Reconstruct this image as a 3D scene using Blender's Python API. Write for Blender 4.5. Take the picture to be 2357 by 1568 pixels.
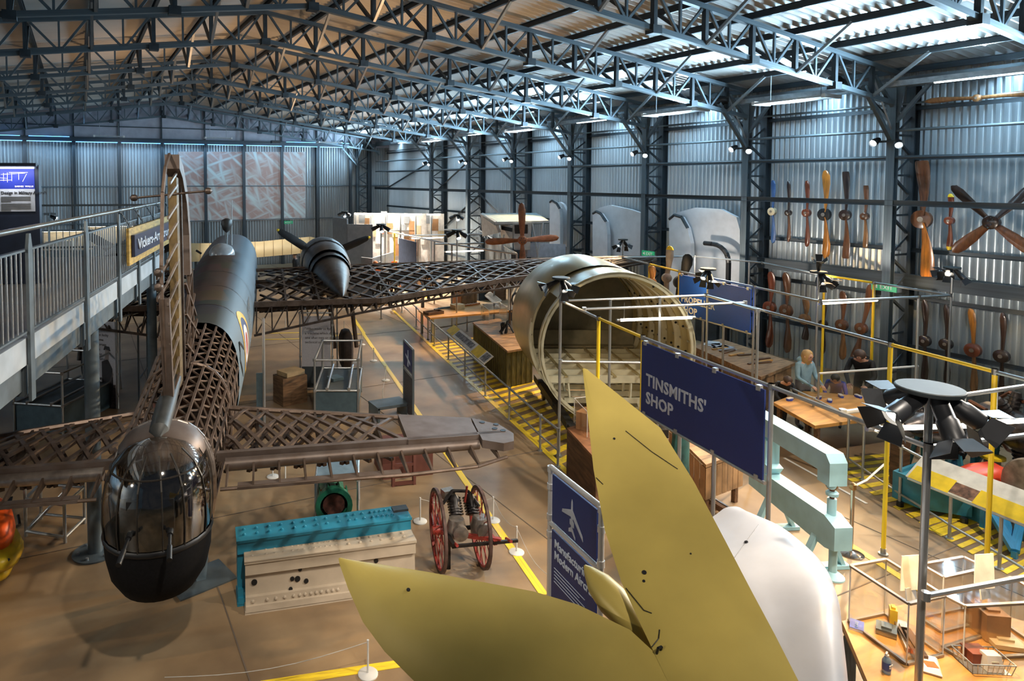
import bpy, bmesh, math, random
from mathutils import Vector, Matrix
random.seed(7)
for o in list(bpy.data.objects): bpy.data.objects.remove(o)
scene = bpy.context.scene
COL = scene.collection

# ------------------------------------------------------------------ camera
W_, H_ = 2357.0, 1568.0
FPX, CX, CY = 1547.0, 900.0, 487.0          # focal length and principal point (shift lens), in pixels
PITCH, YAW, HC = math.radians(2.72), math.radians(24.95), 5.15
cam = bpy.data.cameras.new('camera'); camo = bpy.data.objects.new('camera', cam); COL.objects.link(camo)
cam.sensor_fit = 'HORIZONTAL'; cam.sensor_width = 36.0
cam.lens = FPX / W_ * 36.0
cam.shift_x = (W_/2 - CX) / W_
cam.shift_y = -(H_/2 - CY) / W_
cam.clip_start = 0.05; cam.clip_end = 300
FW = Vector((math.sin(YAW)*math.cos(PITCH), math.cos(YAW)*math.cos(PITCH), -math.sin(PITCH)))
RT = Vector((math.cos(YAW), -math.sin(YAW), 0)); DN = FW.cross(RT); UPV = -DN
EYE = Vector((0, 0, HC))
M = Matrix((RT, UPV, -FW)).transposed().to_4x4(); M.translation = EYE
camo.matrix_world = M
scene.camera = camo
def ray(x, y): return RT*((x-CX)/FPX) + DN*((y-CY)/FPX) + FW
def atZ(x, y, z=0.0): d = ray(x, y); return EYE + d*((z-HC)/d.z)
def atX(x, y, v): d = ray(x, y); return EYE + d*(v/d.x)
def atY(x, y, v): d = ray(x, y); return EYE + d*(v/d.y)
def atD(x, y, t): return EYE + ray(x, y)*t
def depth(p): return (Vector(p)-EYE).dot(FW)

# ------------------------------------------------------------------ view, world
scene.view_settings.view_transform = 'Standard'; scene.view_settings.look = 'None'
scene.view_settings.gamma = 1.0; scene.view_settings.use_curve_mapping = False
scene.view_settings.exposure = 0.4
wd = bpy.data.worlds.new('world'); scene.world = wd; wd.use_nodes = True
wd.node_tree.nodes['Background'].inputs[0].default_value = (0.36, 0.42, 0.52, 1)
wd.node_tree.nodes['Background'].inputs[1].default_value = 0.07

# ------------------------------------------------------------------ lights (large ones)
WARM = (1.0, 0.66, 0.32); NEUT = (1.0, 0.88, 0.74); COOL = (0.50, 0.78, 1.0)
def look(o, p, q):
    d = (Vector(q)-Vector(p)).normalized()
    o.matrix_world = Matrix.Translation(Vector(p)) @ d.to_track_quat('-Z', 'Y').to_matrix().to_4x4()
def spot(p, q, w, ang=60, col=WARM, blend=0.6, size=0.08):
    l = bpy.data.lights.new('spot_light', 'SPOT'); l.energy = w; l.color = col
    l.spot_size = math.radians(ang); l.spot_blend = blend; l.shadow_soft_size = size
    o = bpy.data.objects.new('spot_light', l); COL.objects.link(o); look(o, p, q); return o
def area(p, q, w, sx, sy, col=NEUT, spread=180):
    l = bpy.data.lights.new('area_light', 'AREA'); l.energy = w; l.color = col; l.shape = 'RECTANGLE'
    l.size = sx; l.size_y = sy; l.spread = math.radians(spread)
    o = bpy.data.objects.new('area_light', l); COL.objects.link(o); look(o, p, q); return o
BAY = 3.81; YB = [9.44 + BAY*i for i in range(-2, 9)]      # frame lines along the hangar
XC, XO, XS = 17.45, 18.25, 18.45                           # column inner chord, outer chord, wall sheet
XR, ZR, ZE = 4.4, 9.4, 7.66                               # ridge, top of ridge chord, eave
YF = 40.0
SL = (ZR-ZE)/(XC-XR)
# cool strip lights along the right gutter, throwing light up the roof and down the wall
for i in range(len(YB)-1):
    yc = YB[i] + BAY/2
    wgt = 1.0 if yc < 26 else 0.75
    area((16.9, yc, 7.25), (12.8, yc, 8.55), 640*wgt, 0.12, 3.2, COOL, 150)
    area((17.0, yc, 7.05), (18.3, yc, 3.8), 60*wgt, 0.12, 3.2, COOL, 130)
# spotlights on the wall columns aimed over the floor; the nearest is added foreground fill
for (y, tx, ty, tz, w, ang, c_) in ((YB[0], 6.0, 5.0, 1.6, 3200, 60, NEUT), (YB[1], 3.0, 6.5, 0.5, 3000, 55, WARM), (YB[2], 4.5, 8.5, 0, 4200, 55, WARM), (YB[3], 6.5, 11.5, 0, 4600, 55, WARM),
                                    (YB[4], 8.0, 15.5, 0, 4200, 55, WARM), (YB[5], 9.0, 20.0, 0, 3600, 55, WARM), (YB[6], 9.0, 25.0, 0, 3200, 55, WARM), (YB[7], 9.0, 30.0, 0, 2200, 60, NEUT)):
    spot((17.15, y, 6.0), (tx, ty, tz), w*.9, ang, c_, .7, .12)
# lamps added along the unseen left side to brighten the left and foreground
for (y, tx, ty, tz, w) in ((3.0, 5.0, 4.8, 2.2, 2200), (13.0, 2.5, 12.0, 1.5, 900), (22.0, 2.0, 24.0, 1.0, 1000), (31.0, 3.0, 36.0, 1.5, 1200)):
    spot((-8.6, y, 6.0), (tx, ty, tz), w*.40, 75, NEUT, .8, .15)
# fill spots added at the near trusses, out of view, to brighten the foreground
for (p, q, w) in (((1.5, 1.8, 8.2), (2.6, 9.0, 0.6), 1100), ((7.5, 1.8, 8.0), (6.5, 5.5, 2.4), 1900), ((-1.5, 5.4, 8.0), (5.0, 15.5, 1.0), 1100), ((12.0, 1.8, 7.6), (11.5, 7.5, 0.8), 1500)):
    spot(p, q, w, 58, NEUT, .7, .12)
spot((3.2, -1.2, 7.9), (5.2, 4.0, 2.2), 1100, 48, NEUT, .8, .15)  # added fill spot behind the camera, brightening the olive fin
# warm upward spots added clear of the masts to tint the middle of the roof
for (x, y, tx, ty, w) in ((9.0, 13.5, 7.5, 13.0, 420), (8.0, 19.0, 6.0, 19.5, 420), (3.0, 21.0, 2.0, 22.0, 260), (9.0, 28.0, 7.0, 28.0, 300)):
    spot((x, y, 3.6), (tx, ty, 9.2), w, 110, (1.0, .60, .30), .9, .1)
# wall washers for the propeller display and the end wall
for y in (6.5, 10.0, 13.5): spot((15.2, y, 2.9), (18.4, y, 3.3), 170, 95, NEUT, .8, .06)
for x in (-3.0, 2.0, 10.5): spot((x, 36.2, 7.0), (x, 40.0, 4.6), 170, 90, (.85, .93, 1.0), .9, .15)
# ------------------------------------------------------------------ materials
MATS = {}
def mat(name, col, rough=0.6, metal=0.0, var=0.12, scale=6.0, bump=0.0, col2=None, spec=0.5, emit=0.0, ecol=None,
        alpha=1.0, trans=0.0, coat=0.0, stretch=None, detail=5.0):
    if name in MATS: return MATS[name]
    m = bpy.data.materials.new(name); m.use_nodes = True; nt = m.node_tree; N = nt.nodes; L = nt.links
    b = N['Principled BSDF']
    tc = N.new('ShaderNodeTexCoord'); mp = N.new('ShaderNodeMapping')
    if stretch: mp.inputs['Scale'].default_value = stretch
    L.new(tc.outputs['Object'], mp.inputs[0])
    nz = N.new('ShaderNodeTexNoise'); nz.inputs['Scale'].default_value = scale; nz.inputs['Detail'].default_value = detail
    L.new(mp.outputs[0], nz.inputs['Vector'])
    cr = N.new('ShaderNodeValToRGB')
    c2 = col2 if col2 else tuple(c*(1-var*1.6) for c in col)
    c1 = tuple(min(1, c*(1+var)) for c in col)
    cr.color_ramp.elements[0].color = (*c2, 1); cr.color_ramp.elements[1].color = (*c1, 1)
    cr.color_ramp.elements[0].position = 0.32; cr.color_ramp.elements[1].position = 0.68
    L.new(nz.outputs[0], cr.inputs[0]); L.new(cr.outputs[0], b.inputs['Base Color'])
    b.inputs['Roughness'].default_value = rough; b.inputs['Metallic'].default_value = metal
    b.inputs['Specular IOR Level'].default_value = spec
    if coat: b.inputs['Coat Weight'].default_value = coat; b.inputs['Coat Roughness'].default_value = 0.12
    if bump:
        bp = N.new('ShaderNodeBump'); bp.inputs['Strength'].default_value = bump; bp.inputs['Distance'].default_value = 0.02
        L.new(nz.outputs[0], bp.inputs['Height']); L.new(bp.outputs[0], b.inputs['Normal'])
    if emit: b.inputs['Emission Color'].default_value = (*(ecol or col), 1); b.inputs['Emission Strength'].default_value = emit
    if trans: b.inputs['Transmission Weight'].default_value = trans
    if alpha < 1: b.inputs['Alpha'].default_value = alpha
    MATS[name] = m; return m
def glassy(name, tint=(1, 1, 1), refl=0.12, rough=0.03):
    """thin clear sheet: mostly see-through with a fresnel sheen"""
    if name in MATS: return MATS[name]
    m = bpy.data.materials.new(name); m.use_nodes = True; nt = m.node_tree; N = nt.nodes; L = nt.links
    N.remove(N['Principled BSDF']); out = N['Material Output']
    t = N.new('ShaderNodeBsdfTransparent'); t.inputs[0].default_value = (*tint, 1)
    g = N.new('ShaderNodeBsdfGlossy'); g.inputs['Roughness'].default_value = rough
    nz = N.new('ShaderNodeTexNoise'); nz.inputs['Scale'].default_value = 3.0
    lw = N.new('ShaderNodeLayerWeight'); lw.inputs[0].default_value = .5
    pw = N.new('ShaderNodeMath'); pw.operation = 'POWER'; pw.inputs[1].default_value = 4.0; L.new(lw.outputs['Facing'], pw.inputs[0])
    ad = N.new('ShaderNodeMath'); ad.operation = 'MULTIPLY_ADD'; ad.inputs[1].default_value = refl*.7
    sc = N.new('ShaderNodeMath'); sc.operation = 'MULTIPLY_ADD'; sc.inputs[1].default_value = .5; sc.inputs[2].default_value = refl*.3; L.new(pw.outputs[0], sc.inputs[0])
    L.new(nz.outputs[0], ad.inputs[0]); L.new(sc.outputs[0], ad.inputs[2])
    mx = N.new('ShaderNodeMixShader'); L.new(ad.outputs[0], mx.inputs[0]); L.new(t.outputs[0], mx.inputs[1]); L.new(g.outputs[0], mx.inputs[2])
    L.new(mx.outputs[0], out.inputs[0]); MATS[name] = m; return m

# ------------------------------------------------------------------ objects
def wmat(o):
    m = o.matrix_basis.copy()
    if o.parent: m = wmat(o.parent) @ o.matrix_parent_inverse @ m
    return m
def attach(o, parent, local=False):
    if parent is None: return o
    o.parent = parent
    if not local: o.matrix_parent_inverse = wmat(parent).inverted()
    return o
def tag(o, label=None, cat=None, group=None, kind=None):
    if label: o['label'] = label
    if cat: o['category'] = cat
    if group: o['group'] = group
    if kind: o['kind'] = kind
    return o
def thing(name, label=None, cat=None, loc=(0, 0, 0), rotz=0.0, group=None, kind=None):
    o = bpy.data.objects.new(name, None); o.empty_display_size = 0.1; COL.objects.link(o)
    o.location = loc; o.rotation_euler = (0, 0, rotz)
    return tag(o, label, cat, group, kind)
def copy_tree(o, parent=None):
    c = o.copy(); COL.objects.link(c)
    if parent is not None: c.parent = parent
    for ch in list(o.children): copy_tree(ch, c)
    return c

def frame(p, q, up=None):
    """matrix with z from p to q"""
    p = Vector(p); q = Vector(q); z = (q-p); n = z.length; z = z/n if n > 1e-9 else Vector((0, 0, 1))
    u = Vector(up) if up is not None else (Vector((0, 0, 1)) if abs(z.z) < 0.95 else Vector((0, 1, 0)))
    x = u.cross(z)
    if x.length < 1e-6: x = Vector((1, 0, 0)).cross(z)
    x.normalize(); y = z.cross(x)
    return x, y, z, n
class MB:
    def __init__(s): s.v = []; s.f = []
    def add(s, vs, fs):
        k = len(s.v); s.v += [tuple(v) for v in vs]; s.f += [tuple(i+k for i in f) for f in fs]; return s
    def box(s, c, d, rz=0.0, M=None):
        x, y, z = d[0]/2, d[1]/2, d[2]/2; c = Vector(c); cs, sn = math.cos(rz), math.sin(rz)
        vs = []
        for dz in (-z, z):
            for dx, dy in ((-x, -y), (x, -y), (x, y), (-x, y)):
                vs.append(c + Vector((dx*cs-dy*sn, dx*sn+dy*cs, dz)))
        if M: vs = [M @ v for v in vs]
        return s.add(vs, [(3, 2, 1, 0), (4, 5, 6, 7), (0, 1, 5, 4), (1, 2, 6, 5), (2, 3, 7, 6), (3, 0, 4, 7)])
    def beam(s, p, q, w, h=None, up=None):
        h = h or w; x, y, z, n = frame(p, q, up); p = Vector(p); q = Vector(q); vs = []
        for e in (p, q):
            for a, b in ((-1, -1), (1, -1), (1, 1), (-1, 1)): vs.append(e + x*(a*w/2) + y*(b*h/2))
        return s.add(vs, [(3, 2, 1, 0), (4, 5, 6, 7), (0, 1, 5, 4), (1, 2, 6, 5), (2, 3, 7, 6), (3, 0, 4, 7)])
    def tube(s, p, q, r, r2=None, n=10, caps=True):
        r2 = r if r2 is None else r2; x, y, z, L = frame(p, q); p = Vector(p); q = Vector(q)
        vs = [e + (x*math.cos(6.28318*i/n) + y*math.sin(6.28318*i/n))*rr for e, rr in ((p, r), (q, r2)) for i in range(n)]
        fs = [(i, (i+1) % n, n+(i+1) % n, n+i) for i in range(n)]
        if caps: fs += [tuple(range(n-1, -1, -1)), tuple(range(n, 2*n))]
        return s.add(vs, fs)
    def path(s, pts, r, n=8, closed=False):
        for a, b in zip(pts, pts[1:] + ([pts[0]] if closed else [])): s.tube(a, b, r, n=n)
        return s
    def loft(s, rings, closed=True, cap0=True, cap1=True, flip=False):
        n = len(rings[0]); k = len(s.v); s.v += [tuple(v) for r in rings for v in r]
        for i in range(len(rings)-1):
            for j in range(n if closed else n-1):
                a, b = k+i*n+j, k+i*n+(j+1) % n
                f = (a, b, b+n, a+n); s.f.append(f[::-1] if flip else f)
        if cap0 and closed: s.f.append(tuple(k+j for j in (range(n) if flip else range(n-1, -1, -1))))
        if cap1 and closed: s.f.append(tuple(k+(len(rings)-1)*n+j for j in (range(n-1, -1, -1) if flip else range(n))))
        return s
    def lathe(s, prof, o=(0, 0, 0), ax=(0, 0, 1), n=20, cap0=True, cap1=True):
        o = Vector(o); x, y, z, _ = frame(o, o+Vector(ax))
        return s.loft([[o + z*h + (x*math.cos(6.28318*i/n) + y*math.sin(6.28318*i/n))*r for i in range(n)] for r, h in prof], True, cap0, cap1)
    def prism(s, poly, o, u, v, t):
        """polygon (a,b) in plane o+a*u+b*v, thickness t along u x v (centred)"""
        o, u, v = Vector(o), Vector(u), Vector(v); w = u.cross(v).normalized()*t/2; n = len(poly)
        A = [o+u*a+v*b-w for a, b in poly]; B = [o+u*a+v*b+w for a, b in poly]
        s.add(A+B, [tuple(range(n-1, -1, -1)), tuple(range(n, 2*n))] + [(i, (i+1) % n, n+(i+1) % n, n+i) for i in range(n)])
        return s
    def mesh(s, name, m, smooth=False, fix=False):
        me = bpy.data.meshes.new(name); me.from_pydata(s.v, [], s.f)
        if fix:
            bm = bmesh.new(); bm.from_mesh(me); bmesh.ops.recalc_face_normals(bm, faces=bm.faces); bm.to_mesh(me); bm.free()
        if m: me.materials.append(m)
        if smooth:
            for p in me.polygons: p.use_smooth = True
            try: me.set_sharp_from_angle(angle=math.radians(40))
            except Exception: pass
        me.update(); return me
    def build(s, name, m, parent=None, smooth=False, local=False, fix=False):
        o = bpy.data.objects.new(name, s.mesh(name, m, smooth, fix)); COL.objects.link(o)
        return attach(o, parent, local)
UNIT = {}
def unit(kind, m):
    k = (kind, m.name)
    if k not in UNIT:
        b = MB()
        if kind == 'box': b.box((0, 0, 0.5), (1, 1, 1))
        elif kind == 'ibeam':
            b.box((0, .46, .5), (1, .08, 1)).box((0, -.46, .5), (1, .08, 1)).box((0, 0, .5), (.1, .9, 1))
        elif kind == 'angle':
            b.box((0, -.44, .5), (1, .12, 1)).box((-.44, 0, .5), (.12, 1, 1))
        else: b.tube((0, 0, 0), (0, 0, 1), 0.5, n=int(kind[3:] or 8))
        UNIT[k] = b.mesh(kind, m, smooth=kind.startswith('rod'))
    return UNIT[k]
def bar(name, p, q, w, h, m, parent=None, kind='box', up=None, local=False):
    x, y, z, n = frame(p, q, up)
    o = bpy.data.objects.new(name, unit(kind, m)); COL.objects.link(o)
    R = Matrix((x*w, y*(h or w), z*n)).transposed().to_4x4(); R.translation = Vector(p); o.matrix_basis = R
    return attach(o, parent, local)
def rod(name, p, q, r, m, parent=None, n=8, local=False): return bar(name, p, q, 2*r, 2*r, m, parent, 'rod%d' % n, None, local)
def text(name, s, o, u, v, size, m, parent=None, t=0.003, bold=0.0, align='LEFT', sp=1.0, local=False, sx=1.0):
    """flat lettering: baseline start o, reading direction u, up v"""
    c = bpy.data.curves.new(name, 'FONT'); c.body = s; c.size = size; c.extrude = t; c.offset = bold; c.align_x = align
    c.space_character = sp; c.resolution_u = 2
    tmp = bpy.data.objects.new(name, c); COL.objects.link(tmp)
    dg = bpy.context.evaluated_depsgraph_get(); me = bpy.data.meshes.new_from_object(tmp.evaluated_get(dg))
    bpy.data.objects.remove(tmp); bpy.data.curves.remove(c)
    me.name = name; me.materials.clear(); me.materials.append(m)
    ob = bpy.data.objects.new(name, me); COL.objects.link(ob)
    u, v = Vector(u).normalized(), Vector(v).normalized(); w = u.cross(v)
    R = Matrix((u*sx, v, w)).transposed().to_4x4(); R.translation = Vector(o); ob.matrix_basis = R
    return attach(ob, parent, local)

# palette
STEEL = mat('painted steel', (0.04, 0.052, 0.062), 0.5, 0.3, 0.25, 4)
STEELL = mat('grey steel', (0.105, 0.135, 0.155), 0.45, 0.4, 0.15, 4)
GALV = mat('galvanised tube', (0.40, 0.42, 0.43), 0.35, 0.75, 0.15, 9)
SHEET = mat('corrugated zinc', (0.42, 0.48, 0.52), 0.34, 0.6, 0.10, 1.0, stretch=(1, 1, 0.25))
ROOFM = mat('roof sheet', (0.50, 0.48, 0.45), 0.5, 0.25, 0.06, 0.5, stretch=(.3, 3, 1))
WHITE = mat('white paint', (0.60, 0.60, 0.58), 0.5, 0, 0.05, 5)
BLACK = mat('black metal', (0.012, 0.013, 0.015), 0.45, 0.2, 0.2, 6)
YELLOW = mat('yellow paint', (0.80, 0.55, 0.02), 0.4, 0, 0.1, 6)
NAVY = mat('navy panel', (0.007, 0.021, 0.125), 0.5, 0, 0.06, 60)
LETTER = mat('pale lettering', (0.55, 0.63, 0.75), 0.6, 0, 0.03, 5)
DARKTXT = mat('dark print', (0.03, 0.03, 0.035), 0.6, 0, 0.03, 5)
LAMPC = mat('cool lamp', (1, 1, 1), 0.5, emit=10, ecol=(0.8, 0.93, 1.0))
LAMPW = mat('warm lamp', (1, 1, 1), 0.5, emit=14, ecol=(1.0, 0.9, 0.74))
TUBEL = mat('fluorescent tube', (1, 1, 1), 0.5, emit=9, ecol=(1.0, 0.88, 0.68))
# ------------------------------------------------------------------ the setting
def corrugated(p0, along, up, length, height, n_out, pitch=0.15, amp=0.032, rows=1, sub=6):
    """corrugated sheet: waves run across 'along', ribs along 'up'"""
    p0, along, up, n_out = Vector(p0), Vector(along), Vector(up), Vector(n_out)
    n = max(2, int(length/pitch*sub)); b = MB(); rings = []
    for r in range(rows+1):
        rings.append([p0 + along*(length*i/n) + up*(height*r/rows) + n_out*(amp*math.sin(6.28318*(length*i/n)/pitch)) for i in range(n+1)])
    return b.loft(rings, closed=False)
CONC = mat('polished concrete', (0.27, 0.187, 0.105), 0.40, 0, 0.20, 1.1, bump=0.02, col2=(0.175, 0.118, 0.068), spec=0.35, detail=9)
b = MB(); b.box((4.6, 17.5, -0.1), (29, 46.5, 0.2))
floor = tag(b.build('floor', CONC), 'brown polished concrete hangar floor with yellow walkway lines', kind='structure')
JOINT = mat('floor joint', (0.13, 0.10, 0.075), 0.7)
for x in (1.5, 6.0, 10.5, 15.0): bar('floor_joint', (x, -4, 0.002), (x, 40, 0.002), 0.015, 0.006, JOINT, floor)
for y in (5.0, 10.2, 15.2, 20.4, 25.5, 30.5): bar('floor_joint', (-8, y, 0.002), (18, y, 0.002), 0.015, 0.006, JOINT, floor)
LINEY = mat('floor line paint', (0.85, 0.62, 0.03), 0.35, 0, 0.12, 9, col2=(0.62, 0.43, 0.04))
def fline(p, q, w=0.11, m=LINEY, name='floor_line'):
    p, q = Vector(p), Vector(q); return bar(name, p+Vector((0, 0, .004)), q+Vector((0, 0, .004)), w, 0.006, m, floor)
# walkway lines (traced on the floor plane)
fline(atZ(808, 724), atZ(838, 768)); fline(atZ(838, 768), atZ(780, 772), .07)
fline(atZ(836, 768), atZ(1252, 1370)); fline(atZ(836, 768), atZ(700, 778), .07)
fline(atZ(905, 715), atZ(1290, 1072)); fline(atZ(608, 768), atZ(690, 766), .07); fline(atZ(608, 782), atZ(690, 780), .07)
fline(atZ(600, 1578), atZ(930, 1527)); fline(atZ(1290, 1072), atZ(1370, 1150))
fline(atZ(1805, 1160), atZ(2020, 1295)); fline(atZ(2020, 1295), atZ(2120, 1360))
WLINE = mat('white floor line', (0.6, 0.6, 0.58), 0.4)
fline(atZ(1805, 1055), atZ(1995, 1160), .05, WLINE)
# hatched safety zones
def hatch(quad, n, fill=0.5):
    a, b_, c, d = [Vector(q) for q in quad]       # a-b one long side, d-c the other
    for i in range(n):
        t0, t1 = (i+.15)/n, (i+.15+fill)/n
        mb = MB(); sh = 0.6/n
        pts = [a.lerp(b_, t0), a.lerp(b_, t1), d.lerp(c, min(1, t1+sh*.5)), d.lerp(c, min(1, t0+sh*.5))]
        mb.add([p+Vector((0, 0, .003)) for p in pts]+[p+Vector((0, 0, .008)) for p in pts], [(3, 2, 1, 0), (4, 5, 6, 7), (0, 1, 5, 4), (1, 2, 6, 5), (2, 3, 7, 6), (3, 0, 4, 7)])
        mb.build('hatch_stripe', LINEY, floor, fix=True)
hatch([atZ(985, 790), atZ(1300, 1075), atZ(1420, 1005), atZ(1085, 775)], 26)
hatch([atZ(1880, 1060), atZ(2175, 1240), atZ(2290, 1190), atZ(2030, 1040)], 11)
hatch([atZ(2130, 1215), atZ(2357, 1345), atZ(2440, 1290), atZ(2210, 1180)], 9)

# ---- right wall
ORD = ['nearest', 'second', 'third', 'fourth', 'fifth', 'sixth', 'seventh', 'eighth', 'ninth']; ORD[0] = 'first'
wall_right = thing('wall_right', 'long corrugated metal side wall with dark girts', loc=(XS, 18, 0), kind='structure')
ybs = [-5.8, -2.0] + YB
for i in range(len(ybs)-1):
    y0 = ybs[i]; y1 = min(ybs[i+1], YF)
    if y1 < 2: continue
    corrugated((XS, y0, 0), (0, 1, 0), (0, 0, 1), y1-y0, 7.75, (-1, 0, 0)).build('panel', SHEET, wall_right, smooth=True)
    for z in (1.1, 2.3, 3.45, 5.67, 6.86):
        bar('girt', (XO-.02, y0, z), (XO-.02, y1, z), 0.07, 0.10, STEEL, wall_right, 'angle')
for z, x, r in ((6.30, XC, .035), (5.67, XC-.02, .04), (6.98, XO-.1, .03)):
    rod('conduit', (x, 1.8, z), (x, YF-.2, z), r, STEELL if z > 6 else STEEL, wall_right)
bar('rail', (XC-.05, 1.8, 4.6), (XC-.05, YF-.1, 4.6), 0.10, 0.13, STEEL, wall_right, 'ibeam')
bar('eave_beam', (XC+.1, 1.8, 7.42), (XC+.1, YF-.1, 7.42), 0.16, 0.24, STEELL, wall_right)
# dark shelf beam under the upper row of propellers
bar('shelf_beam', (XO-.12, 4, 2.72), (XO-.12, 14.8, 2.72), 0.14, 0.30, STEEL, wall_right)
# wind bracing in the far bays
for (ya, za, yb, zb) in ((YB[8]-.1, 6.6, YF-.3, 4.6), (YB[7]+.1, 6.6, YB[6], 4.6), (YB[7]+.1, 4.5, YB[6]-.8, 2.0), (YB[7]-.1, 4.5, YB[8]+1, 2.0), (YB[7]+.1, 6.6, YB[8]+.6, 4.6)):
    bar('wind_brace', (XO-.1, ya, za), (XO-.1, yb, zb), 0.12, 0.10, STEEL, wall_right, 'angle')

def lattice_column(y, label, group='lattice columns along the side wall'):
    c = thing('lattice_column', label, loc=(XC, y, 0), kind='structure')
    bar('inner_chord', (0, 0, 0), (0, 0, 7.3), 0.18, 0.17, STEELL, c, 'ibeam', up=(1, 0, 0), local=True)
    bar('outer_chord', (XO-XC, 0, 0), (XO-XC, 0, 7.6), 0.20, 0.24, STEEL, c, 'ibeam', up=(1, 0, 0), local=True)
    w = XO-XC-.1; z = .5
    while z < 6.9:
        bar('strut', (.05, 0, z), (w, 0, z), .05, .05, STEEL, c, 'angle', local=True)
        bar('diagonal', (.05, 0, z+.03), (w, 0, z+.44), .055, .055, STEEL, c, 'angle', local=True)
        bar('diagonal', (.05, 0, z-.03), (w, 0, z-.44), .055, .055, STEEL, c, 'angle', local=True)
        z += .95
    # branching head and knee brace to the truss
    b = MB().prism([(-.10, 6.55), (.10, 6.55), (.24, 7.35), (-.24, 7.35)], (0, 0, 0), (0, 1, 0), (0, 0, 1), .03); b.build('gusset', STEELL, c, local=True)
    for s in (-1, 1): bar('head_brace', (0, s*.05, 6.5), (0, s*.75, 7.35), .09, .07, STEELL, c, local=True)
    bar('knee_brace', (0, .0, 6.0), (-1.2, 0, 7.28), .09, .08, STEELL, c, local=True)
    rod('drop_tie', (-.05, 0, 6.3), (-.9, .0, 7.6), .02, GALV, c, local=True)
    return c
colproto = None
for i, y in enumerate(YB[1:9]):
    lb = 'dark steel lattice column of the side wall, %s from the far corner' % ORD[7-i]
    if colproto is None: colproto = lattice_column(y, lb)
    else:
        c = copy_tree(colproto); c.location = (XC, y, 0); c['label'] = lb
c = copy_tree(colproto); c.location = (XC-1.3, YF-.25, 0); c['label'] = 'dark steel lattice column standing in the far right corner'

# ---- far wall
FARM = mat('far wall zinc', (0.30, 0.32, 0.33), 0.45, 0.3, 0.15, 1.2, stretch=(1, 1, 0.25))
wall_far = thing('wall_far', 'corrugated end wall with dark posts', loc=(4.6, YF, 0), kind='structure')
xs = [-9.4, -7.0, -4.75, -2.47, -.17, 2.09, 4.32, 6.70, 8.93, 11.25, 13.5, 15.7, 18.45]
for a, c in zip(xs, xs[1:]):
    corrugated((a, YF, 0), (1, 0, 0), (0, 0, 1), c-a, 7.2, (0, -1, 0), pitch=.16, amp=.034).build('panel', FARM, wall_far, smooth=True)
    bar('post', (a, YF-.12, 0), (a, YF-.12, 7.2), .16, .14, STEEL, wall_far, up=(0, 1, 0))
for z in (1.2, 2.75, 4.77):
    bar('girt', (-9.4, YF-.06, z), (18.4, YF-.06, z), .05, .06, STEELL, wall_far)
bar('eave_beam', (-9.4, YF-.25, 7.32), (17.4, YF-.25, 7.32), .18, .22, STEEL, wall_far)
GABLE = mat('gable sheet', (0.36, 0.36, 0.42), 0.6, 0, 0.10, 2)
for i in range(12):
    a, c = xs[i], xs[i+1]; za, zc = [ZR+.05-SL*abs(x-XR) for x in (a, c)]
    MB().prism([(a, 7.2), (c, 7.2), (c, zc), (a, za)], (0, YF, 0), (1, 0, 0), (0, 0, 1), .03).build('gable_panel', GABLE, wall_far)
    bar('gable_mullion', (a, YF-.08, 7.2), (a, YF-.08, za), .07, .07, STEEL, wall_far, up=(0, 1, 0))
bar('gable_rail', (-4, YF-.08, 8.05), (13, YF-.08, 8.05), .05, .05, STEEL, wall_far)
# blue light line under the end wall eave
BLUEL = mat('blue light strip', (0.2, 0.5, 1.0), 0.5, emit=5, ecol=(0.10, 0.42, 1.0))
strip = thing('light_strip', 'blue glowing light strip along the top of the end wall', 'light strip', (4, YF-.3, 7.15))
for i in range(1, 11):
    a, c = xs[i], xs[i+1]
    bar('tube', (a+.1, YF-.42, 7.16), (c-.1, YF-.42, 7.16), .025, .025, BLUEL, strip)
    if i < 4 or i > 8: bar('tube', (a+.2, YF-.42, 7.42), (c-.2, YF-.42, 7.42), .02, .02, BLUEL, strip)
area((2, YF-.6, 7.1), (2, YF-.1, 4.5), 110, 12, .1, (0.35, 0.65, 1.0), 140)
area((12, YF-.6, 7.1), (12, YF-.1, 4.5), 30, 8, .1, (0.35, 0.65, 1.0), 140)

# ---- left and rear walls (outside the frame)
wall_left = MB().box((-9.5, 17, 3.85), (.1, 46, 7.7)).build('wall_left', SHEET); tag(wall_left, 'plain corrugated side wall left of the frame', kind='structure')

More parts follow.
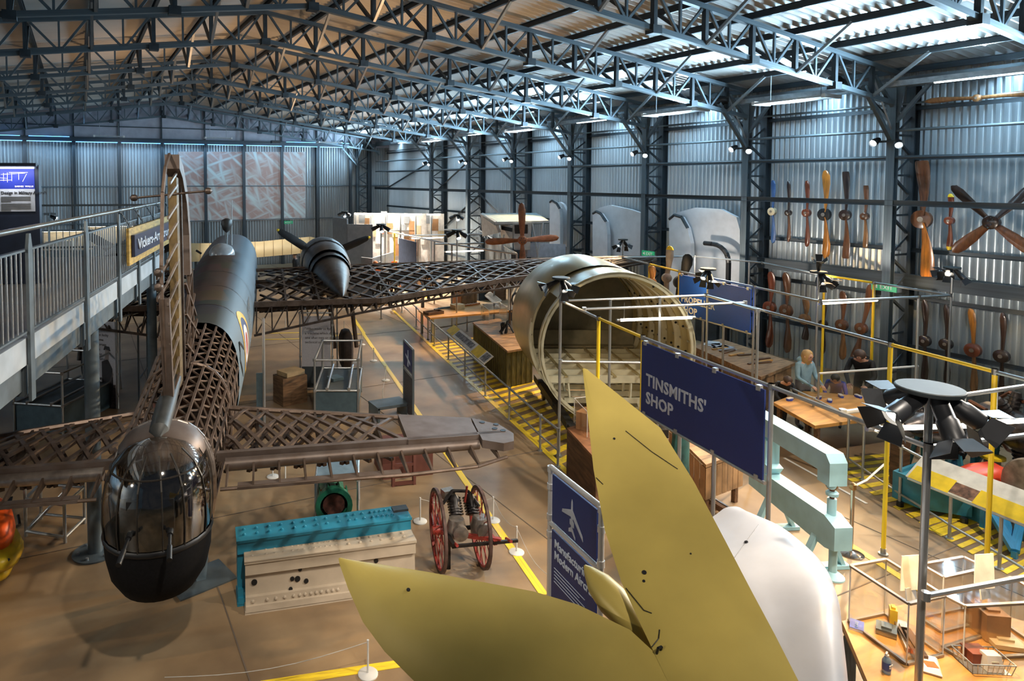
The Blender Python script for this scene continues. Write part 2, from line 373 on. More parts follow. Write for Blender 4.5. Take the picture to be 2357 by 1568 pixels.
# ---- roof
roof = thing('ceiling', 'pitched corrugated hangar roof on steel purlins', loc=(XR, 18, ZR), kind='structure')
for s in (1, -1):
    x1 = XR + s*14.25; hyp = math.hypot(14.25, 14.25*SL); up = Vector((s*14.25, 0, -14.25*SL)).normalized()
    for i in range(len(ybs)-1):
        y0, y1 = ybs[i], min(ybs[i+1], YF)
        if y1 < 2: continue
        corrugated((XR, y0, ZR+.26), (0, 1, 0), up, y1-y0, hyp, (0, 0, 1), pitch=.20, amp=.045, rows=1, sub=6).build('roof_sheet', ROOFM, roof, smooth=True)
for k in range(-10, 11):
    x = XR+1.35*k; z = ZR-SL*abs(x-XR)+.15
    bar('purlin', (x, 1.0, z), (x, YF, z), .07, .14, STEEL, roof, 'ibeam')
RIDGE_T = .72
def truss(y, label):
    t = thing('roof_truss', label, loc=(0, y, 0), kind='structure'); hw = XC-XR+.1
    for s in (1, -1):
        X = lambda k: XR+s*1.35*k
        ZT = lambda k: ZR-SL*1.35*k; ZB = lambda k: ZT(k)-RIDGE_T
        n = hw/1.35
        bar('top_chord', (XR, 0, ZT(0)), (XR+s*hw, 0, ZT(n)), .11, .10, STEELL, t, local=True)
        bar('bottom_chord', (XR, 0, ZB(0)), (XR+s*hw, 0, ZB(n)), .11, .10, STEELL, t, local=True)
        for k in range(0, 10):
            if k or s > 0: bar('post', (X(k), 0, ZB(k)), (X(k), 0, ZT(k)), .09, .09, STEEL, t, 'angle', local=True)
            if k < 9:
                bar('hanger', (X(k+.5), 0, ZB(k+.5)), (X(k+.5), 0, ZT(k+.5)), .045, .045, STEELL, t, local=True)
                bar('diagonal', (X(k+.08), 0, ZT(k)-.05), (X(k+.46), 0, ZB(k+.5)+.05), .05, .05, STEELL, t, local=True)
                bar('diagonal', (X(k+.54), 0, ZB(k+.5)+.05), (X(k+.92), 0, ZT(k+1)-.05), .05, .05, STEELL, t, local=True)
            MB().box((X(k), 0, ZB(k)-.02), (.22, .20, .16)).build('node_plate', STEEL, t, local=True) if k % 2 == 0 else None
            if k or s > 0:
                bar('purlin_strut', (X(k), .03, ZB(k)), (X(k), 1.15, ZT(k)+.1), .07, .07, STEEL, t, local=True)
                if k % 2: bar('purlin_strut', (X(k), -.03, ZB(k)), (X(k), -1.15, ZT(k)+.1), .06, .06, GALV, t, local=True)
        bar('end_diagonal', (XR+s*(hw-.9), 0, ZT(n)-.1), (XR+s*hw, 0, ZB(n)-.2), .07, .07, STEELL, t, local=True)
    return t
tproto = None
for i, y in enumerate(YB[1:9]):
    lb = 'dark lattice steel roof truss spanning the hangar, %s from the end wall' % ORD[7-i]
    if tproto is None: tproto = truss(y, lb)
    else:
        c = copy_tree(tproto); c.location = (0, y, 0); c['label'] = lb
c = copy_tree(tproto); c.location = (0, YF-.5, 0); c['label'] = 'dark lattice steel roof truss against the end wall gable'
# ---- strip light channels along the gutter
def striplight(y0, y1, label):
    t = thing('strip_light', label, 'light', (16.75, (y0+y1)/2, 7.3), group='strip lights along the eave')
    MB().box((0, 0, 0), (.20, y1-y0, .12)).build('channel', GALV, t, local=True)
    MB().box((.0, 0, -.065), (.06, (y1-y0)*.45, .03)).build('diffuser', LAMPC, t, local=True)
    return t
for i in range(1, 9):
    striplight(YB[i]+.25, min(YB[i+1], 39.7)-.25 if i+1 < len(YB) else 39.6, 'cool white strip light under the eave in the %s bay from the end wall' % ORD[8-i])
# ---- white heater panels
HEATM = mat('heater grey', (.34, .35, .36), .5)
def heater(c, d, label):
    t = thing('radiant_heater', label, 'heater', c, group='white heater panels under the roof')
    MB().box((0, 0, 0), d).build('panel', HEATM, t, local=True)
    L = max(d[0], d[1]); ax = 0 if d[0] > d[1] else 1
    for s in (-1, 1):
        e = [0, 0, 0]; e[ax] = s*(L/2-.04); dd = [d[0]*1.02, d[1]*1.02, .09]; dd[ax] = .09
        MB().box(e, dd).build('end_cap', WHITE, t, local=True)
        a = [0, 0, .04]; a[ax] = s*(L/2-.3); bq = list(a); bq[2] = .7
        rod('hanger', a, bq, .012, GALV, t, 5, local=True)
    return t
for px, py, L, n in ((1829, 231, 1.9, 'nearest'), (1552, 259, 2.0, 'second nearest'), (1206, 299, 1.9, 'third nearest'), (1001, 323, 1.9, 'farthest')):
    p = atX(px, py, 16.3); heater(p, (.62, L, .05), 'white heater panel hung along the side wall, %s to the camera' % n)
for px, py, n in ((251, 314, 'leftmost'), (502, 318, 'middle'), (758, 328, 'rightmost')):
    p = atY(px, py, 38.2); heater(p, (1.5, .5, .05), 'white heater panel below the end wall gable, %s of three' % n)
# ---- spotlights clamped on the columns
CAN = mat('lamp can', (0.02, 0.022, 0.026), 0.4, 0.3)
def can(parent, p, q, r=.075, L=.26, lens=LAMPC, name='lamp', barn=False, local=False):
    """spot lamp can from p pointing to q with lens and yoke"""
    p, q = Vector(p), Vector(q); d = (q-p).normalized()
    b = MB(); b.lathe([(r*.55, -.02), (r*.8, .03), (r*.85, L*.5), (r, L*.55), (r, L)], p, d, 12, True, False)
    h = b.build(name, CAN, parent, True, local)
    MB().lathe([(r*.9, L-.035), (r*.9, L-.03)], p, d, 12).build('lens', lens, h, local=local)
    if barn:
        x, y, z, _ = frame(p, p+d)
        for a, c in ((x, y), (-x, y), (y, x), (-y, x)):
            o = p+d*L+a*r*.9; bb = MB(); e = (d*.9+a*.75).normalized()*.15
            bb.add([o-c*r, o+c*r, o+c*r*1.35+e, o-c*r*1.35+e]+[v+a*.006 for v in (o-c*r, o+c*r, o+c*r*1.35+e, o-c*r*1.35+e)], [(0, 1, 2, 3), (7, 6, 5, 4), (0, 4, 5, 1), (1, 5, 6, 2), (2, 6, 7, 3), (3, 7, 4, 0)])
            bb.build('barn_door', CAN, h, local=local)
    return h
for i, y in enumerate(YB[1:9]):
    t = thing('column_spotlights', 'pair of lit spotlights on the side wall column, %s from the far corner' % ORD[7-i], 'spotlight', (XC-.15, y, 6.05), group='spotlights on the wall columns')
    MB().box((XC-.12, y, 6.05), (.06, .5, .05)).build('bracket', STEEL, t)
    can(t, (XC-.2, y-.2, 6.05), (XC-2.5, y-2.0, 4.4), .08, .24)
    can(t, (XC-.2, y+.2, 6.10), (XC-2.6, y+.3, 5.0), .085, .24)
# ------------------------------------------------------------------ the stripped bomber
AGED = mat('aged alloy', (0.14, 0.10, 0.078), 0.42, 0.55, 0.35, 7, col2=(0.10, 0.07, 0.05))
AGEDD = mat('dark aged alloy', (0.075, 0.055, 0.043), 0.45, 0.5, 0.35, 7, col2=(0.028, 0.02, 0.017))  # darker alloy; the shade on the wings is put into this colour
PLATE = mat('corroded plate', (0.14, 0.112, 0.098), 0.5, 0.45, 0.25, 5, col2=(0.12, 0.085, 0.065), bump=.05)
OCHRE = mat('ochre primer', (0.12, 0.08, 0.028), 0.55, 0.1, 0.3, 6)
PALET = mat('bright alloy tube', (0.45, 0.38, 0.33), 0.3, 0.8, 0.2, 8)
def camo_mat():
    m = mat('camouflage dope', (0.07, 0.06, 0.05), 0.55, 0, 0.2, 1.0, col2=(0.045, 0.055, 0.05), spec=.22)
    nt = m.node_tree; N = nt.nodes; L = nt.links; b = N['Principled BSDF']
    tc = N.new('ShaderNodeTexCoord'); sp = N.new('ShaderNodeSeparateXYZ'); L.new(tc.outputs['Object'], sp.inputs[0])
    nz = N.new('ShaderNodeTexNoise'); nz.inputs['Scale'].default_value = .55; nz.inputs['Detail'].default_value = 1; L.new(tc.outputs['Object'], nz.inputs['Vector'])
    gt = N.new('ShaderNodeMath'); gt.operation = 'GREATER_THAN'; gt.inputs[1].default_value = .5; L.new(nz.outputs[0], gt.inputs[0])
    mx = N.new('ShaderNodeMixRGB'); mx.inputs[1].default_value = (0.085, 0.05, 0.032, 1); mx.inputs[2].default_value = (0.035, 0.038, 0.033, 1); L.new(gt.outputs[0], mx.inputs[0])
    # grey panels towards the nose, lit blue-grey sheen painted on the right flank
    vo = N.new('ShaderNodeTexVoronoi'); vo.inputs['Scale'].default_value = 1.6; vo.distance = 'CHEBYCHEV'; L.new(tc.outputs['Object'], vo.inputs['Vector'])
    g2 = N.new('ShaderNodeMixRGB'); g2.blend_type = 'MULTIPLY'; g2.inputs[0].default_value = .35; L.new(mx.outputs[0], g2.inputs[1]); L.new(vo.outputs['Color'], g2.inputs[2])
    cr = N.new('ShaderNodeMapRange'); cr.inputs[1].default_value = 12.2; cr.inputs[2].default_value = 12.6; L.new(sp.outputs[0], cr.inputs[0])
    m3 = N.new('ShaderNodeMixRGB'); m3.inputs[2].default_value = (0.16, 0.16, 0.17, 1); L.new(cr.outputs[0], m3.inputs[0]); L.new(g2.outputs[0], m3.inputs[1])
    fl = N.new('ShaderNodeMapRange'); fl.inputs[1].default_value = -.25; fl.inputs[2].default_value = -.5; L.new(sp.outputs[1], fl.inputs[0])
    m4 = N.new('ShaderNodeMixRGB'); m4.inputs[2].default_value = (0.09, 0.125, 0.155, 1); L.new(fl.outputs[0], m4.inputs[0]); L.new(m3.outputs[0], m4.inputs[1])
    L.new(m4.outputs[0], b.inputs['Base Color']); return m
CAMO = camo_mat()
PERSPEX = glassy('perspex', (0.72, 0.70, 0.66), 0.40, 0.06)
ac = thing('bomber_aircraft', 'stripped twin-engine bomber with bare lattice wings and camouflaged forward fuselage', 'aircraft')
AHD, APT = math.radians(14.3), math.radians(1.55)
fwv = Vector((math.sin(AHD)*math.cos(APT), math.cos(AHD)*math.cos(APT), math.sin(APT))); rtv = Vector((math.cos(AHD), -math.sin(AHD), 0)); upv = rtv.cross(fwv)
Ma = Matrix((fwv, -rtv, upv)).transposed().to_4x4(); Ma.translation = Vector((.55, 6.67, 1.83))
ac.rotation_mode = 'QUATERNION'; ac.location = Ma.translation; ac.rotation_quaternion = Ma.to_quaternion()
def interp(tab, x):
    if x <= tab[0][0]: return tab[0][1:]
    for a, c in zip(tab, tab[1:]):
        if x <= c[0]:
            t = (x-a[0])/(c[0]-a[0]); return tuple(p+(q-p)*t for p, q in zip(a[1:], c[1:]))
    return tab[-1][1:]
SEC = [(0.5, .50, .62, -.85), (2, .57, .66, -.95), (3, .61, .68, -1.02), (5, .70, .76, -1.10), (8, .80, .92, -1.2), (11, .87, 1.02, -1.28), (15, .88, 1.05, -1.25), (17, .84, 1.0, -1.1), (18.3, .66, .82, -.85), (19.0, .42, .5, -.5), (19.3, .12, .15, -.15)]
def fus(x, th, off=0.0):
    """fuselage point at station x, angle th from the top (positive to starboard)"""
    w, zt, zb = interp(SEC, x); c = (zt+zb)/2; h = (zt-zb)/2; e = .82
    sy, cz = math.sin(th), math.cos(th)
    y = -(w+off)*math.copysign(abs(sy)**e, sy); z = c+(h+off)*math.copysign(abs(cz)**e, cz)
    return Vector((x, y, z))
# forward skin
rings = []; NS = 36
for i in range(33):
    r = []
    for j in range(NS):
        th = 6.28318*j/NS; xs_ = 5.1-1.1*(1-math.cos(th))*.5 if th <= math.pi else 5.1-1.1*(1-math.cos(th))*.5
        x = xs_ + (19.3-xs_)*(i/32)**.9; r.append(fus(x, th))
    rings.append(r)
skin = MB().loft(rings, cap0=False).build('fuselage_skin', CAMO, ac, True, True)
for xq in (6.3, 7.8, 9.3, 10.8, 12.4, 14, 15.6):
    MB().loft([[fus(xq+d, 6.28318*j/NS, .004) for j in range(NS)] for d in (-.012, .012)], cap0=False, cap1=False).build('panel_seam', AGEDD, skin, local=True)
# rear geodetic lattice: longerons (parts) and zig-zag members (too many to pick apart)
NL = 26
for j in range(NL):
    th = 6.28318*(j+.5)/NL; b = MB(); pts = [fus(.95+(5.0-1.1*(1-math.cos(th))*.5-.95)*k/5, th) for k in range(6)]
    for a, c in zip(pts, pts[1:]): b.beam(a, c, .028, .03)
    b.build('longeron', AGED, ac, local=True)
z = MB()
for j in range(NL):
    t0, t1 = 6.28318*(j+.5)/NL, 6.28318*(j+1.5)/NL; xe = 5.0-1.1*(1-math.cos(t0))*.5; x = .95; s = 0
    while x < xe-.16:
        z.beam(fus(x, t0 if s else t1, -.02), fus(x+.17, t1 if s else t0, -.02), .022, .022); x += .17; s ^= 1
z.build('geodetic_lattice', AGED, ac, local=True)['kind'] = 'stuff'
for x in (.95, 1.02, 3.0):
    MB().path([fus(x, 6.28318*j/30, .01) for j in range(30)], .028, 6, True).build('frame_hoop', PALET if x < 2 else AGED, ac, True, True)
# floor walkway inside the tail so the lattice does not look hollow
MB().box((3.0, 0, -.75), (4.0, .5, .03)).build('catwalk', AGEDD, ac, local=True)
# tail turret
BOWL = mat('black turret bowl', (0.006, 0.006, 0.007), 0.8, 0, 0.2, 40, spec=.15)
tur = MB().lathe([(.10, -1.0), (.24, -.97), (.38, -.88), (.48, -.72), (.525, -.52), (.535, -.31)], (.56, 0, 0), (0, 0, 1), 28, True, False).build('turret_bowl', BOWL, ac, True, True)
dome = MB().lathe([(.53, -.30), (.545, -.1), (.54, .1), (.50, .3), (.42, .45), (.28, .57), (.10, .63)], (.56, 0, 0), (0, 0, 1), 28, False, True).build('turret_dome', PERSPEX, ac, True, True)
MB().lathe([(.54, -.335), (.552, -.32), (.552, -.29), (.54, -.275)], (.56, 0, 0), (0, 0, 1), 28, False, False).build('dome_ring', BLACK, ac, True, True)
FRM = mat('turret frame', (0.03, 0.026, 0.022), 0.5, 0.3)
def dome_pt(az, z):
    prof = [(-.30, .53), (-.1, .545), (.1, .54), (.3, .50), (.45, .42), (.57, .28), (.63, .10)]; r = interp([(a, c) for a, c in prof], z)[0]+.006
    return Vector((.56-r*math.cos(az), r*math.sin(az), z))
for az in (-1.9, -1.15, -.62, -.22, .22, .62, 1.15, 1.9):
    b = MB(); zz = [-.30, -.1, .1, .3, .45, .57]
    for a, c in zip(zz, zz[1:]): b.beam(dome_pt(az, a), dome_pt(az, c), .015, .010)
    b.build('glazing_bar', FRM, dome, local=True)
b = MB()
for k in range(16): b.beam(dome_pt(-1.6+.2*k, .40), dome_pt(-1.4+.2*k, .40), .018, .012)
b.build('glazing_bar', FRM, dome, local=True)
MB().lathe([(.46, .36), (.44, .46), (.36, .57), (.2, .65), (.05, .67)], (.86, 0, 0), (0, 0, 1), 24, False, True).build('turret_cap', PLATE, ac, True, True)
for s in (-1, 1):
    MB().box((.10, s*.17, -.02), (.05, .10, .48)).build('gun_slot', BLACK, dome, local=True)
    g = MB().tube((.55, s*.17, -.02), (.0, s*.19, -.10), .03).tube((.0, s*.19, -.10), (-.28, s*.22, -.17), .016).tube((-.14, s*.205, -.135), (-.30, s*.222, -.175), .026)
    g.build('gun', BLACK, ac, True, True)
MB().box((.66, 0, -.35), (.5, .62, .6)).box((.8, 0, .08), (.3, .5, .5)).box((.5, .28, -.05), (.3, .12, .35)).box((.5, -.28, -.05), (.3, .12, .35)).build('turret_seat', mat('turret innards', (.05, .045, .04), .5, .4, .4, 14), ac, local=True)
# spine fairing over the turret
MB().loft([[Vector((x, w*math.sin(a), zc+h*math.cos(a))) for a in [k*.3927 for k in range(16)]] for x, w, zc, h in ((.62, .03, .62, .03), (.7, .10, .66, .09), (1.2, .11, .74, .10), (1.9, .09, .80, .08), (2.3, .05, .80, .05))]).build('spine_fairing', mat('fairing grey', (.045, .047, .045), .5, .1, .2, 8), ac, True, True)
# fin and rudder
def xz(x, z_, y=0): return Vector((x, y, z_))
TEp = [(1.34, .60), (1.10, 1.98), (1.10, 2.35), (1.30, 3.14), (1.55, 3.42), (1.9, 3.57)]
LEp = [(1.9, 3.57), (2.3, 3.42), (2.75, 3.05), (3.1, 2.55), (3.4, 1.9), (3.75, 1.2), (4.2, .75)]
b = MB().path([xz(x, zz) for x, zz in TEp], .022, 6); b.build('rudder_edge', AGED, ac, True, True)
MB().prism([(1.31, .62), (1.10, 1.98), (1.18, 1.98), (1.40, .62)], (0, -.02, 0), (1, 0, 0), (0, 0, 1), .11).build('rudder_tab', PLATE, ac, local=True)
MB().prism([(1.9, 3.57), (2.3, 3.42), (2.75, 3.05), (3.0, 2.55), (3.06, 1.95), (2.86, 1.95), (2.82, 2.5), (2.6, 2.95), (2.2, 3.28), (1.9, 3.40)], (0, -.03, 0), (1, 0, 0), (0, 0, 1), .17).build('fin_leading_edge', PLATE, ac, local=True)
MB().prism([(1.95, .7), (1.95, 3.3), (2.15, 3.28), (2.25, .7)], (0, -.02, 0), (1, 0, 0), (0, 0, 1), .10).build('rudder_post', OCHRE, ac, local=True)
MB().beam((2.45, -.02, .72), (2.35, -.02, 3.2), .08, .12).build('fin_post', AGEDD, ac, local=True)
for zz in (.85, 1.05, 1.3, 1.52, 1.75, 1.98, 2.22, 2.45, 2.7, 2.92, 3.15, 3.3):
    t = interp([(q, p) for p, q in TEp], zz)[0]
    MB().beam((t, -.06, zz-.06), (2.1, -.06, zz+.05), .022, .03).build('rudder_rib', PALET if zz > 1 else AGED, ac, local=True)
    if zz < 2.3: MB().beam((t, .05, zz), (2.1, .05, zz+.02), .02, .05).build('rudder_rib', AGED, ac, local=True)
MB().path([xz(x, zz, -.03) for x, zz in LEp[3:]], .035, 6).build('fin_edge', AGED, ac, True, True)
zz0 = [(2.9, 1.95), (3.05, 1.6), (3.2, 1.3), (3.35, 1.0), (3.5, .78)]
for yy in (-.09, .06):
    for (xa, za), (xb, zb) in (((2.5, 1.9), (3.75, 1.2)), ((2.5, 1.5), (3.3, 1.95)), ((2.5, 1.1), (3.6, 1.55)), ((2.5, 1.5), (4.1, .82)), ((2.5, 1.1), (3.3, .75)), ((2.5, .78), (3.9, 1.1)), ((2.9, 2.0), (2.9, .75)), ((3.3, 1.95), (3.3, .75))):
        MB().beam((xa, yy, za), (xb, yy, zb), .03, .03).build('fin_brace', AGED, ac, local=True)
MB().tube((1.95, -.42, 3.13), (1.95, .40, 3.05), .014).build('balance_arm', AGEDD, ac, True, True)
for y, zz in ((-.44, 3.13), (.42, 3.05)): MB().lathe([(.005, -.05), (.035, -.03), (.042, 0), (.035, .03), (.005, .05)], (1.95, y, zz), (0, 1, 0), 12).build('balance_weight', AGEDD, ac, True, True)
for zz in (2.12, 2.28): MB().lathe([(.005, -.05), (.04, -.03), (.05, 0), (.04, .03), (.005, .05)], (1.08, .03, zz), (1, 0, 0), 12).build('hinge_boss', AGEDD, ac, True, True)

# tailplanes
def tailplane(s):
    n = []
    def P3(x, y, z=.12): return (x, s*y, z)
    LE = lambda y: 2.72-(y-.65)*.335 if y < 3.83 else 1.66-(y-3.83)*2.2
    HG = 1.2
    b = MB().path([Vector(P3(LE(y), y)) for y in (.62, 2, 3, 3.75)], .035, 6); b.build('tailplane_leading_edge', AGED, ac, True, True)
    MB().beam(P3(HG, .55), P3(HG, 3.95), .07, .10).build('tailplane_spar', PLATE, ac, local=True)
    MB().tube(P3(HG-.10, .65, .06), P3(HG-.10, 3.65, .07), .075, .055, 12).build('elevator_tube', PALET if s > 0 else PLATE, ac, True, True)
    for dz, dd in ((.14, 0), (-.08, .12)):
        yv = .24+dd
        while yv < 2.75:
            for sg in (1, -1):
                ya, yb = (yv, yv+.62) if sg > 0 else (yv+.62, yv)
                if max(ya, yb) > 2.85: continue
                if max(ya, yb) < .75: continue
                pa_, pb_ = Vector(P3(HG, ya, dz)), Vector(P3(LE(max(yb, .65))-.02, yb, dz*.7+.02))
                if ya < .64: pa_ = pa_.lerp(pb_, (.64-ya)/(yb-ya))
                if yb < .64: pb_ = pa_.lerp(pb_, (ya-.64)/(ya-yb))
                mid = (pa_+pb_)/2+Vector((0, 0, .03 if dz > 0 else -.03))
                MB().beam(pa_, mid, .045, .035).beam(mid, pb_, .045, .035).build('lattice_member', AGED, ac, local=True)
            yv += .27
    for y in (1.0, 1.75, 2.5): MB().beam(P3(HG, y, .02), P3(LE(y), y, .06), .03, .16).build('tailplane_rib', AGEDD, ac, local=True)
    # plated outer part and pierced tip
    def plate(poly, nm):
        q = poly if s < 0 else poly[::-1]
        MB().prism([(x, s*y) for x, y in q], (0, 0, .12), (1, 0, 0), (0, 1, 0), .10).build(nm, PLATE, ac, local=True)
    plate([(1.98, 2.82), (1.15, 2.78), (1.15, 3.66), (1.70, 3.72)], 'tip_panel')
    plate([(1.69, 3.74), (1.0, 3.66), (.86, 3.88), (.90, 4.02), (1.12, 4.10), (1.42, 4.02)], 'tip_cap')
    for x, y in ((1.52, 3.83), (1.30, 3.92), (1.42, 3.98), (1.22, 4.0)): MB().lathe([(.035, 0), (.035, .004)], P3(x, y, .172), (0, 0, 1), 12).build('lightening_hole', BLACK, ac, local=True)
    TE = [(.64, .62), (.64, 1.6), (.62, 2.7), (.68, 3.5), (.86, 3.92)]
    MB().path([Vector(P3(x, y, .0)) for x, y in TE], .02, 6).build('elevator_edge', AGED, ac, True, True)
    MB().prism([(.62, .8), (.62, 2.6), (.74, 2.6), (.74, .8)] if s > 0 else [(.62, -2.6), (.62, -.8), (.74, -.8), (.74, -2.6)], (0, 0, .0), (1, 0, 0), (0, 1, 0), .03).build('trim_tab', PLATE, ac, local=True)
    for k in range(12):
        y = .68+k*.285; x = interp([(q, p) for p, q in TE], y)[0]
        MB().prism([(HG-.08, .11), (HG-.08, -.02), (x, -.012), (x, .012)], P3(0, y, 0), (1, 0, 0), (0, 0, 1), .022).build('elevator_rib', AGED, ac, local=True)
    return
tailplane(-1); tailplane(1)

# wings
def wing(s):
    LEW = [(.85, 13.6, .22), (3.9, 13.75, .28), (9.2, 12.75, .5), (11.8, 12.35, .58), (12.75, 12.0, .62)]
    HIN = [(.85, 9.7, .12), (3.9, 9.6, .14), (7.5, 10.8, .32), (12.0, 11.6, .58), (12.75, 11.8, .62)]
    TEW = [(.85, 8.9, -.48), (3.45, 9.3, -.12), (5.4, 9.95, 0), (7.9, 10.45, .18), (12.4, 11.55, .56), (12.75, 11.8, .62)]
    def S(y, t, low=0):
        xa, za = interp(LEW, y); xb, zb = interp(HIN, y); x = xa+(xb-xa)*t
        th = .62*(1-y/14)*(1 if low == 0 else 1)
        z_ = za+(zb-za)*t + (.16*math.sin(math.pi*min(1, t+.1))*(1-y/16) if not low else -th*math.sin(math.pi*(.12+.76*t)))
        return Vector((x, s*y, z_))
    nm = 'wing_lattice'
    for low in (0, 1):
        b = MB(); W = .06 if not low else .05
        y = .9-3.0; T = 8
        while y < 12.6:
            for sg in (1, -1):
                pts = []
                for k in range(T+1):
                    yy = y + (3.0*k/T if sg > 0 else 3.0*(T-k)/T)
                    if .85 <= yy <= 12.7: pts.append(S(yy, k/T, low))
                for a, c in zip(pts, pts[1:]): b.beam(a, c, W, .05)
            y += .58 if y < 9 else .45
        o = b.build('wing_lattice', AGEDD, ac, local=True); o['kind'] = 'stuff'; o['label'] = 'diamond lattice of the %s wing %s surface' % ('right' if s < 0 else 'left', 'lower' if low else 'upper')
    b = MB().path([S(y, 0) for y in (.85, 3.9, 6.5, 9.2, 11.8, 12.5)], .05, 8); b.build('wing_leading_edge', AGED, ac, True, True)
    b = MB()
    ys = [.85, 2.4, 3.9, 5.7, 7.5, 9.7, 12, 12.7]
    for a, c in zip(ys, ys[1:]): b.beam(S(a, 1)-Vector((0, 0, .05)), S(c, 1)-Vector((0, 0, .05)), .07, .13)
    b.build('rear_spar', AGED, ac, local=True)
    for t, r in ((.36, .055), (.5, .07)):
        b = MB()
        for a, c in zip(ys, ys[1:]): b.tube(S(a, t)-Vector((0, 0, .18*(1-a/14))), S(c, t)-Vector((0, 0, .18*(1-c/14))), r, n=8)
        b.build('main_spar', AGEDD, ac, True, True)
    for y in (1.6, 2.4, 4.2, 5.6, 7.0, 8.4, 9.8, 11.2):
        b = MB()
        for k in range(6):
            b.beam(S(y, k/6), S(y, (k+1)/6), .05, .04).beam(S(y, k/6, 1), S(y, (k+1)/6, 1), .05, .04).beam(S(y, k/6), S(y, (k+.5)/6, 1), .025, .025).beam(S(y, (k+.5)/6, 1), S(y, (k+1)/6), .025, .025)
        b.build('wing_rib', AGEDD, ac, local=True)
    # flap and aileron frame
    def TEq(y): x, z_ = interp(TEW, y); return Vector((x, s*y, z_))
    b = MB(); yy = [.85, 2, 3.45, 5.4, 7.9, 10, 12.4, 12.7]
    for a, c in zip(yy, yy[1:]): b.beam(TEq(a), TEq(c), .04, .05)
    b.build('flap_edge', AGEDD, ac, local=True)
    y = .9; k = 0
    while y < 12.4:
        a = S(y, 1)-Vector((0, 0, .1)); c = TEq(y); lo = S(y, .97, 1)-Vector((0, 0, .05))
        q = MB().beam(a, c, .03, .045).beam(lo, c, .03, .03).beam(a, lo, .03, .03)
        if y < 9: q.beam(S(y+.34, 1)-Vector((0, 0, .1)), c, .022, .022)
        q.build('flap_rib', AGEDD, ac, local=True); y += .36; k += 1
    def web(y0, y1):
        b = MB(); a0, a1 = S(y0, .99)-Vector((0, 0, .08)), S(y1, .99)-Vector((0, 0, .08)); c0, c1 = S(y0, .97, 1), S(y1, .97, 1)
        pts = [a0, a1, c1, c0]; b.add(pts+[p+Vector((.02, 0, 0)) for p in pts], [(0, 1, 2, 3), (7, 6, 5, 4), (0, 4, 5, 1), (1, 5, 6, 2), (2, 6, 7, 3), (3, 7, 4, 0)])
        b.build('spar_web', AGEDD, ac, local=True, fix=True)
    web(.85, 3.9); web(3.9, 7.5)
wing(-1); wing(1)
# engines
COWL = mat('cowl metal', (0.075, 0.068, 0.062), 0.42, 0.35, 0.3, 5, col2=(0.04, 0.038, 0.036))
for s in (-1, 1):
    o = (0, s*2.97, .30); X1 = (1, 0, 0)
    MB().lathe([(.0, 9.62), (.06, 9.8), (.17, 10.3), (.34, 11.1), (.47, 11.9), (.54, 12.5), (.56, 12.7)], (0, s*2.97, .22), X1, 28, False, False).build('nacelle_cone', COWL, ac, True, True)
    MB().lathe([(.585, 12.55), (.60, 12.7), (.60, 13.1), (.58, 13.2)], (0, s*2.97, .25), X1, 28, False, False).build('nacelle_band', BLACK, ac, True, True)
    MB().lathe([(.62, 13.1), (.69, 13.5), (.72, 14.2), (.70, 14.5)], o, X1, 28, False, False).build('nacelle', COWL, ac, True, True)
    MB().lathe([(.66, 14.35), (.75, 14.42), (.77, 14.9), (.74, 15.4), (.62, 15.62), (.50, 15.62)], o, X1, 28, True, True).build('cowl_ring', mat('cowl ring', (.05, .05, .05), .4, .5, .3, 6), ac, True, True)
    hub = MB().lathe([(.16, 15.5), (.16, 15.8), (.08, 16.0), (.01, 16.05)], o, X1, 16).build('propeller_hub', BLACK, ac, True, True)
    for dy, dz in ((1.45, .95), (-1.60, .66), (.15, -1.7)):
        d = Vector((0, dy, dz)).normalized(); e = Vector((0, -d.z, d.y)); oo = Vector((15.72, s*2.97, .30)); rg = []
        for t, w, tw in ((.1, .05, .9), (.35, .12, .8), (.8, .16, .55), (1.3, .14, .4), (1.62, .10, .3), (1.74, .03, .25)):
            c = oo+d*t; ch = e*math.cos(tw)+Vector((1, 0, 0))*math.sin(tw); nn = d.cross(ch)
            rg.append([c+ch*w*math.cos(a)+nn*(.03 if t > .2 else .05)*math.sin(a) for a in [k*.7854 for k in range(8)]])
        bl = MB().loft(rg).build('propeller_blade', BLACK, ac, True, True)
        MB().lathe([(.045, 1.68), (.05, 1.72), (.02, 1.765)], oo, d, 10).build('blade_tip', YELLOW, bl, local=True)
    # main wheel and leg
    MB().lathe([(.12, -.16), (.40, -.16), (.52, -.10), (.55, 0), (.52, .10), (.40, .16), (.12, .16)], (11.4, s*3.25, -1.83-.31+.55), (0, 1, 0), 28).build('main_wheel', mat('tyre rubber', (.05, .035, .03), .8, 0, .2, 10), ac, True, True)
    for d in (-.3, .3): MB().tube((11.4, s*3.25+d, -1.57), (11.6, s*3.1+d, -.1), .06).build('undercarriage_leg', AGED, ac, True, True)
# masts and bubble on the spine
MB().lathe([(.01, -.24), (.10, -.16), (.165, 0), (.14, .12), (.05, .17)], (13.0, -.05, 1.70), (.25, 0, 1), 18).build('direction_finder', COWL, ac, True, True)
MB().tube((13.0, -.03, 1.02), (13.0, -.05, 1.5), .04).build('finder_mast', GALV, ac, True, True)
MB().tube((13.6, -.15, 1.0), (13.6, -.18, 2.35), .02, .01).build('aerial_mast', WHITE, ac, True, True)
MB().lathe([(.34, 0), (.33, .10), (.26, .22), (.12, .30), (.01, .32)], (11.9, .02, .98), (0, 0, 1), 20).build('astrodome', mat('milky perspex', (.6, .62, .64), .15, 0, .1, 5, trans=.4), ac, True, True)
MB().tube((12.5, .62, .95), (12.6, .75, 1.02), .03).build('vent', BLACK, ac, True, True)
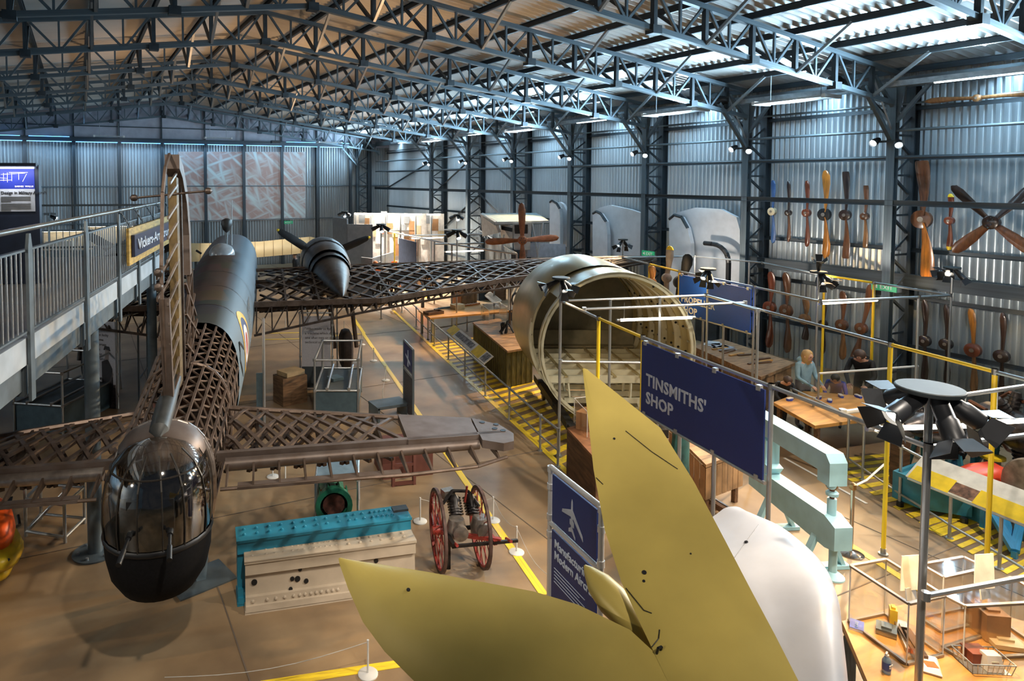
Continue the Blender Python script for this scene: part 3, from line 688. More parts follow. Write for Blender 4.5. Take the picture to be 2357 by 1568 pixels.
# roundel and code letter on the flank
def patch(pts, m, name, off):
    b = MB(); n = len(pts)
    def on(x, z_):
        best = min((abs(fus(x, 1.2+.02*k).z-z_), k) for k in range(60)); return fus(x, 1.2+.02*best[1], off)
    b.add([on(*p) for p in pts], []); return b, on
def disc(cx, cz, r0, r1, m, name, off):
    b = MB(); n = 28
    def on(x, z_):
        w, zt, zb = interp(SEC, x); c = (zt+zb)/2; h = (zt-zb)/2; cz_ = max(-1, min(1, (z_-c)/h)); th = math.acos(math.copysign(abs(cz_)**(1/.82), cz_)); return fus(x, th, off)
    A = [on(cx+r0*math.cos(6.28318*k/n), cz+r0*math.sin(6.28318*k/n)) for k in range(n)]; B = [on(cx+r1*math.cos(6.28318*k/n), cz+r1*math.sin(6.28318*k/n)) for k in range(n)]
    b.loft([A, B], cap0=False, cap1=False).build(name, m, skin, local=True)
MY, MBL, MW, MR = mat('roundel yellow', (.55, .32, .02), .5), mat('roundel blue', (.02, .04, .12), .5), mat('roundel white', (.55, .56, .58), .5), mat('roundel red', (.25, .03, .02), .5)
disc(6.55, -.02, .50, .62, MY, 'roundel_ring', .006); disc(6.55, -.02, .36, .50, MBL, 'roundel_ring', .006); disc(6.55, -.02, .22, .36, MW, 'roundel_ring', .006); disc(6.55, -.02, .01, .22, MR, 'roundel_ring', .006)
def stroke(pts, w, m, name):
    def on(x, z_):
        w_, zt, zb = interp(SEC, x); c = (zt+zb)/2; h = (zt-zb)/2; q = max(-1, min(1, (z_-c)/h)); th = math.acos(math.copysign(abs(q)**(1/.82), q)); return fus(x, th, .008)
    b = MB()
    for (xa, za), (xb, zb) in zip(pts, pts[1:]):
        for k in range(4): b.beam(on(xa+(xb-xa)*k/4, za+(zb-za)*k/4), on(xa+(xb-xa)*(k+1)/4, za+(zb-za)*(k+1)/4), w, .006, up=(0, 1, 0))
    b.build(name, m, skin, local=True)
stroke([(5.75, .1), (5.35, .32), (4.95, .1), (5.3, -.25)], .05, BLACK, 'code_letter')
for k in range(3): stroke([(7.4+.3*k, -.3), (7.6+.3*k, .30), (8.3+.2*k, .45)], .025, MW, 'code_outline')
# tail support trestle
ts = thing('tail_stand', 'pale blue-grey steel stand holding up the bomber tail', 'stand', atZ(462, 1335))
MB().box((0, 0, .01), (.75, .55, .02), .25).build('base_plate', STEELL, ts, local=True)
MB().loft([[(-.06, -.05, .02), (.06, -.05, .02), (.06, .05, .02), (-.06, .05, .02)], [(-.14, -.05, .84), (.14, -.05, .84), (.14, .05, .84), (-.14, .05, .84)]]).build('upright', mat('pale blue steel', (.22, .30, .36), .45, .2), ts, local=True)
# ------------------------------------------------------------------ visitor bridge on the left
BRG = mat('bridge steel', (0.12, 0.145, 0.16), 0.5, 0.35, 0.15, 5)
BRGL = mat('pale fascia', (0.36, 0.40, 0.43), 0.5, 0.1, 0.1, 4)
A0 = atZ(0, 538, 4.67); B0 = atZ(372, 466, 4.67)
bd = (B0-A0); bl = bd.length; bd.normalize(); bn = Vector((bd.y, -bd.x, 0))      # along, towards the hangar
if bn.x < 0: bn = -bn
A1 = A0-bd*1.6; BL = bl+1.6
def BP(t, off, z): p = A1+bd*t+bn*off; return Vector((p.x, p.y, z))
bridge = thing('visitor_bridge', 'raised grey steel visitor bridge with tall baluster railing', 'bridge', BP(BL/2, -1.0, 3.05))
DECKM = mat('deck vinyl', (0.10, 0.095, 0.085), 0.45, 0, 0.15, 3)
def obox(b, p, q, w, z0, z1, off=0.0):
    """box along p-q (horizontal), width w centred at off"""
    p, q = Vector(p), Vector(q); d = (q-p).normalized(); n = Vector((d.y, -d.x, 0))
    vs = [Vector((e.x, e.y, z))+n*(off+s*w/2) for z in (z0, z1) for e, s in ((p, -1), (q, -1), (q, 1), (p, 1))]
    b.add(vs, [(0, 1, 2, 3), (7, 6, 5, 4), (0, 4, 5, 1), (1, 5, 6, 2), (2, 6, 7, 3), (3, 7, 4, 0)]); return b
obox(MB(), BP(0, 0, 0), BP(BL, 0, 0), 2.6, 3.45, 3.55, -1.33).build('deck', DECKM, bridge, fix=True)
obox(MB(), BP(0, 0, 0), BP(BL, 0, 0), .06, 3.36, 3.62, .0).build('fascia', BRGL, bridge, fix=True)
obox(MB(), BP(0, 0, 0), BP(BL, 0, 0), .16, 3.10, 3.36, -.10).build('edge_beam', BRG, bridge, fix=True)
obox(MB(), BP(0, 0, 0), BP(BL, 0, 0), .16, 3.10, 3.45, -2.5).build('edge_beam', BRG, bridge, fix=True)
rod('handrail', BP(0, 0, 4.67), BP(BL, 0, 4.67), .028, mat('steel handrail', (.42, .42, .40), .28, .8), bridge, 12)
for z in (4.47, 3.68): bar('rail', BP(0, .02, z), BP(BL, .02, z), .05, .02, BRG, bridge)
posts_t = []
for px, py in ((67, 528), (180, 502), (255, 487), (305, 478), (343, 471), (368, 467)):
    p = atZ(px, py, 4.67); posts_t.append((p-A1).dot(bd))
posts_t = [posts_t[0]-(posts_t[1]-posts_t[0])] + posts_t
for t in posts_t:
    MB().prism([(-.055, 3.0), (.055, 3.0), (.055, 4.50), (.02, 4.63), (-.02, 4.63), (-.055, 4.50)], BP(t, .055, 0), bd, (0, 0, 1), .03).build('post', BRG, bridge)
    MB().box(BP(t, -.05, 3.2), (.10, .10, .30), math.atan2(bd.y, bd.x)).build('post_bracket', BRG, bridge)
for a, c in zip(posts_t, posts_t[1:]):
    n = max(2, int(round((c-a)/.115)))
    for k in range(1, n):
        t = a+(c-a)*k/n; rod('baluster', BP(t, .02, 3.68), BP(t, .02, 4.47), .008, GALV, bridge, 6)
for k in range(int(BL/1.2)):
    obox(MB(), BP(.3+1.2*k, -2.5, 0), BP(.3+1.2*k, -.1, 0), .08, 3.28, 3.44).build('joist', BRG, bridge, fix=True)
YEL2 = mat('tactile yellow strip', (.55, .36, .04), .6)
# far end railing of the deck
q0, q1 = BP(BL, -.05, 0), BP(BL, -2.6, 0)
for z in (4.62, 3.75): bar('end_rail', (q0.x, q0.y, z), (q1.x, q1.y, z), .04, .04, BRG, bridge)
for k in range(1, 20):
    p = q0.lerp(q1, k/20); rod('baluster', (p.x, p.y, 3.75), (p.x, p.y, 4.62), .008, BRG, bridge, 6)
bar('tactile_strip', BP(.4, -1.9, 3.556), BP(BL-3.5, -1.9, 3.556), .35, .008, YEL2, bridge)
def lit_case(px, py, w, h, d, z0, label, blue):
    p = atD(px, py, d); p.z = z0; t = thing('display_case', label, 'display case', p, -YAW*.5)
    MB().box((0, 0, .18-z0/2), (w, .5, .36+z0)).build('plinth', BRG, t, local=True)
    MB().box((0, .22, .36+h/2), (w, .04, h)).build('back_panel', mat('case cream', (.6, .52, .38), .6), t, local=True)
    MB().box((0, 0, .36+h), (w, .5, .05)).build('canopy', BRG, t, local=True)
    MB().box((0, -.05, .33+h), (w*.8, .08, .03)).build('tube', TUBEL, t, local=True)
    MB().box((0, -.22, .36+h/2), (w, .012, h)).build('glass', glassy('case glass'), t, local=True)
    if blue: MB().loft([[(w*.1, -.1, .37), (w*.45, -.1, .37), (w*.45, .1, .37), (w*.1, .1, .37)], [(w*.3, -.02, .36+h*.8), (w*.45, -.02, .36+h*.8), (w*.45, .02, .36+h*.8), (w*.3, .02, .36+h*.8)]]).build('exhibit', mat('case blue', (.04, .08, .4), .4), t, local=True)
    else: MB().box((-.1*w, 0, .36+h*.25), (w*.5, .2, h*.45)).build('exhibit', mat('case card', (.5, .5, .45), .6), t, local=True)
    return t
lit_case(150, 560, 2.2, .85, 29, 1.75, 'lit cream display case seen past the tall navy panel', False)
lit_case(262, 545, 2.6, .95, 30, 1.8, 'lit display case with blue sail-like exhibit behind the bridge railing', True)
p = atD(112, 520, 15.5); rt_ = thing('gallery_spotlight', 'small grey spotlight on a stem behind the bridge railing', 'spotlight', (p.x, p.y, 3.55))
rod('stem', (p.x, p.y, 3.55), (p.x, p.y, 4.35), .02, GALV, rt_); MB().box((p.x, p.y, 4.36), (.30, .12, .05)).build('head', GALV, rt_); can(rt_, (p.x+.05, p.y, 4.30), (p.x+1, p.y-.6, 3.9), .05, .16)

# tall navy information panel standing on the bridge
pt = thing('information_stand', 'tall navy information panel with glowing blueprint drawing at its top', 'sign')
d0 = 10.2; c0, c1 = atD(-30, 450, d0), atD(93, 450, d0+.12); u = (c1-c0); u.z = 0; pw = u.length; u.normalize(); nrm = Vector((u.y, -u.x, 0))
zt = HC+(413.5-380)*d0/FPX; zb = 3.56; base = Vector((c0.x, c0.y, zb))
pt.location = base+u*pw/2
def PP(a, z, off=0): q = base+u*a+nrm*off; return Vector((q.x, q.y, z))
NAVYD = mat('navy stand', (.018, .026, .05), .5)
MB().prism([(0, 0), (pw, 0), (pw, zt-zb), (0, zt-zb)], PP(0, zb), u, (0, 0, 1), .10).build('body', NAVYD, pt)
MB().prism([(0, 0), (pw*.985, 0), (pw*.985, .05), (0, .05)], PP(0, zt-.02, .06), u, (0, 0, 1), .14).build('hood', NAVYD, pt)
BLUEP = mat('backlit blueprint', (.01, .02, .18), .5, emit=.5, ecol=(.02, .035, .32))
za = lambda py: HC+(413.5-py)*d0/FPX
MB().prism([(.17, 0), (pw-.06, 0), (pw-.06, za(388)-za(435)), (.17, za(388)-za(435))], PP(0, za(435), .055), u, (0, 0, 1), .012).build('blueprint', BLUEP, pt)
MB().prism([(.17, 0), (pw-.06, 0), (pw-.06, .02), (.17, .02)], PP(0, za(388), .075), u, (0, 0, 1), .02).build('strip_lamp', mat('panel lamp', (1, 1, 1), emit=12, ecol=(.75, .82, 1)), pt)
MB().prism([(.17, 0), (pw-.06, 0), (pw-.06, za(435)-za(487)), (.17, za(435)-za(487))], PP(0, za(487), .055), u, (0, 0, 1), .012).build('text_sheet', mat('pale print sheet', (.55, .56, .58), .6), pt)
area(PP(pw*.55, zt-.06, .22), PP(pw*.55, za(470), .05), 3.5, pw*.8, .04, (.85, .9, 1), 150)
INK = mat('glowing line', (.9, .8, .9), .5, emit=.5, ecol=(.9, .75, .9))
for x0, y0, x1, y1 in ((.3, .22, .75, .24), (.26, .17, .42, .16), (.35, .12, .35, .24), (.42, .10, .42, .25), (.5, .12, .5, .24), (.63, .14, .63, .24), (.25, .13, .5, .135), (.7, .11, .78, .23), (.45, .25, .8, .25)):
    bar('drawing_line', PP(x0*pw, za(435)+y0, .064), PP(x1*pw, za(435)+y1, .064), .004, .004, INK, pt)
text('heading', 'Design in Military Aircraft', PP(.22, za(447), .064), u, (0, 0, 1), .062, DARKTXT, pt, bold=.001)
for k in range(9): bar('text_line', PP(.22, za(453+3.5*k+(2 if k > 3 else 0)), .064), PP(pw-(.12 if k not in (3, 8) else .4), za(453+3.5*k+(2 if k > 3 else 0)), .064), .008, .003, DARKTXT, pt)
text('caption', 'BARNES  WALLIS', PP(.42, za(431), .064), u, (0, 0, 1), .035, INK, pt)

# chained workshop sign on the railing
sg = thing('works_sign', 'yellow board with raised navy name plate hanging from the bridge railing', 'sign')
s0 = atZ(275, 527, 4.40); ts0 = (s0-A1).dot(bd); s1 = atZ(372, 497, 4.38); ts1 = (s1-A1).dot(bd)+.4
WOODY = mat('yellow varnished board', (.42, .26, .05), .5, 0, .25, 6, stretch=(1, 1, 4))
sl = ts1-ts0; off = .16
sg.location = BP((ts0+ts1)/2, off, 3.83)
SM = BP(ts0, off, 3.83)
MB().prism([(0, 0), (sl, 0), (sl, .57), (0, .57)], SM, bd, (0, 0, 1), .04).build('board', WOODY, sg)
MB().prism([(.14, .12), (sl-.05, .12), (sl-.05, .46), (.14, .46)], SM+bn*.05, bd, (0, 0, 1), .05).build('name_plate', mat('navy enamel', (.015, .022, .06), .3), sg)
CHR = mat('chrome letters', (.62, .65, .70), .35, .2)
text('lettering', 'Vickers-Armstrongs Ltd', SM+bd*.3+Vector((0, 0, .22))+bn*.085, bd, (0, 0, 1), .24, CHR, sg, t=.012, bold=.004, sx=(sl-.5)/2.35)
for k in range(5):
    t = ts0+.1+(sl-.4)*k/4; a, c = BP(t, .03, 4.67), BP(t+.12, off, 4.41)
    n = 7
    for i in range(n):
        p, q = a.lerp(c, i/n), a.lerp(c, (i+1)/n)
        MB().beam(p, q, .028 if i % 2 else .012, .012 if i % 2 else .028).build('chain_link', STEEL, sg)
# bridge support columns
def pole(p, top, label):
    t = thing('support_column', label, 'column', p); P0 = Vector(p)
    MB().tube((0, 0, .02), (0, 0, top), .098, n=20).build('shaft', STEELL, t, True, True)
    MB().lathe([(.30, 0), (.30, .02), (.12, .03)], (0, 0, 0), n=24).build('base_flange', STEELL, t, True, True)
    for k in range(6): MB().lathe([(.02, .02), (.02, .05)], (.22*math.cos(k*1.047), .22*math.sin(k*1.047), 0), n=6).build('bolt', GALV, t, local=True)
    return t
pole(atZ(220, 1272), 3.10, 'round grey steel column with bolted base beside the tail turret')
p = atD(350, 760, 14.2); pole((p.x, p.y, 0), 3.10, 'round grey steel column behind the fin under the bridge end')
# ------------------------------------------------------------------ tube framed display stands
TBL = mat('slate blue panel', (0.075, 0.125, 0.155), 0.5, 0.05, 0.1, 8)
TBD = mat('dark slate panel', (0.045, 0.06, 0.07), 0.55, 0.05, 0.12, 8)
BOARD = mat('grey text board', (.50, .49, .52), .6, 0, .05, 40)
def clamp(p, m, parent, r=.032): MB().box(p, (r*1.9,)*3).build('clamp', m, parent)
def cage(t, c, z0, z1, r=.024, m=GALV, legs=True, mids=()):
    """upright tube cage over four corners c (fl, fr, br, bl)"""
    for i in range(4):
        a, b_ = Vector(c[i]), Vector(c[(i+1) % 4])
        rod('tube', (a.x, a.y, z1), (b_.x, b_.y, z1), r, m, t)
        if legs: rod('tube', (a.x, a.y, z0), (a.x, a.y, z1), r, m, t)
        clamp((a.x, a.y, z1), m, t)
        for z in mids:
            rod('tube', (a.x, a.y, z), (b_.x, b_.y, z), r, m, t); clamp((a.x, a.y, z), m, t)
def box_on(c, z0, z1, name, m, t, inset=0.0):
    c = [Vector(p) for p in c]; cc = sum(c, Vector())/4; q = [p+(cc-p)*inset for p in c]
    return MB().loft([[(p.x, p.y, z) for p in q] for z in (z0, z1)]).build(name, m, t, fix=True)
def stand(fl, fr, dep, ztop, zbox, label, board=None):
    fl, fr = Vector(fl), Vector(fr); fl.z = fr.z = 0; u = (fr-fl).normalized(); n = Vector((-u.y, u.x, 0))
    if n.dot(FW) < 0: n = -n
    c = [fl, fr, fr+n*dep, fl+n*dep]; t = thing('display_stand', label, 'display stand', (fl+fr+n*dep)/2)
    cage(t, c, 0, ztop, mids=(zbox+.02,))
    b = box_on(c, 0.02, zbox, 'cabinet', TBL, t, .02)
    box_on(c, zbox, zbox+.015, 'top_panel', TBD, t, .06)
    for k in (.28, .78):
        a, q = fl.lerp(fr, k), (fl+n*dep).lerp(fr+n*dep, k)
        rod('brace_tube', (a.x, a.y, zbox+.04), (q.x, q.y, zbox+.10), .028, GALV, t); clamp((a.x, a.y, zbox+.05), GALV, t)
    return t, c, u, n
st, c, u, n = stand(atD(724, 829, 14.5), atD(824, 823, 14.5), 1.75, 1.26, .57, 'slate blue cabinet in a tube cage standing before the centre text board')
MB().box(((c[0]+c[2])/2)+Vector((-.1, 0, .62)), (.28, .3, .06), .2).build('exhibit', TBL, st)
st2, c2, u2, n2 = stand(atD(30, 852, 13.7), atD(142, 848, 13.5), 1.7, 1.26, .57, 'slate blue cabinet in a tube cage under the visitor bridge')
def text_board(fl, fr, dep, h, label, lines, figure=False, skirt=.0):
    fl, fr = Vector(fl), Vector(fr); fl.z = fr.z = 0; u = (fr-fl).normalized(); n = Vector((-u.y, u.x, 0)); w = (fr-fl).length
    if n.dot(FW) < 0: n = -n
    c = [fl, fr, fr+n*dep, fl+n*dep]; t = thing('text_board', label, 'sign', (fl+fr)/2)
    cage(t, c, 0, h, .022)
    o = fl-n*.0
    MB().prism([(.04, skirt), (w-.04, skirt), (w-.04, h-.08), (.04, h-.08)], o, u, (0, 0, 1), .02).build('panel', BOARD, t)
    MB().prism([(.04, .02), (w-.04, .02), (w-.04, skirt), (.04, skirt)], o, u, (0, 0, 1), .02).build('skirt', TBD, t) if skirt > .1 else None
    for k, s in enumerate(lines):
        text('text_line', s, o+u*.12+Vector((0, 0, h-.42-.11*k))-n*.014, u, (0, 0, 1), .085, DARKTXT, t, t=.001)
    for sgn in (0, 1):
        p = fl if sgn == 0 else fr
        for z in (.3, .8, 1.3, h-.3): clamp((p.x, p.y, z), GALV, t, .026)
    return t, o, u, n, w
text_board(atD(690.5, 718, 16.5), atD(764.6, 715, 16.5), 1.5, 1.88, 'grey quotation board in a tall tube frame beside the centre cabinet', ['"Who made us fly?"', 'a machine which did get', 'one after two or three', 'technical assistants'], skirt=.55)
tb, o, u, n, w = text_board(atD(190, 738, 15.3), atD(268, 735, 15.0), 1.2, 2.05, 'pale grey quotation board printed with a man in a flat cap', ['"I was most lucky', 'to have some', 'most important', 'early years', 'as a building', 'engineer rather'], skirt=.0)
# printed figure on the board (flat print)
PR1, PR2 = mat('print dark', (.035, .032, .035), .6), mat('print skin', (.30, .25, .23), .6)
f = lambda pts, m: MB().prism([(w*.52+a*.36, b_) for a, b_ in pts], o-n*.014, u, (0, 0, 1), .004).build('printed_figure', m, tb)
f([(.1, 0), (.7, 0), (.95, .5), (.9, .9), (.55, 1.12), (.1, 1.05)], PR1); f([(.35, 1.1), (.62, 1.1), (.66, 1.32), (.38, 1.34)], PR2); f([(.25, 1.32), (.78, 1.30), (.7, 1.40), (.35, 1.41)], PR1); f([(.5, .45), (.62, .45), (.98, .78), (.9, .84)], PR2)
MB().prism([(.02, .0), (w-.05, .0), (w-.05, .55), (.02, .45)], o-n*.012, u, (0, 0, 1), .003).build('printed_ground', mat('print ground', (.10, .08, .08), .7, 0, .4, 30), tb)
# further frames in the dark under the bridge
t = thing('text_board', 'dark tube frame without board between the bridge column and the fin', 'sign')
a, b_ = atD(318, 785, 15.6), atD(338, 750, 16.6); t.location = (a.x, a.y, 0)
for p in (a, b_): rod('tube', (p.x, p.y, 0), (p.x, p.y, 1.7), .022, STEELL, t)
rod('tube', (a.x, a.y, 1.7), (b_.x, b_.y, 1.7), .022, STEELL, t); rod('tube', (a.x, a.y, .5), (b_.x, b_.y, .5), .022, STEELL, t)
# slim standing post with panel next to the fuselage
t = thing('sign_post', 'slim galvanised post with narrow slate panel beside the fuselage', 'post'); p = atD(606, 735, 13.6); t.location = (p.x, p.y, 0)
rod('post', (p.x, p.y, 0), (p.x, p.y, 2.35), .03, GALV, t, 10); q = Vector((p.x-.06, p.y+.05, 0)); MB().box((q.x, q.y, .62), (.16, .03, 1.2), -.3).build('panel', TBL, t)
# navy board edge-on beside the walkway
t = thing('information_board', 'narrow navy standing board with aircraft drawing beside the walkway line', 'sign')
a, b_ = atZ(930, 950), atZ(953, 985); u = (b_-a).normalized(); a -= u*.0; t.location = a; w = .85; nn = Vector((u.y, -u.x, 0)); nn = nn if nn.dot(EYE-a) > 0 else -nn
h = 1.62
for q in (a, a+u*w):
    rod('post', q, q+Vector((0, 0, h)), .026, STEELL, t)
for z in (.1, h*.62, h*.66, h): rod('rail', a+Vector((0, 0, z)), a+u*w+Vector((0, 0, z)), .022, GALV, t)
MB().prism([(.03, .1), (w-.03, .1), (w-.03, h*.62), (.03, h*.62)], a, u, (0, 0, 1), .015).build('lower_panel', mat('slate print', (.05, .05, .06), .6, 0, .4, 40), t)
MB().prism([(.03, h*.66), (w-.03, h*.66), (w-.03, h), (.03, h)], a, u, (0, 0, 1), .015).build('upper_panel', NAVY, t)
for pts in ([(.40, 1.5), (.44, 1.5), (.46, 1.15), (.38, 1.15)], [(.2, 1.38), (.62, 1.28), (.62, 1.22), (.2, 1.34)]):
    MB().prism(pts, a+nn*.012, u, (0, 0, 1), .004).build('drawing', LETTER, t)
p = a-Vector((.42, .1, 0)); MB().box((p.x, p.y, .30), (.75, .5, .06), 0).box((p.x-.34, p.y, .15), (.05, .5, .3)).box((p.x+.34, p.y, .15), (.05, .5, .3)).build('side_table', STEELL, t)
# ------------------------------------------------------------------ riveted beam sections
TEAL = mat('teal paint', (0.02, 0.22, 0.34), 0.4, 0, 0.08, 5)
CREAM = mat('cream paint', (0.50, 0.42, 0.32), 0.5, 0, 0.06, 5)
def girder(fl, fr, h, dtop, lean, m, label, rows, plate_extra=None):
    fl, fr = Vector(fl), Vector(fr); fl.z = fr.z = 0; u = (fr-fl); L = u.length; u.normalize(); n = Vector((-u.y, u.x, 0))
    n = n if n.dot(FW) > 0 else -n
    t = thing('wing_spar_section', label, 'beam', (fl+fr)/2)
    Q = lambda a, b_, z: fl+u*a+n*(b_+lean*z/h)+Vector((0, 0, z))
    def slab(a0, a1, b0, b1, z0, z1, nm, mm=m): return MB().loft([[Q(a0, b0, z), Q(a1, b0, z), Q(a1, b1, z), Q(a0, b1, z)] for z in (z0, z1)]).build(nm, mm, t, fix=True)
    slab(0, L, .05, .10, .06, h-.02, 'web')
    slab(-.01, L+.01, -.02, dtop, h-.03, h, 'top_flange'); slab(-.01, L+.01, -.02, dtop, .0, .05, 'bottom_flange')
    slab(0, L, .0, .05, h-.17, h-.035, 'top_angle'); slab(0, L, .0, .05, .05, .19, 'bottom_angle'); slab(0, L, -.03, .0, .03, .10, 'bottom_strip')
    slab(0, .03, .06, dtop-.01, .06, h-.03, 'end_plate')
    rb = MB().lathe([(.022, 0), (.02, .012), (.008, .02)], n=8, cap0=False).mesh('rivet', m, True)
    def rivet(p, d):
        o = bpy.data.objects.new('rivet', rb); COL.objects.link(o); o.rotation_mode = 'QUATERNION'; o.rotation_quaternion = d.to_track_quat('Z', 'Y'); o.location = p; attach(o, t)
    dn = -(n-Vector((0, 0, lean/h))).normalized()
    for a in rows:
        for b_ in (.35, .72): rivet(Q(a*L, dtop*b_, h), Vector((0, 0, 1)))
        rivet(Q(a*L, -.0, .14), dn)
    return t, Q, L, h, n, u
tA, QA, LA, hA, nA, uA = girder(atZ(548, 1395), atZ(948, 1330), .78, .34, .05, TEAL, 'teal painted riveted wing spar section behind the cream one', [.04, .11, .18, .25, .32, .38, .45, .51, .58, .64, .68, .73, .78, .81, .84, .87, .90])
for a in range(3): MB().lathe([(.02, 0), (.02, .01)], QA(LA*(.3+.2*a), .045, .55), -nA, 10).build('bolt_hole', BLACK, tA)
MB().prism([(0, 0), (.2, 0), (.2, .03), (0, .03)], QA(LA*.9, .1, hA+.06), uA, (0, 0, 1), .12).build('caption_plate', STEEL, tA)
tB, QB, LB, hB, nB, uB = girder(atZ(560, 1400)+Vector((.0, -.13, 0)), atZ(946, 1342)+Vector((.0, -.15, 0)), .62, .26, .04, CREAM, 'cream painted riveted wing spar section with bolt holes', [.04, .12, .17, .22, .27, .305, .335, .37, .40, .43, .465, .495, .525, .60, .67, .74, .80, .87, .94])
MB().loft([[QB(-.01, -.03, z), QB(LB*.54, -.03, z), QB(LB*.54, .28, z), QB(-.01, .28, z)] for z in (hB, hB+.012)]).build('cover_plate', CREAM, tB, fix=True)
for a, z, r in ((.05, .34, .035), (.31, .42, .024), (.265, .32, .026), (.295, .31, .034), (.345, .27, .028), (.255, .20, .024), (.76, .40, .028)):
    MB().lathe([(r, 0), (r, .012), (r*.7, .012)], QB(LB*a, .045, z), -nB, 14).build('bolt_hole', BLACK, tB)

# ------------------------------------------------------------------ red wheeled engine cart
REDP = mat('oxide red paint', (0.28, 0.03, 0.02), 0.45, 0, 0.3, 10, col2=(.14, .02, .015))
TYRE = mat('old tyre', (0.10, 0.055, 0.045), 0.7, 0, 0.3, 12)
IRON = mat('oily iron', (0.035, 0.032, 0.032), 0.4, 0.6, 0.4, 12)
ALU = mat('dull aluminium', (0.30, 0.27, 0.24), 0.4, 0.7, 0.25, 9)
cart = thing('engine_cart', 'red spoked two-wheeled axle carrying an old engine', 'cart')
wl, wr = atZ(1008, 1308), atZ(1105, 1300); R = .52
ax = (wr-wl); ax.z = 0; tr = ax.length; ax.normalize(); fv = Vector((-ax.y, ax.x, 0)); fv = fv if fv.dot(FW) > 0 else -fv
cart.location = (wl+wr)/2
for w in (wl, wr):
    c = Vector((w.x, w.y, R))
    b = MB(); N = 28
    ring = lambda r, x: [c+ax*x+(fv*math.cos(6.28318*k/N)+Vector((0, 0, 1))*math.sin(6.28318*k/N))*r for k in range(N)]
    wh = MB().loft([ring(R-.035, -.025), ring(R, -.018), ring(R, .018), ring(R-.035, .025), ring(R-.045, .0), ring(R-.035, -.025)], cap0=False, cap1=False).build('tyre', TYRE, cart, True, fix=True)
    MB().loft([ring(R-.035, -.022), ring(R-.035, .022), ring(R-.06, .018), ring(R-.06, -.018), ring(R-.035, -.022)], cap0=False, cap1=False).build('rim', REDP, cart, True, fix=True)
    for k in range(20):
        a = 6.28318*k/20; d = fv*math.cos(a)+Vector((0, 0, 1))*math.sin(a); MB().tube(c+d*.05+ax*(.04 if k % 2 else -.04), c+d*(R-.05), .008, n=5).build('spoke', REDP, cart)
    MB().lathe([(.05, -.08), (.06, -.05), (.06, .05), (.05, .08)], c, ax, 14).build('hub', REDP, cart, True)
rod('axle', Vector((wl.x, wl.y, R)), Vector((wr.x, wr.y, R)), .03, IRON, cart)
cc = (wl+wr)/2+Vector((0, 0, R))+ax*.05
MB().beam(cc-ax*.32-fv*.05, cc+ax*.40-fv*.40+Vector((0, 0, .02)), .05, .05).build('chassis_rail', REDP, cart)
MB().beam(cc-ax*.2-fv*.42, cc+ax*.62-fv*.40, .035, .035).build('chassis_rail', IRON, cart)
MB().beam(cc-ax*.30+fv*.35, cc-ax*.22-fv*.42, .05, .06).build('chassis_rail', IRON, cart)
MB().beam(cc+ax*.28+fv*.30, cc+ax*.32-fv*.42, .05, .06).build('chassis_rail', REDP, cart)
for s in (-.12, .20):
    MB().lathe([(.12, -.1), (.13, 0), (.10, .12)], cc+ax*s-fv*.12+Vector((0, 0, .08)), (0, 0, 1), 16).build('crankcase', ALU, cart, True)
    for k in range(7): MB().lathe([(.10, 0), (.10, .012)], cc+ax*(s*.7)+fv*(.02+.03*k)+Vector((0, 0, .17+.022*k)), (fv*.6+Vector((0, 0, .8))), 14).build('cooling_fin', IRON, cart)
    MB().lathe([(.07, 0), (.075, .2), (.05, .26)], cc+ax*(s*.7)+fv*.02+Vector((0, 0, .16)), (fv*.6+Vector((0, 0, .8))), 14).build('cylinder', IRON, cart, True)
    MB().lathe([(.03, 0), (.10, .02), (.10, .08), (.04, .10)], cc+ax*(s+.02)-fv*.22+Vector((0, 0, .08)), -fv, 14).build('flange', ALU, cart, True)
MB().path([cc-ax*.25+fv*.1+Vector((0, 0, .3)), cc-ax*.1+fv*.2+Vector((0, 0, .42)), cc+ax*.12+fv*.2+Vector((0, 0, .40)), cc+ax*.22+Vector((0, 0, .28))], .022, 8).build('intake_pipe', IRON, cart, True)
MB().box(cc-ax*.15+fv*.25+Vector((0, 0, .36)), (.16, .12, .12)).build('carburettor', ALU, cart)
rod('lever', cc+ax*.05+fv*.1+Vector((0, 0, .3)), cc+ax*.08+fv*.1+Vector((0, 0, .52)), .015, REDP, cart)
for s in (-.2, .5): MB().tube(cc+ax*s-fv*.3+Vector((0, 0, -.02)), cc+ax*s-fv*.5+Vector((0, 0, .05)), .02).build('link_rod', REDP, cart)
MB().loft([[Vector((wl.x, wl.y, 0))+ax*.10+fv*f_+Vector((0, 0, z)) for f_ in (-.05, .05)]+[Vector((wl.x, wl.y, 0))+ax*.16+fv*f_+Vector((0, 0, z)) for f_ in (.05, -.05)] for z in (0, R)]).build('prop_leg', IRON, cart, fix=True)

# ------------------------------------------------------------------ green engine in a tube stand
GREEN = mat('machine green', (0.02, 0.16, 0.09), 0.35, 0, 0.2, 8)
ORNG = mat('orange window', (0.6, 0.12, 0.02), 0.5)
ge = thing('generator_engine', 'dark green cylindrical engine with ringed end under a tube stand', 'engine')
p = atZ(768, 1222); p.z = 0; ge.location = p; axg = Vector((math.sin(.28), math.cos(.28), 0)); og = p+Vector((0, 0, .42))
MB().lathe([(.20, -.10), (.26, -.08), (.26, .0), (.22, .04), (.22, .16), (.19, .2), (.19, .55), (.13, .62), (.12, .95)], og, axg, 24, False, True).build('casing', GREEN, ge, True)
MB().lathe([(.03, -.06), (.15, -.05), (.16, -.06)], og, axg, 20).build('bore', mat('rust brown', (.09, .03, .02), .7, 0, .4, 14), ge)
MB().lathe([(.20, -.11), (.27, -.11), (.27, -.07), (.20, -.07)], og, axg, 24, False, False).build('flange_ring', GREEN, ge, True)
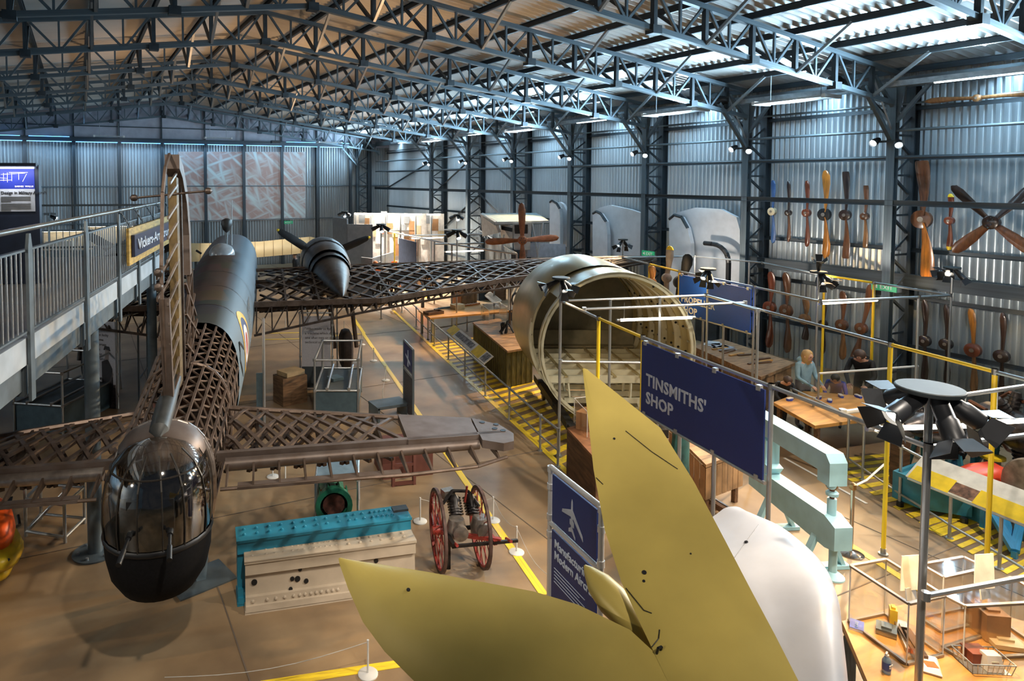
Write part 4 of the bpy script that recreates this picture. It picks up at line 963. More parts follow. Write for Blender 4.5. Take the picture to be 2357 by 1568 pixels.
for k in range(10):
    a = 6.28318*k/10; side = Vector((axg.y, -axg.x, 0)); d = side*math.cos(a)+Vector((0, 0, 1))*math.sin(a)
    MB().beam(og+axg*.05+d*.225, og+axg*.14+d*.225, .05, .03).build('cooling_slot', ORNG if k % 3 == 1 else BLACK, ge)
    MB().beam(og-axg*.02+d*.245, og+axg*.18+d*.245, .02, .04).build('rib', GREEN, ge)
for s in (-1, 1): MB().box(og+axg*.35+Vector((s*.17, 0, -.30)), (.08, .4, .24)).build('foot', GREEN, ge)
gs = thing('glass_top_stand', 'tube stand with slate glass top over the green engine', 'display stand')
c = [atZ(727, 1228), atZ(824, 1222), atZ(826, 1150), atZ(735, 1152)]; gs.location = sum(c, Vector())/4
cage(gs, c, 0, .78, .02); box_on(c, .79, .80, 'top_panel', mat('blue glass top', (.13, .20, .26), .2, 0, .1, 6), gs, .02)
for k in range(2): rod('brace_tube', Vector((c[k].x, c[k].y, .05)), Vector((c[3-k].x, c[3-k].y, .70)), .018, GALV, gs)

# ------------------------------------------------------------------ low white rope stanchions
def stanchion(px, py, h, label):
    t = thing('rope_stanchion', label, 'stanchion', atZ(px, py), group='low white rope stanchions')
    MB().lathe([(.105, 0), (.105, .012), (.09, .02), (.015, .024)], (0, 0, 0), n=22).build('base', WHITE, t, True, True)
    MB().tube((0, 0, .02), (0, 0, h), .011, n=8).build('stem', WHITE, t, True, True)
    MB().lathe([(.013, h), (.013, h+.012)], (0, 0, 0), n=8).build('cap', WHITE, t, local=True)
    return t
ST = [(833, 794, 'beside the far end of the walkway line'), (860, 831, 'second along the walkway from the far wing'), (888, 876, 'third along the walkway before the navy board'),
      (881, 931, 'nearest the side table of the navy board'), (967, 1201, 'left behind the red wheeled cart'), (1135, 1199, 'right behind the red wheeled cart'),
      (1189, 1272, 'on the yellow line beside the manufacturing sign'), (847, 1553, 'at the bottom edge below the olive tailplane'), (657, 1112, 'under the bomber tailplane'), (628, 1098, 'under the tailplane next to the fuselage'),
      (657, 757, 'in the shade under the far bomber wing'), (20, 1290, 'beside the orange rescue craft'), (792, 764, 'beyond the main wheel of the bomber')]
SH = .36
for px, py, l in ST: stanchion(px, py, SH, 'low white rope stanchion %s' % l)
ROPE = mat('thin white rope', (.5, .48, .44), .7)
def rope(i, j, label):
    a, b_ = atZ(*ST[i][:2]) if isinstance(i, int) else i, atZ(*ST[j][:2]) if isinstance(j, int) else j
    a = Vector((a.x, a.y, SH-.01)); b_ = Vector((b_.x, b_.y, SH-.01)); pts = [a.lerp(b_, k/8)-Vector((0, 0, .10*math.sin(math.pi*k/8))) for k in range(9)]
    o = MB().path(pts, .004, 5).build('barrier_rope', ROPE); tag(o, label, 'rope', 'thin barrier ropes')
for i, j, l in ((12, 0, 'thin rope strung across under the far wing'), (0, 1, 'thin rope between the two farthest walkway stanchions'), (1, 2, 'thin rope between the second and third walkway stanchions'), (2, 3, 'thin rope ending at the navy board side table'), (4, 5, 'thin rope behind the red wheeled cart'), (5, 6, 'thin rope from the cart to the yellow line stanchion'), (8, 9, 'thin rope under the bomber tailplane')): rope(i, j, l)
rope(7, atZ(380, 1640), 'thin rope crossing the lower left floor'); rope(6, atZ(1262, 1390), 'thin rope running to the manufacturing sign')

# ------------------------------------------------------------------ orange rescue craft at the left edge
rc = thing('rescue_craft', 'orange and yellow inflatable craft at the left edge of the floor', 'boat'); p0 = atZ(-25, 1330); rc.location = p0
OR, YE = mat('orange rubber', (.75, .10, .01), .4), mat('yellow rubber', (.75, .52, .02), .4)
def blob(name, c, d, m, e=(0, 0, 1)):
    o = MB().lathe([(.02, -.5), (.3, -.46), (.45, -.3), (.5, 0), (.45, .3), (.3, .46), (.02, .5)], (0, 0, 0), (0, 0, 1), 20).build(name, m, None, True); o.matrix_basis = Matrix.Translation(c) @ Matrix.Rotation(.35, 4, 'Z') @ Matrix.Diagonal((*d, 1)); return attach(o, rc)
blob('cover', p0+Vector((-.02, .25, .62)), (.55, 1.3, .55), OR); blob('lower_float', p0+Vector((.0, .15, .36)), (.72, 1.4, .32), YE); blob('bumper', p0+Vector((.0, .1, .16)), (.5, 1.0, .24), YE); blob('keel', p0+Vector((-.05, .0, .08)), (.4, .7, .16), BLACK)
MB().path([p0+Vector((.26+.05*math.sin(k), -.45+.14*k, .36+.05*math.cos(k*2))) for k in range(10)], .02, 6).build('grab_line', BLACK, rc, True)
MB().beam(p0+Vector((.18, -.3, .72)), p0+Vector((.22, .5, .80)), .06, .02).build('strap', BLACK, rc)
# pipe trestle next to the pole
tr_ = thing('tube_trestle', 'pale tube trestle on the floor left of the grey column', 'trestle'); tr_.location = atZ(110, 1240)
pp = [atZ(60, 1235), atZ(150, 1250), atZ(195, 1205), atZ(95, 1195)]
for a, b_ in ((0, 1), (1, 2), (2, 3), (3, 0)):
    for z in (.08, .55): rod('tube', Vector((pp[a].x, pp[a].y, z)), Vector((pp[b_].x, pp[b_].y, z)), .022, GALV, tr_)
for q in pp: rod('tube', (q.x, q.y, 0), (q.x, q.y, .8), .024, GALV, tr_)
rod('tube', (pp[0].x, pp[0].y, .05), (pp[2].x, pp[2].y, .8), .022, GALV, tr_)
# timber crate and brown plinth by the centre cabinet
bx = thing('timber_plinth', 'brown timber plinth standing behind the tube cabinet', 'plinth'); p = atZ(668, 925); bx.location = p
MB().box((p.x, p.y, .32), (.62, .5, .64), .2).build('body', mat('brown timber', (.16, .09, .045), .6, 0, .3, 4, stretch=(1, 1, 6)), bx); MB().box((p.x+.02, p.y, .70), (.5, .4, .10), .35).build('folded_cloth', mat('canvas', (.3, .22, .12), .8), bx)
# brown wooden trestle under the tailplane tip
wt = thing('wooden_trestle', 'dark red wooden trestle under the bomber tailplane', 'trestle'); a, b_ = atZ(905, 1120), atZ(953, 1115); wt.location = a
MRD = mat('dark red timber', (.10, .03, .02), .6)
for q in (a, b_): bar('leg', q, q+Vector((0, 0, .62)), .05, .05, MRD, wt)
for z in (.04, .36, .60): bar('rail', a+Vector((0, 0, z)), b_+Vector((0, 0, z)), .05, .05, MRD, wt)
MB().box((a.x+.45, a.y+.55, .25), (.9, .7, .5), -.2).build('box', MRD, wt)
# ------------------------------------------------------------------ cream fuselage barrel
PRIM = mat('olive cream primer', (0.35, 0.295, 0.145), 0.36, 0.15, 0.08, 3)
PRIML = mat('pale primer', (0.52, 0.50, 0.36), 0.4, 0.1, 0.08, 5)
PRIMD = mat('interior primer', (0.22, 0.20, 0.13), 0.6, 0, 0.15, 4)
fb = thing('fuselage_barrel', 'open cream-olive airliner fuselage barrel showing its inner frames', 'fuselage section')
c1 = atD(1421, 808, 13.0); c1.z = 1.86; c2 = atD(1322, 732, 16.2); c2.z = 1.90
axb = (c2-c1); axb.z = 0; Lb = axb.length; axb.normalize(); lat = Vector((axb.y, -axb.x, 0)); UZ = Vector((0, 0, 1)); RB = 1.50
fb.location = (c1.x, c1.y, 0)
def BR(t, th, r=RB):      # th: 0 top, increasing to the right seen from the open end
    return c1+axb*t+(lat*math.sin(th)+UZ*math.cos(th))*r
N = 56
# outer skin, with the large freight opening on the side facing the walkway (th around -pi/2)
def skin_strip(t0, t1, a0, a1, name, m, nn=40, r0=RB, r1=None, th=.03):
    r1 = r1 or r0; A = [a0+(a1-a0)*k/nn for k in range(nn+1)]
    b = MB(); rows = [[BR(t0, a, r0) for a in A], [BR(t1, a, r1) for a in A]]; inn = [[BR(t0, a, r0-th) for a in A], [BR(t1, a, r1-th) for a in A]]
    k = len(A); vs = rows[0]+rows[1]+inn[0]+inn[1]; fs = []
    for i in range(nn):
        fs += [(i, i+1, k+i+1, k+i), (2*k+i, 3*k+i, 3*k+i+1, 2*k+i+1), (i, 2*k+i, 2*k+i+1, i+1), (k+i, k+i+1, 3*k+i+1, 3*k+i)]
    fs += [(0, k, 3*k, 2*k), (k-1, 3*k-1, 4*k-1, 2*k-1)]
    b.add(vs, fs); return b.build(name, m, fb, True, fix=True)
PI = math.pi
skin_strip(0, .16, -PI, PI, 'end_hoop', PRIM, 56)
skin_strip(.16, 1.05, -.85, 1.9, 'roof_skin', PRIM)
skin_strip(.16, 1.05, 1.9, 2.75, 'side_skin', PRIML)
skin_strip(1.05, Lb, -PI+.35, PI-.35, 'barrel_skin', PRIM, 56)
skin_strip(1.0, 1.10, -2.6, -.80, 'opening_rim', PRIML, 30, RB+.012, RB+.012, .05)
skin_strip(.0, .05, -PI, PI, 'end_rim', PRIML, 56, RB+.014, RB+.014, .09)
# wing root bulge over the top left of the barrel
b = MB(); rings = []
for k in range(9):
    t = .9+(Lb-.9)*k/8; hgt = .16*math.sin(PI*min(1, (k+.6)/7)); rings.append([BR(t, -1.35+1.7*j/16, RB+.005+hgt*math.sin(PI*j/16)) for j in range(17)])
b.loft(rings, closed=False).build('root_fairing', PRIM, fb, True)
# inner frames
for k in range(9):
    t = .28+k*(Lb-.4)/8; a0 = -PI+.5 if t > 1.05 else -.85
    A = [a0+(PI-.45-a0)*i/30 for i in range(31)]
    b = MB(); rr = [[BR(t+dx, a, RB-.03-dr) for a in A] for dx, dr in ((-.035, 0), (-.035, .10), (.035, .10), (.035, 0))]
    b.loft(rr+[rr[0]], closed=False).build('frame_hoop', PRIML if k % 2 else PRIM, fb, True, fix=True)
    for i in range(0, 30, 3):
        if t > 1.05 or A[i] > -.6: MB().lathe([(.025, 0), (.025, .006)], BR(t-.04, A[i], RB-.085), -axb, 8).build('lightening_hole', BLACK, fb)
for i in range(16):
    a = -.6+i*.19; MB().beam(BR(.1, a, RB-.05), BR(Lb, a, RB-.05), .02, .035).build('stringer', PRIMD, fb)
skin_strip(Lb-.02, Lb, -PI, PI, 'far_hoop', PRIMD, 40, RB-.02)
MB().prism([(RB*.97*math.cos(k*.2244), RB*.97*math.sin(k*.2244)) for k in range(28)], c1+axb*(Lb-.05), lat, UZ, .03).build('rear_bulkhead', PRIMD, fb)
# floor grid
zf = -.62
for k in range(6):
    w = math.sqrt(RB**2-zf**2)-.06; o = c1+axb*(.15+.42*k)+UZ*zf
    MB().beam(o-lat*w, o+lat*w, .05, .14).build('floor_beam', PRIML, fb)
    MB().beam(o-lat*w*.75-UZ*.42, o+lat*w*.75-UZ*.42, .05, .10).build('lower_beam', PRIML, fb)
    for s in (-.7, -.25, .25, .7): MB().beam(o+lat*w*s, o+lat*w*s*.95-UZ*.42, .035, .035).build('floor_strut', PRIML, fb)
for s in (-.95, -.5, 0, .5, .95): MB().beam(c1+lat*s+UZ*(zf+.06)+axb*.1, c1+lat*s+UZ*(zf+.06)+axb*2.4, .06, .03).build('seat_rail', PRIM, fb)
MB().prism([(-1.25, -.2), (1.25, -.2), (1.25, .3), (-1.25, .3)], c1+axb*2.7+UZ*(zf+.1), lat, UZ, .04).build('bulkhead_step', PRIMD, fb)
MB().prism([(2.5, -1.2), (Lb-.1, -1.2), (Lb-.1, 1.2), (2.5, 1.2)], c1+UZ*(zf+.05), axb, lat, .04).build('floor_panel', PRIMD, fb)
# cradle trolley
DKT = mat('dark trolley', (.03, .028, .026), .6, .2)
tl = thing('barrel_trolley', 'dark wheeled trolley carrying the cream fuselage barrel', 'trolley', (c1.x, c1.y, 0))
for s in (-.85, .85):
    MB().beam(c1+lat*s+axb*-.25+Vector((0, 0, -c1.z+.30)), c1+lat*s+axb*(Lb+.2)+Vector((0, 0, -c1.z+.30)), .14, .16).build('rail', DKT, tl)
    for t in (.1, 2.6):
        o = c1+lat*s+axb*t; MB().lathe([(.10, -.03), (.11, 0), (.10, .03)], (o.x, o.y, .11), lat, 16).build('wheel', BLACK, tl, True); MB().box((o.x, o.y, .2), (.1, .1, .1)).build('fork', DKT, tl)
for t in (.1, 1.3, 2.8): MB().beam(c1+lat*.95+axb*t+Vector((0, 0, -c1.z+.36)), c1-lat*.95+axb*t+Vector((0, 0, -c1.z+.36)), .10, .08).build('cross_bar', DKT, tl)

# ------------------------------------------------------------------ olive tail surfaces in the foreground
OLIVE = mat('olive gold primer', (0.43, 0.335, 0.085), 0.42, 0.1, 0.06, 2.2)
tail = thing('airliner_tail', 'olive gold painted airliner fin and tailplane filling the foreground', 'aircraft tail', (atD(1650, 1760, 3.8).x, atD(1650, 1760, 3.8).y, 0))
def blade(secs, nm, m, parent, thick, nseg=10):
    """secs: list of (leading point, trailing point, thickness); lens sections lofted"""
    rings = []
    for a, b_, th in secs:
        a, b_ = Vector(a), Vector(b_); ch = b_-a; r = []
        nrm_ = thick
        for k in range(nseg+1): s = k/nseg; r.append(a+ch*s+nrm_*(th*math.sqrt(max(0, s))*(1-s)*1.6))
        for k in range(nseg-1, 0, -1): s = k/nseg; r.append(a+ch*s-nrm_*(th*math.sqrt(max(0, s))*(1-s)*1.6))
        rings.append(r)
    return MB().loft(rings).build(nm, m, parent, True, fix=True)
def LP(px, py, d): return atD(px, py, d)
# fin: left edge and right edge traced from tip to root
finL = [(1341, 850, 6.2), (1352, 950, 5.85), (1366, 1080, 5.4), (1392, 1220, 4.95), (1430, 1340, 4.6), (1478, 1445, 4.3), (1540, 1575, 3.95), (1600, 1700, 3.7)]
finR = [(1352, 851, 6.15), (1520, 985, 5.6), (1598, 1110, 5.15), (1672, 1250, 4.7), (1732, 1365, 4.35), (1783, 1460, 4.1), (1840, 1572, 3.8), (1905, 1700, 3.55)]
nf = (LP(*finR[4])-LP(*finL[4])).cross(LP(*finL[7])-LP(*finL[0])).normalized()
fin_o = blade([(LP(*a), LP(*b_), .02+.045*i/7) for i, (a, b_) in enumerate(zip(finL, finR))], 'fin', OLIVE, tail, nf)
from mathutils.bvhtree import BVHTree
def hit(o, x, y, lift=.003):
    me = o.data; bv = BVHTree.FromPolygons([v.co for v in me.vertices], [tuple(p.vertices) for p in me.polygons]); h = bv.ray_cast(EYE, ray(x, y).normalized())
    return (h[0]-ray(x, y).normalized()*lift, h[1]) if h[0] else (None, None)
# rudder seam, hinge cut-outs
for pts in ([(1440, 992), (1500, 1040), (1560, 1080)], [(1413, 1320), (1482, 1405), (1500, 1412)], [(1362, 1090), (1388, 1115)], [(1500, 1490), (1516, 1470), (1518, 1450)]):
    q = [hit(fin_o, x+(x2-x)*k/5, y+(y2-y)*k/5)[0] for (x, y), (x2, y2) in zip(pts, pts[1:]) for k in range(6)]; q = [v for v in q if v]
    if len(q) > 1: MB().path(q, .0035, 4).build('skin_seam', BLACK, tail)
for x, y, r_ in ((1483, 1318, .016), (1482, 1338, .010), (1590, 1275, .006), (1414, 1010, .010)):
    h, nr = hit(fin_o, x, y)
    if h: MB().lathe([(r_, 0), (r_, .003)], h, nr if nr.dot(EYE-h) > 0 else -nr, 8).build('rivet_hole', BLACK, tail)
# tailplane
tpL = [(779, 1287, 4.75), (782, 1300, 4.7), (800, 1352, 4.55), (835, 1432, 4.35), (885, 1500, 4.2), (960, 1575, 4.05), (1060, 1650, 3.9), (1230, 1780, 3.7)]
tpR = [(790, 1286, 4.76), (860, 1297, 4.78), (980, 1316, 4.74), (1110, 1340, 4.68), (1230, 1362, 4.62), (1330, 1392, 4.5), (1450, 1450, 4.3), (1580, 1570, 3.95)]
nt_ = (LP(*tpR[4])-LP(*tpL[4])).cross(LP(*tpL[7])-LP(*tpL[0])).normalized()
tp_o = blade([(LP(*a), LP(*b_), .02+.05*i/7) for i, (a, b_) in enumerate(zip(tpL, tpR))], 'tailplane', OLIVE, tail, nt_)
h, nr = hit(tp_o, 940, 1358)
if h: MB().lathe([(.014, 0), (.014, .003)], h, nr if nr.dot(EYE-h) > 0 else -nr, 8).build('rivet_hole', BLACK, tail)
# bullet fairing where they meet
bp = [(1346, 1302, 4.85, .01), (1354, 1312, 4.82, .04), (1378, 1343, 4.74, .10), (1412, 1383, 4.64, .125), (1452, 1430, 4.5, .10), (1488, 1475, 4.36, .06), (1515, 1508, 4.22, .012)]
P_ = [LP(x, y, d) for x, y, d, r in bp]; rg = []
for i, (x, y, d, r) in enumerate(bp):
    a, c_ = P_[max(0, i-1)], P_[min(len(P_)-1, i+1)]; X_, Y_, Z_, _ = frame(a, c_); rg.append([P_[i]+(X_*math.cos(6.28318*k/18)*1.0+Y_*math.sin(6.28318*k/18)*.8)*r for k in range(18)])
MB().loft(rg).build('bullet_fairing', OLIVE, tail, True)
hh = hit(fin_o, 1520, 1494, .0)[0] or atD(1520, 1494, 4.1)
MB().path([hh+Vector((-.03, 0, -.02)), hh+Vector((-.03, -.01, .02)), hh+Vector((.0, -.01, .02)), hh+Vector((.0, 0, -.015)), hh+Vector((.03, 0, -.01))], .008, 6).build('hinge', BLACK, tail)
# stub fuselage below the fin root, out of frame, holding the pieces up
q = atD(1650, 1760, 3.8); q.z = 0
MB().loft([[Vector((q.x+.35*math.cos(a), q.y+.25*math.sin(a), z)) for a in [k*.5236 for k in range(12)]] for z in (0, 1.7)]).build('stand', DKT, tail)

# ------------------------------------------------------------------ white wing tip behind it
PEARL = mat('pearl white skin', (0.58, 0.59, 0.63), 0.36, 0.0, 0.05, 3)
ww = thing('white_wing_panel', 'white curved wing panel with bright rounded edge behind the olive fin', 'wing', (atD(1830, 1560, 4.6).x, atD(1830, 1560, 4.6).y, 0))
grid = [[(1560, 1240, 6.5), (1640, 1190, 6.6), (1668, 1170, 6.62), (1690, 1166, 6.62), (1702, 1168, 6.62)],
        [(1590, 1300, 6.0), (1700, 1230, 6.12), (1770, 1205, 6.15), (1795, 1212, 6.14), (1802, 1224, 6.16)],
        [(1620, 1370, 5.5), (1730, 1300, 5.62), (1830, 1262, 5.68), (1878, 1280, 5.68), (1890, 1302, 5.72)],
        [(1660, 1450, 5.1), (1770, 1390, 5.2), (1870, 1340, 5.25), (1915, 1350, 5.28), (1928, 1375, 5.36)],
        [(1720, 1560, 4.7), (1810, 1490, 4.78), (1890, 1440, 4.85), (1928, 1440, 4.92), (1940, 1462, 5.0)],
        [(1790, 1680, 4.3), (1860, 1620, 4.4), (1912, 1570, 4.5), (1942, 1555, 4.6), (1952, 1570, 4.7)],
        [(1850, 1800, 4.0), (1890, 1740, 4.1), (1925, 1700, 4.2), (1952, 1680, 4.3), (1962, 1700, 4.4)]]
def catmull(P, n):
    out = []
    for i in range(len(P)-1):
        p0, p1, p2, p3 = P[max(0, i-1)], P[i], P[i+1], P[min(len(P)-1, i+2)]
        for k in range(n): t = k/n; out.append(.5*((2*p1)+(p2-p0)*t+(2*p0-5*p1+4*p2-p3)*t*t+(3*p1-p0-3*p2+p3)*t**3))
    return out+[P[-1]]
top = [catmull([atD(*p) for p in row], 5) for row in grid]; top = [list(r) for r in zip(*[catmull(list(c_), 5) for c_ in zip(*top)])]; rings = []
for row in top:
    low = [p-Vector((0, 0, .16+.01*k)) for k, p in enumerate(row[:-1])][::-1]; rings.append(row+low)
o = MB().loft(rings).build('skin', PEARL, ww, True, fix=True)
q = atD(1830, 1560, 4.6)
MB().box((q.x-.1, q.y-.05, .62), (.5, .25, 1.25)).build('stand', DKT, ww)
h, nr = hit(o, 1718, 1249)
if h: MB().lathe([(.016, 0), (.016, .01)], h, nr if nr.dot(EYE-h) > 0 else -nr, 8).build('latch', BLACK, ww)
q_ = [v for v in (hit(o, 1746-8*k, 1208+11*k, .002)[0] for k in range(9)) if v]
if len(q_) > 1: MB().path(q_, .003, 4).build('panel_seam', mat('grey seam', (.25, .25, .26), .6), ww)

# ------------------------------------------------------------------ manufacturing sign in a tube frame
ms = thing('manufacturing_sign', 'navy tube-framed sign with white jet silhouette and Manufacturing Modern Aircraft heading', 'sign')
TUBW = mat('bright tube', (.62, .64, .66), .3, .6)
a, b_ = atD(1266, 1075, 7.0), atD(1386, 1166, 6.0)
zt = (a.z+b_.z)/2; a = atZ(1268, 1075, zt); b_ = atZ(1385, 1168, zt); u = b_-a; w = u.length; u.normalize(); ms.location = (a.x, a.y, 0); nn = Vector((u.y, -u.x, 0)); nn = nn if nn.dot(EYE-a) > 0 else -nn
G = lambda s, z, off=0: Vector((a.x, a.y, 0))+u*s+nn*off+Vector((0, 0, z))
for s in (0, w): rod('upright', G(s, 0), G(s, zt-.02), .028, TUBW, ms, 12)
hz = zt-.58*1.0
for z in (zt, hz): rod('cross_tube', G(0, z), G(w, z), .028, TUBW, ms, 12)
for s in (0, w):
    for z in (zt-.02, zt-.20, hz+.06, hz-.12): MB().lathe([(.036, -.03), (.036, .03)], G(s, z), (0, 0, 1), 12).build('clamp', TUBW, ms, True)
MB().prism([(.05, hz+.04), (w-.06, hz+.04), (w-.06, zt-.05), (.05, zt-.05)], G(0, 0), u, UZ, .02).build('upper_panel', NAVY, ms)
MB().prism([(.05, .05), (w-.06, .05), (w-.06, hz-.05), (.05, hz-.05)], G(0, 0), u, UZ, .02).build('lower_panel', NAVY, ms)
SILV = mat('silver print', (.38, .42, .50), .5)
hx = w*.48; ht = zt-.14; hb = hz+.08; k_ = (ht-hb)
def sil(pts): MB().prism([(hx+x*k_, hb+y*k_) for x, y in pts], G(0, 0, .014), u, UZ, .004).build('jet_silhouette', SILV, ms)
sil([(-.035, .18), (.035, .18), (.045, .55), (.03, .92), (0, 1.0), (-.03, .92), (-.045, .55)]); sil([(-.04, .70), (-.48, .52), (-.50, .43), (-.04, .50)]); sil([(.04, .70), (.52, .22), (.54, .10), (.04, .50)])
sil([(-.10, .42), (-.04, .42), (-.04, .26), (-.10, .28)]); sil([(.04, .42), (.10, .38), (.10, .24), (.04, .26)]); sil([(0, .24), (.17, .02), (.17, -.05), (0, .10)]); sil([(0, .24), (-.15, .14), (-.15, .04), (0, .10)])
text('heading', 'Manufacturing', G(.11, hz-.20, .012), u, UZ, .115, LETTER, ms, bold=.002, sx=.95); text('heading', 'Modern Aircraft', G(.11, hz-.32, .012), u, UZ, .115, LETTER, ms, bold=.002, sx=.95)
for k in range(5): bar('text_line', G(.11, hz-.42-.035*k, .012), G(.11+w*(.62-.1*(k % 2)), hz-.42-.035*k, .012), .010, .003, LETTER, ms)
# ------------------------------------------------------------------ shop frames of scaffold tube
ZF = 2.92
def V3(p, z): return Vector((p.x, p.y, z))
def frame_thing(name, label, rails, posts, loc):
    t = thing(name, label, 'frame', loc)
    for (x0, y0, x1, y1, z, m) in rails:
        a, b_ = atZ(x0, y0, z), atZ(x1, y1, z); rod('rail', a, b_, .024, m, t, 8)
        for q in (a, b_): MB().lathe([(.034, -.035), (.034, .035)], q, (0, 0, 1), 8).build('joint', GALV, t)
    for (x, y, z, m) in posts:
        p = atZ(x, y, z); q = V3(p, 0); rod('post', q, p, .024 if m is GALV else .028, m, t, 8)
        MB().lathe([(.06, 0), (.06, .02), (.034, .02), (.034, .09)], q, n=10).build('foot', GALV, t)
    return t
Gv, Ye = GALV, YELLOW
P1 = atZ(1291, 693, ZF); P2 = atZ(2137, 1030, ZF)
frame_thing('scaffold_enclosure', 'grey scaffold frame with yellow posts around the tinsmiths area',
    [(1291, 693, 1378, 733, ZF, Gv), (1378, 733, 1480, 777, ZF, Ye), (1480, 777, 1776, 890, ZF, Gv), (1776, 890, 2137, 1030, ZF, Gv), (1291, 693, 1625, 680, ZF, Gv),
     (1345, 712, 1715, 697, ZF, Gv), (2137, 1030, 2420, 995, ZF, Gv), (1940, 950, 2420, 880, ZF, Gv), (2131, 1372, 2420, 1318, 1.78, Gv),
     (1290, 832, 1478, 835, 1.9, Gv)],
    [(1378, 733, ZF, Ye), (1480, 777, ZF, Ye), (1776, 890, ZF, Gv), (1405, 690, ZF, Gv), (1519, 685, ZF, Gv)], V3(atZ(1776, 890, ZF), 0))
frame_thing('scaffold_enclosure', 'scaffold frame with two yellow posts around the engine bay',
    [(1625, 680, 2050, 793, ZF, Gv), (2050, 793, 2290, 856, ZF, Ye), (2290, 856, 2420, 890, ZF, Gv), (1625, 680, 1745, 715, ZF, Gv), (1888, 694, 2115, 684, ZF, Gv)],
    [(2050, 793, ZF, Ye), (2290, 856, ZF, Ye), (1745, 715, ZF, Gv)], V3(atZ(2050, 793, ZF), 0))
frame_thing('scaffold_enclosure', 'scaffold frame with yellow gateway around the propeller shop',
    [(1434, 593, 1495, 608, ZF, Gv), (1495, 608, 1564, 625, ZF, Ye), (1564, 625, 1737, 661, ZF, Gv), (1737, 661, 1888, 694, ZF, Gv), (1898, 634, 2012, 651, ZF, Ye), (2012, 651, 2187, 680, ZF, Gv), (2115, 684, 2187, 680, ZF, Gv), (1755, 605, 1898, 634, ZF, Gv), (1434, 593, 1600, 590, ZF, Gv), (1600, 590, 1755, 605, ZF, Gv)],
    [(1495, 608, ZF, Ye), (1564, 625, ZF, Ye), (1737, 661, ZF, Gv), (1898, 634, ZF, Ye), (2012, 651, ZF, Ye), (2115, 684, ZF, Gv), (1600, 590, ZF, Gv), (1725, 600, ZF, Gv)], V3(atZ(1564, 625, ZF), 0))
# ---- shop sign boards
def board(name, label, tl, tr, zt, zb, m, words, tx, tz, size, lm, sp=1.0, extra=True, legs=False):
    a, b_ = atZ(*tl, zt), atZ(*tr, zt); u = b_-a; w = u.length; u.normalize(); n = Vector((u.y, -u.x, 0)); n = n if n.dot(EYE-a) > 0 else -n
    t = thing(name, label, 'sign', V3((a+b_)/2, 0 if legs else zb))
    A = V3(a, 0)+n*.04
    MB().prism([(.03, zb), (w-.03, zb), (w-.03, zt-.03), (.03, zt-.03)], A, u, (0, 0, 1), .02).build('panel', m, t)
    for k, s in enumerate(words): text('lettering', s, A+u*tx*w+Vector((0, 0, zt-tz-k*size*1.12))+n*.012, u, (0, 0, 1), size, lm, t, bold=size*.025, sp=1.06)
    if extra:
        rod('bottom_rail', A+Vector((0, 0, zb-.02)), A+u*w+Vector((0, 0, zb-.02)), .022, GALV, t)
        for s in (.05, .35, .65, .95): MB().box(A+u*w*s+Vector((0, 0, zb)), (.05, .05, .06)).build('clip', GALV, t); MB().box(A+u*w*s+Vector((0, 0, zt-.03)), (.05, .05, .06)).build('clip', GALV, t)
        for s in (.36, .64): rod('support_post', A+u*w*s-n*.03, A+u*w*s+Vector((0, 0, zb-.02))-n*.03, .024, GALV, t)
    return t, A, u, n, w
BLUES = mat('bright blue panel', (0.004, 0.07, 0.46), 0.45, 0, 0.05, 30)
board('tinsmiths_sign', "large navy board lettered TINSMITHS' SHOP in a tube frame", (1482, 780), (1774, 893), ZF, 1.90, NAVY, ["TINSMITHS'", 'SHOP'], .065, .60, .225, mat('grey lettering', (.42, .46, .54), .6))
board('propeller_sign', 'bright blue board lettered PROPELLER SHOP', (1566, 628), (1736, 663), ZF, 1.98, BLUES, ['PROPELLER', 'SHOP'], .05, .66, .215, mat('white lettering', (.75, .77, .80), .6))
# ---- lamp masts
def mast(px, py, z, label, lamps, r=.19, dia=.026, power=0, col=NEUT, up_lamp=False, size=1.0, barn=True, cone=70):
    """py is the disc's pixel height at height z"""
    p = atZ(px, py, z); q = V3(p, 0); t = thing('lamp_mast', label, 'light', q)
    rod('pole', q, V3(q, z), dia, GALV, t, 10)
    MB().lathe([(.06, 0), (.06, .03)], q, n=10).build('foot', GALV, t)
    MB().lathe([(.02, -.015), (r*.97, -.015), (r, -.005), (r, .018), (r*.97, .025), (.02, .025)], V3(q, z), n=28).build('disc', mat('lamp disc', (.03, .04, .045), .65, .1), t, True)
    for (ang, tilt, lensm) in lamps:
        d = Vector((math.cos(ang), math.sin(ang), -tilt)); s = V3(q, z-.05)+Vector((math.cos(ang), math.sin(ang), 0))*r*.35
        can(t, s, s+d, .055*size, .22*size, lensm, 'spot_lamp', barn)
        rod('yoke', s+Vector((0, 0, .05)), s+d.normalized()*.08*size, .012, CAN, t, 6)
        if power:
            e = s+d.normalized()*(.26*size); spot(e, e+d, power, cone, col, .5, .05)
    if up_lamp: can(t, V3(q, z+.05), V3(q, z+.05)+Vector((-.4, -.3, 1)), .05, .18, LAMPC, 'spot_lamp', True)
    return t
LW = LAMPW
mast(2140, 897, 3.40, 'nearest lamp mast with a broad disc and four hooded spotlights', [(2.9, .55, LW), (4.3, 1.6, LW), (5.6, .7, LW), (1.2, .5, LAMPC)], .24, .03, 30, WARM, size=1.5)
mast(1291, 641, 3.335, 'lamp mast with disc head in front of the cream barrel', [(2.7, .5, LAMPC), (.2, .7, LW), (4.4, .9, LW)], .16, .026, 60, WARM)
mast(1434, 552, 3.25, 'slim lamp mast behind the cream barrel', [(3.3, .8, LAMPC), (.3, .8, LAMPC)], .15, .022, 40, NEUT)
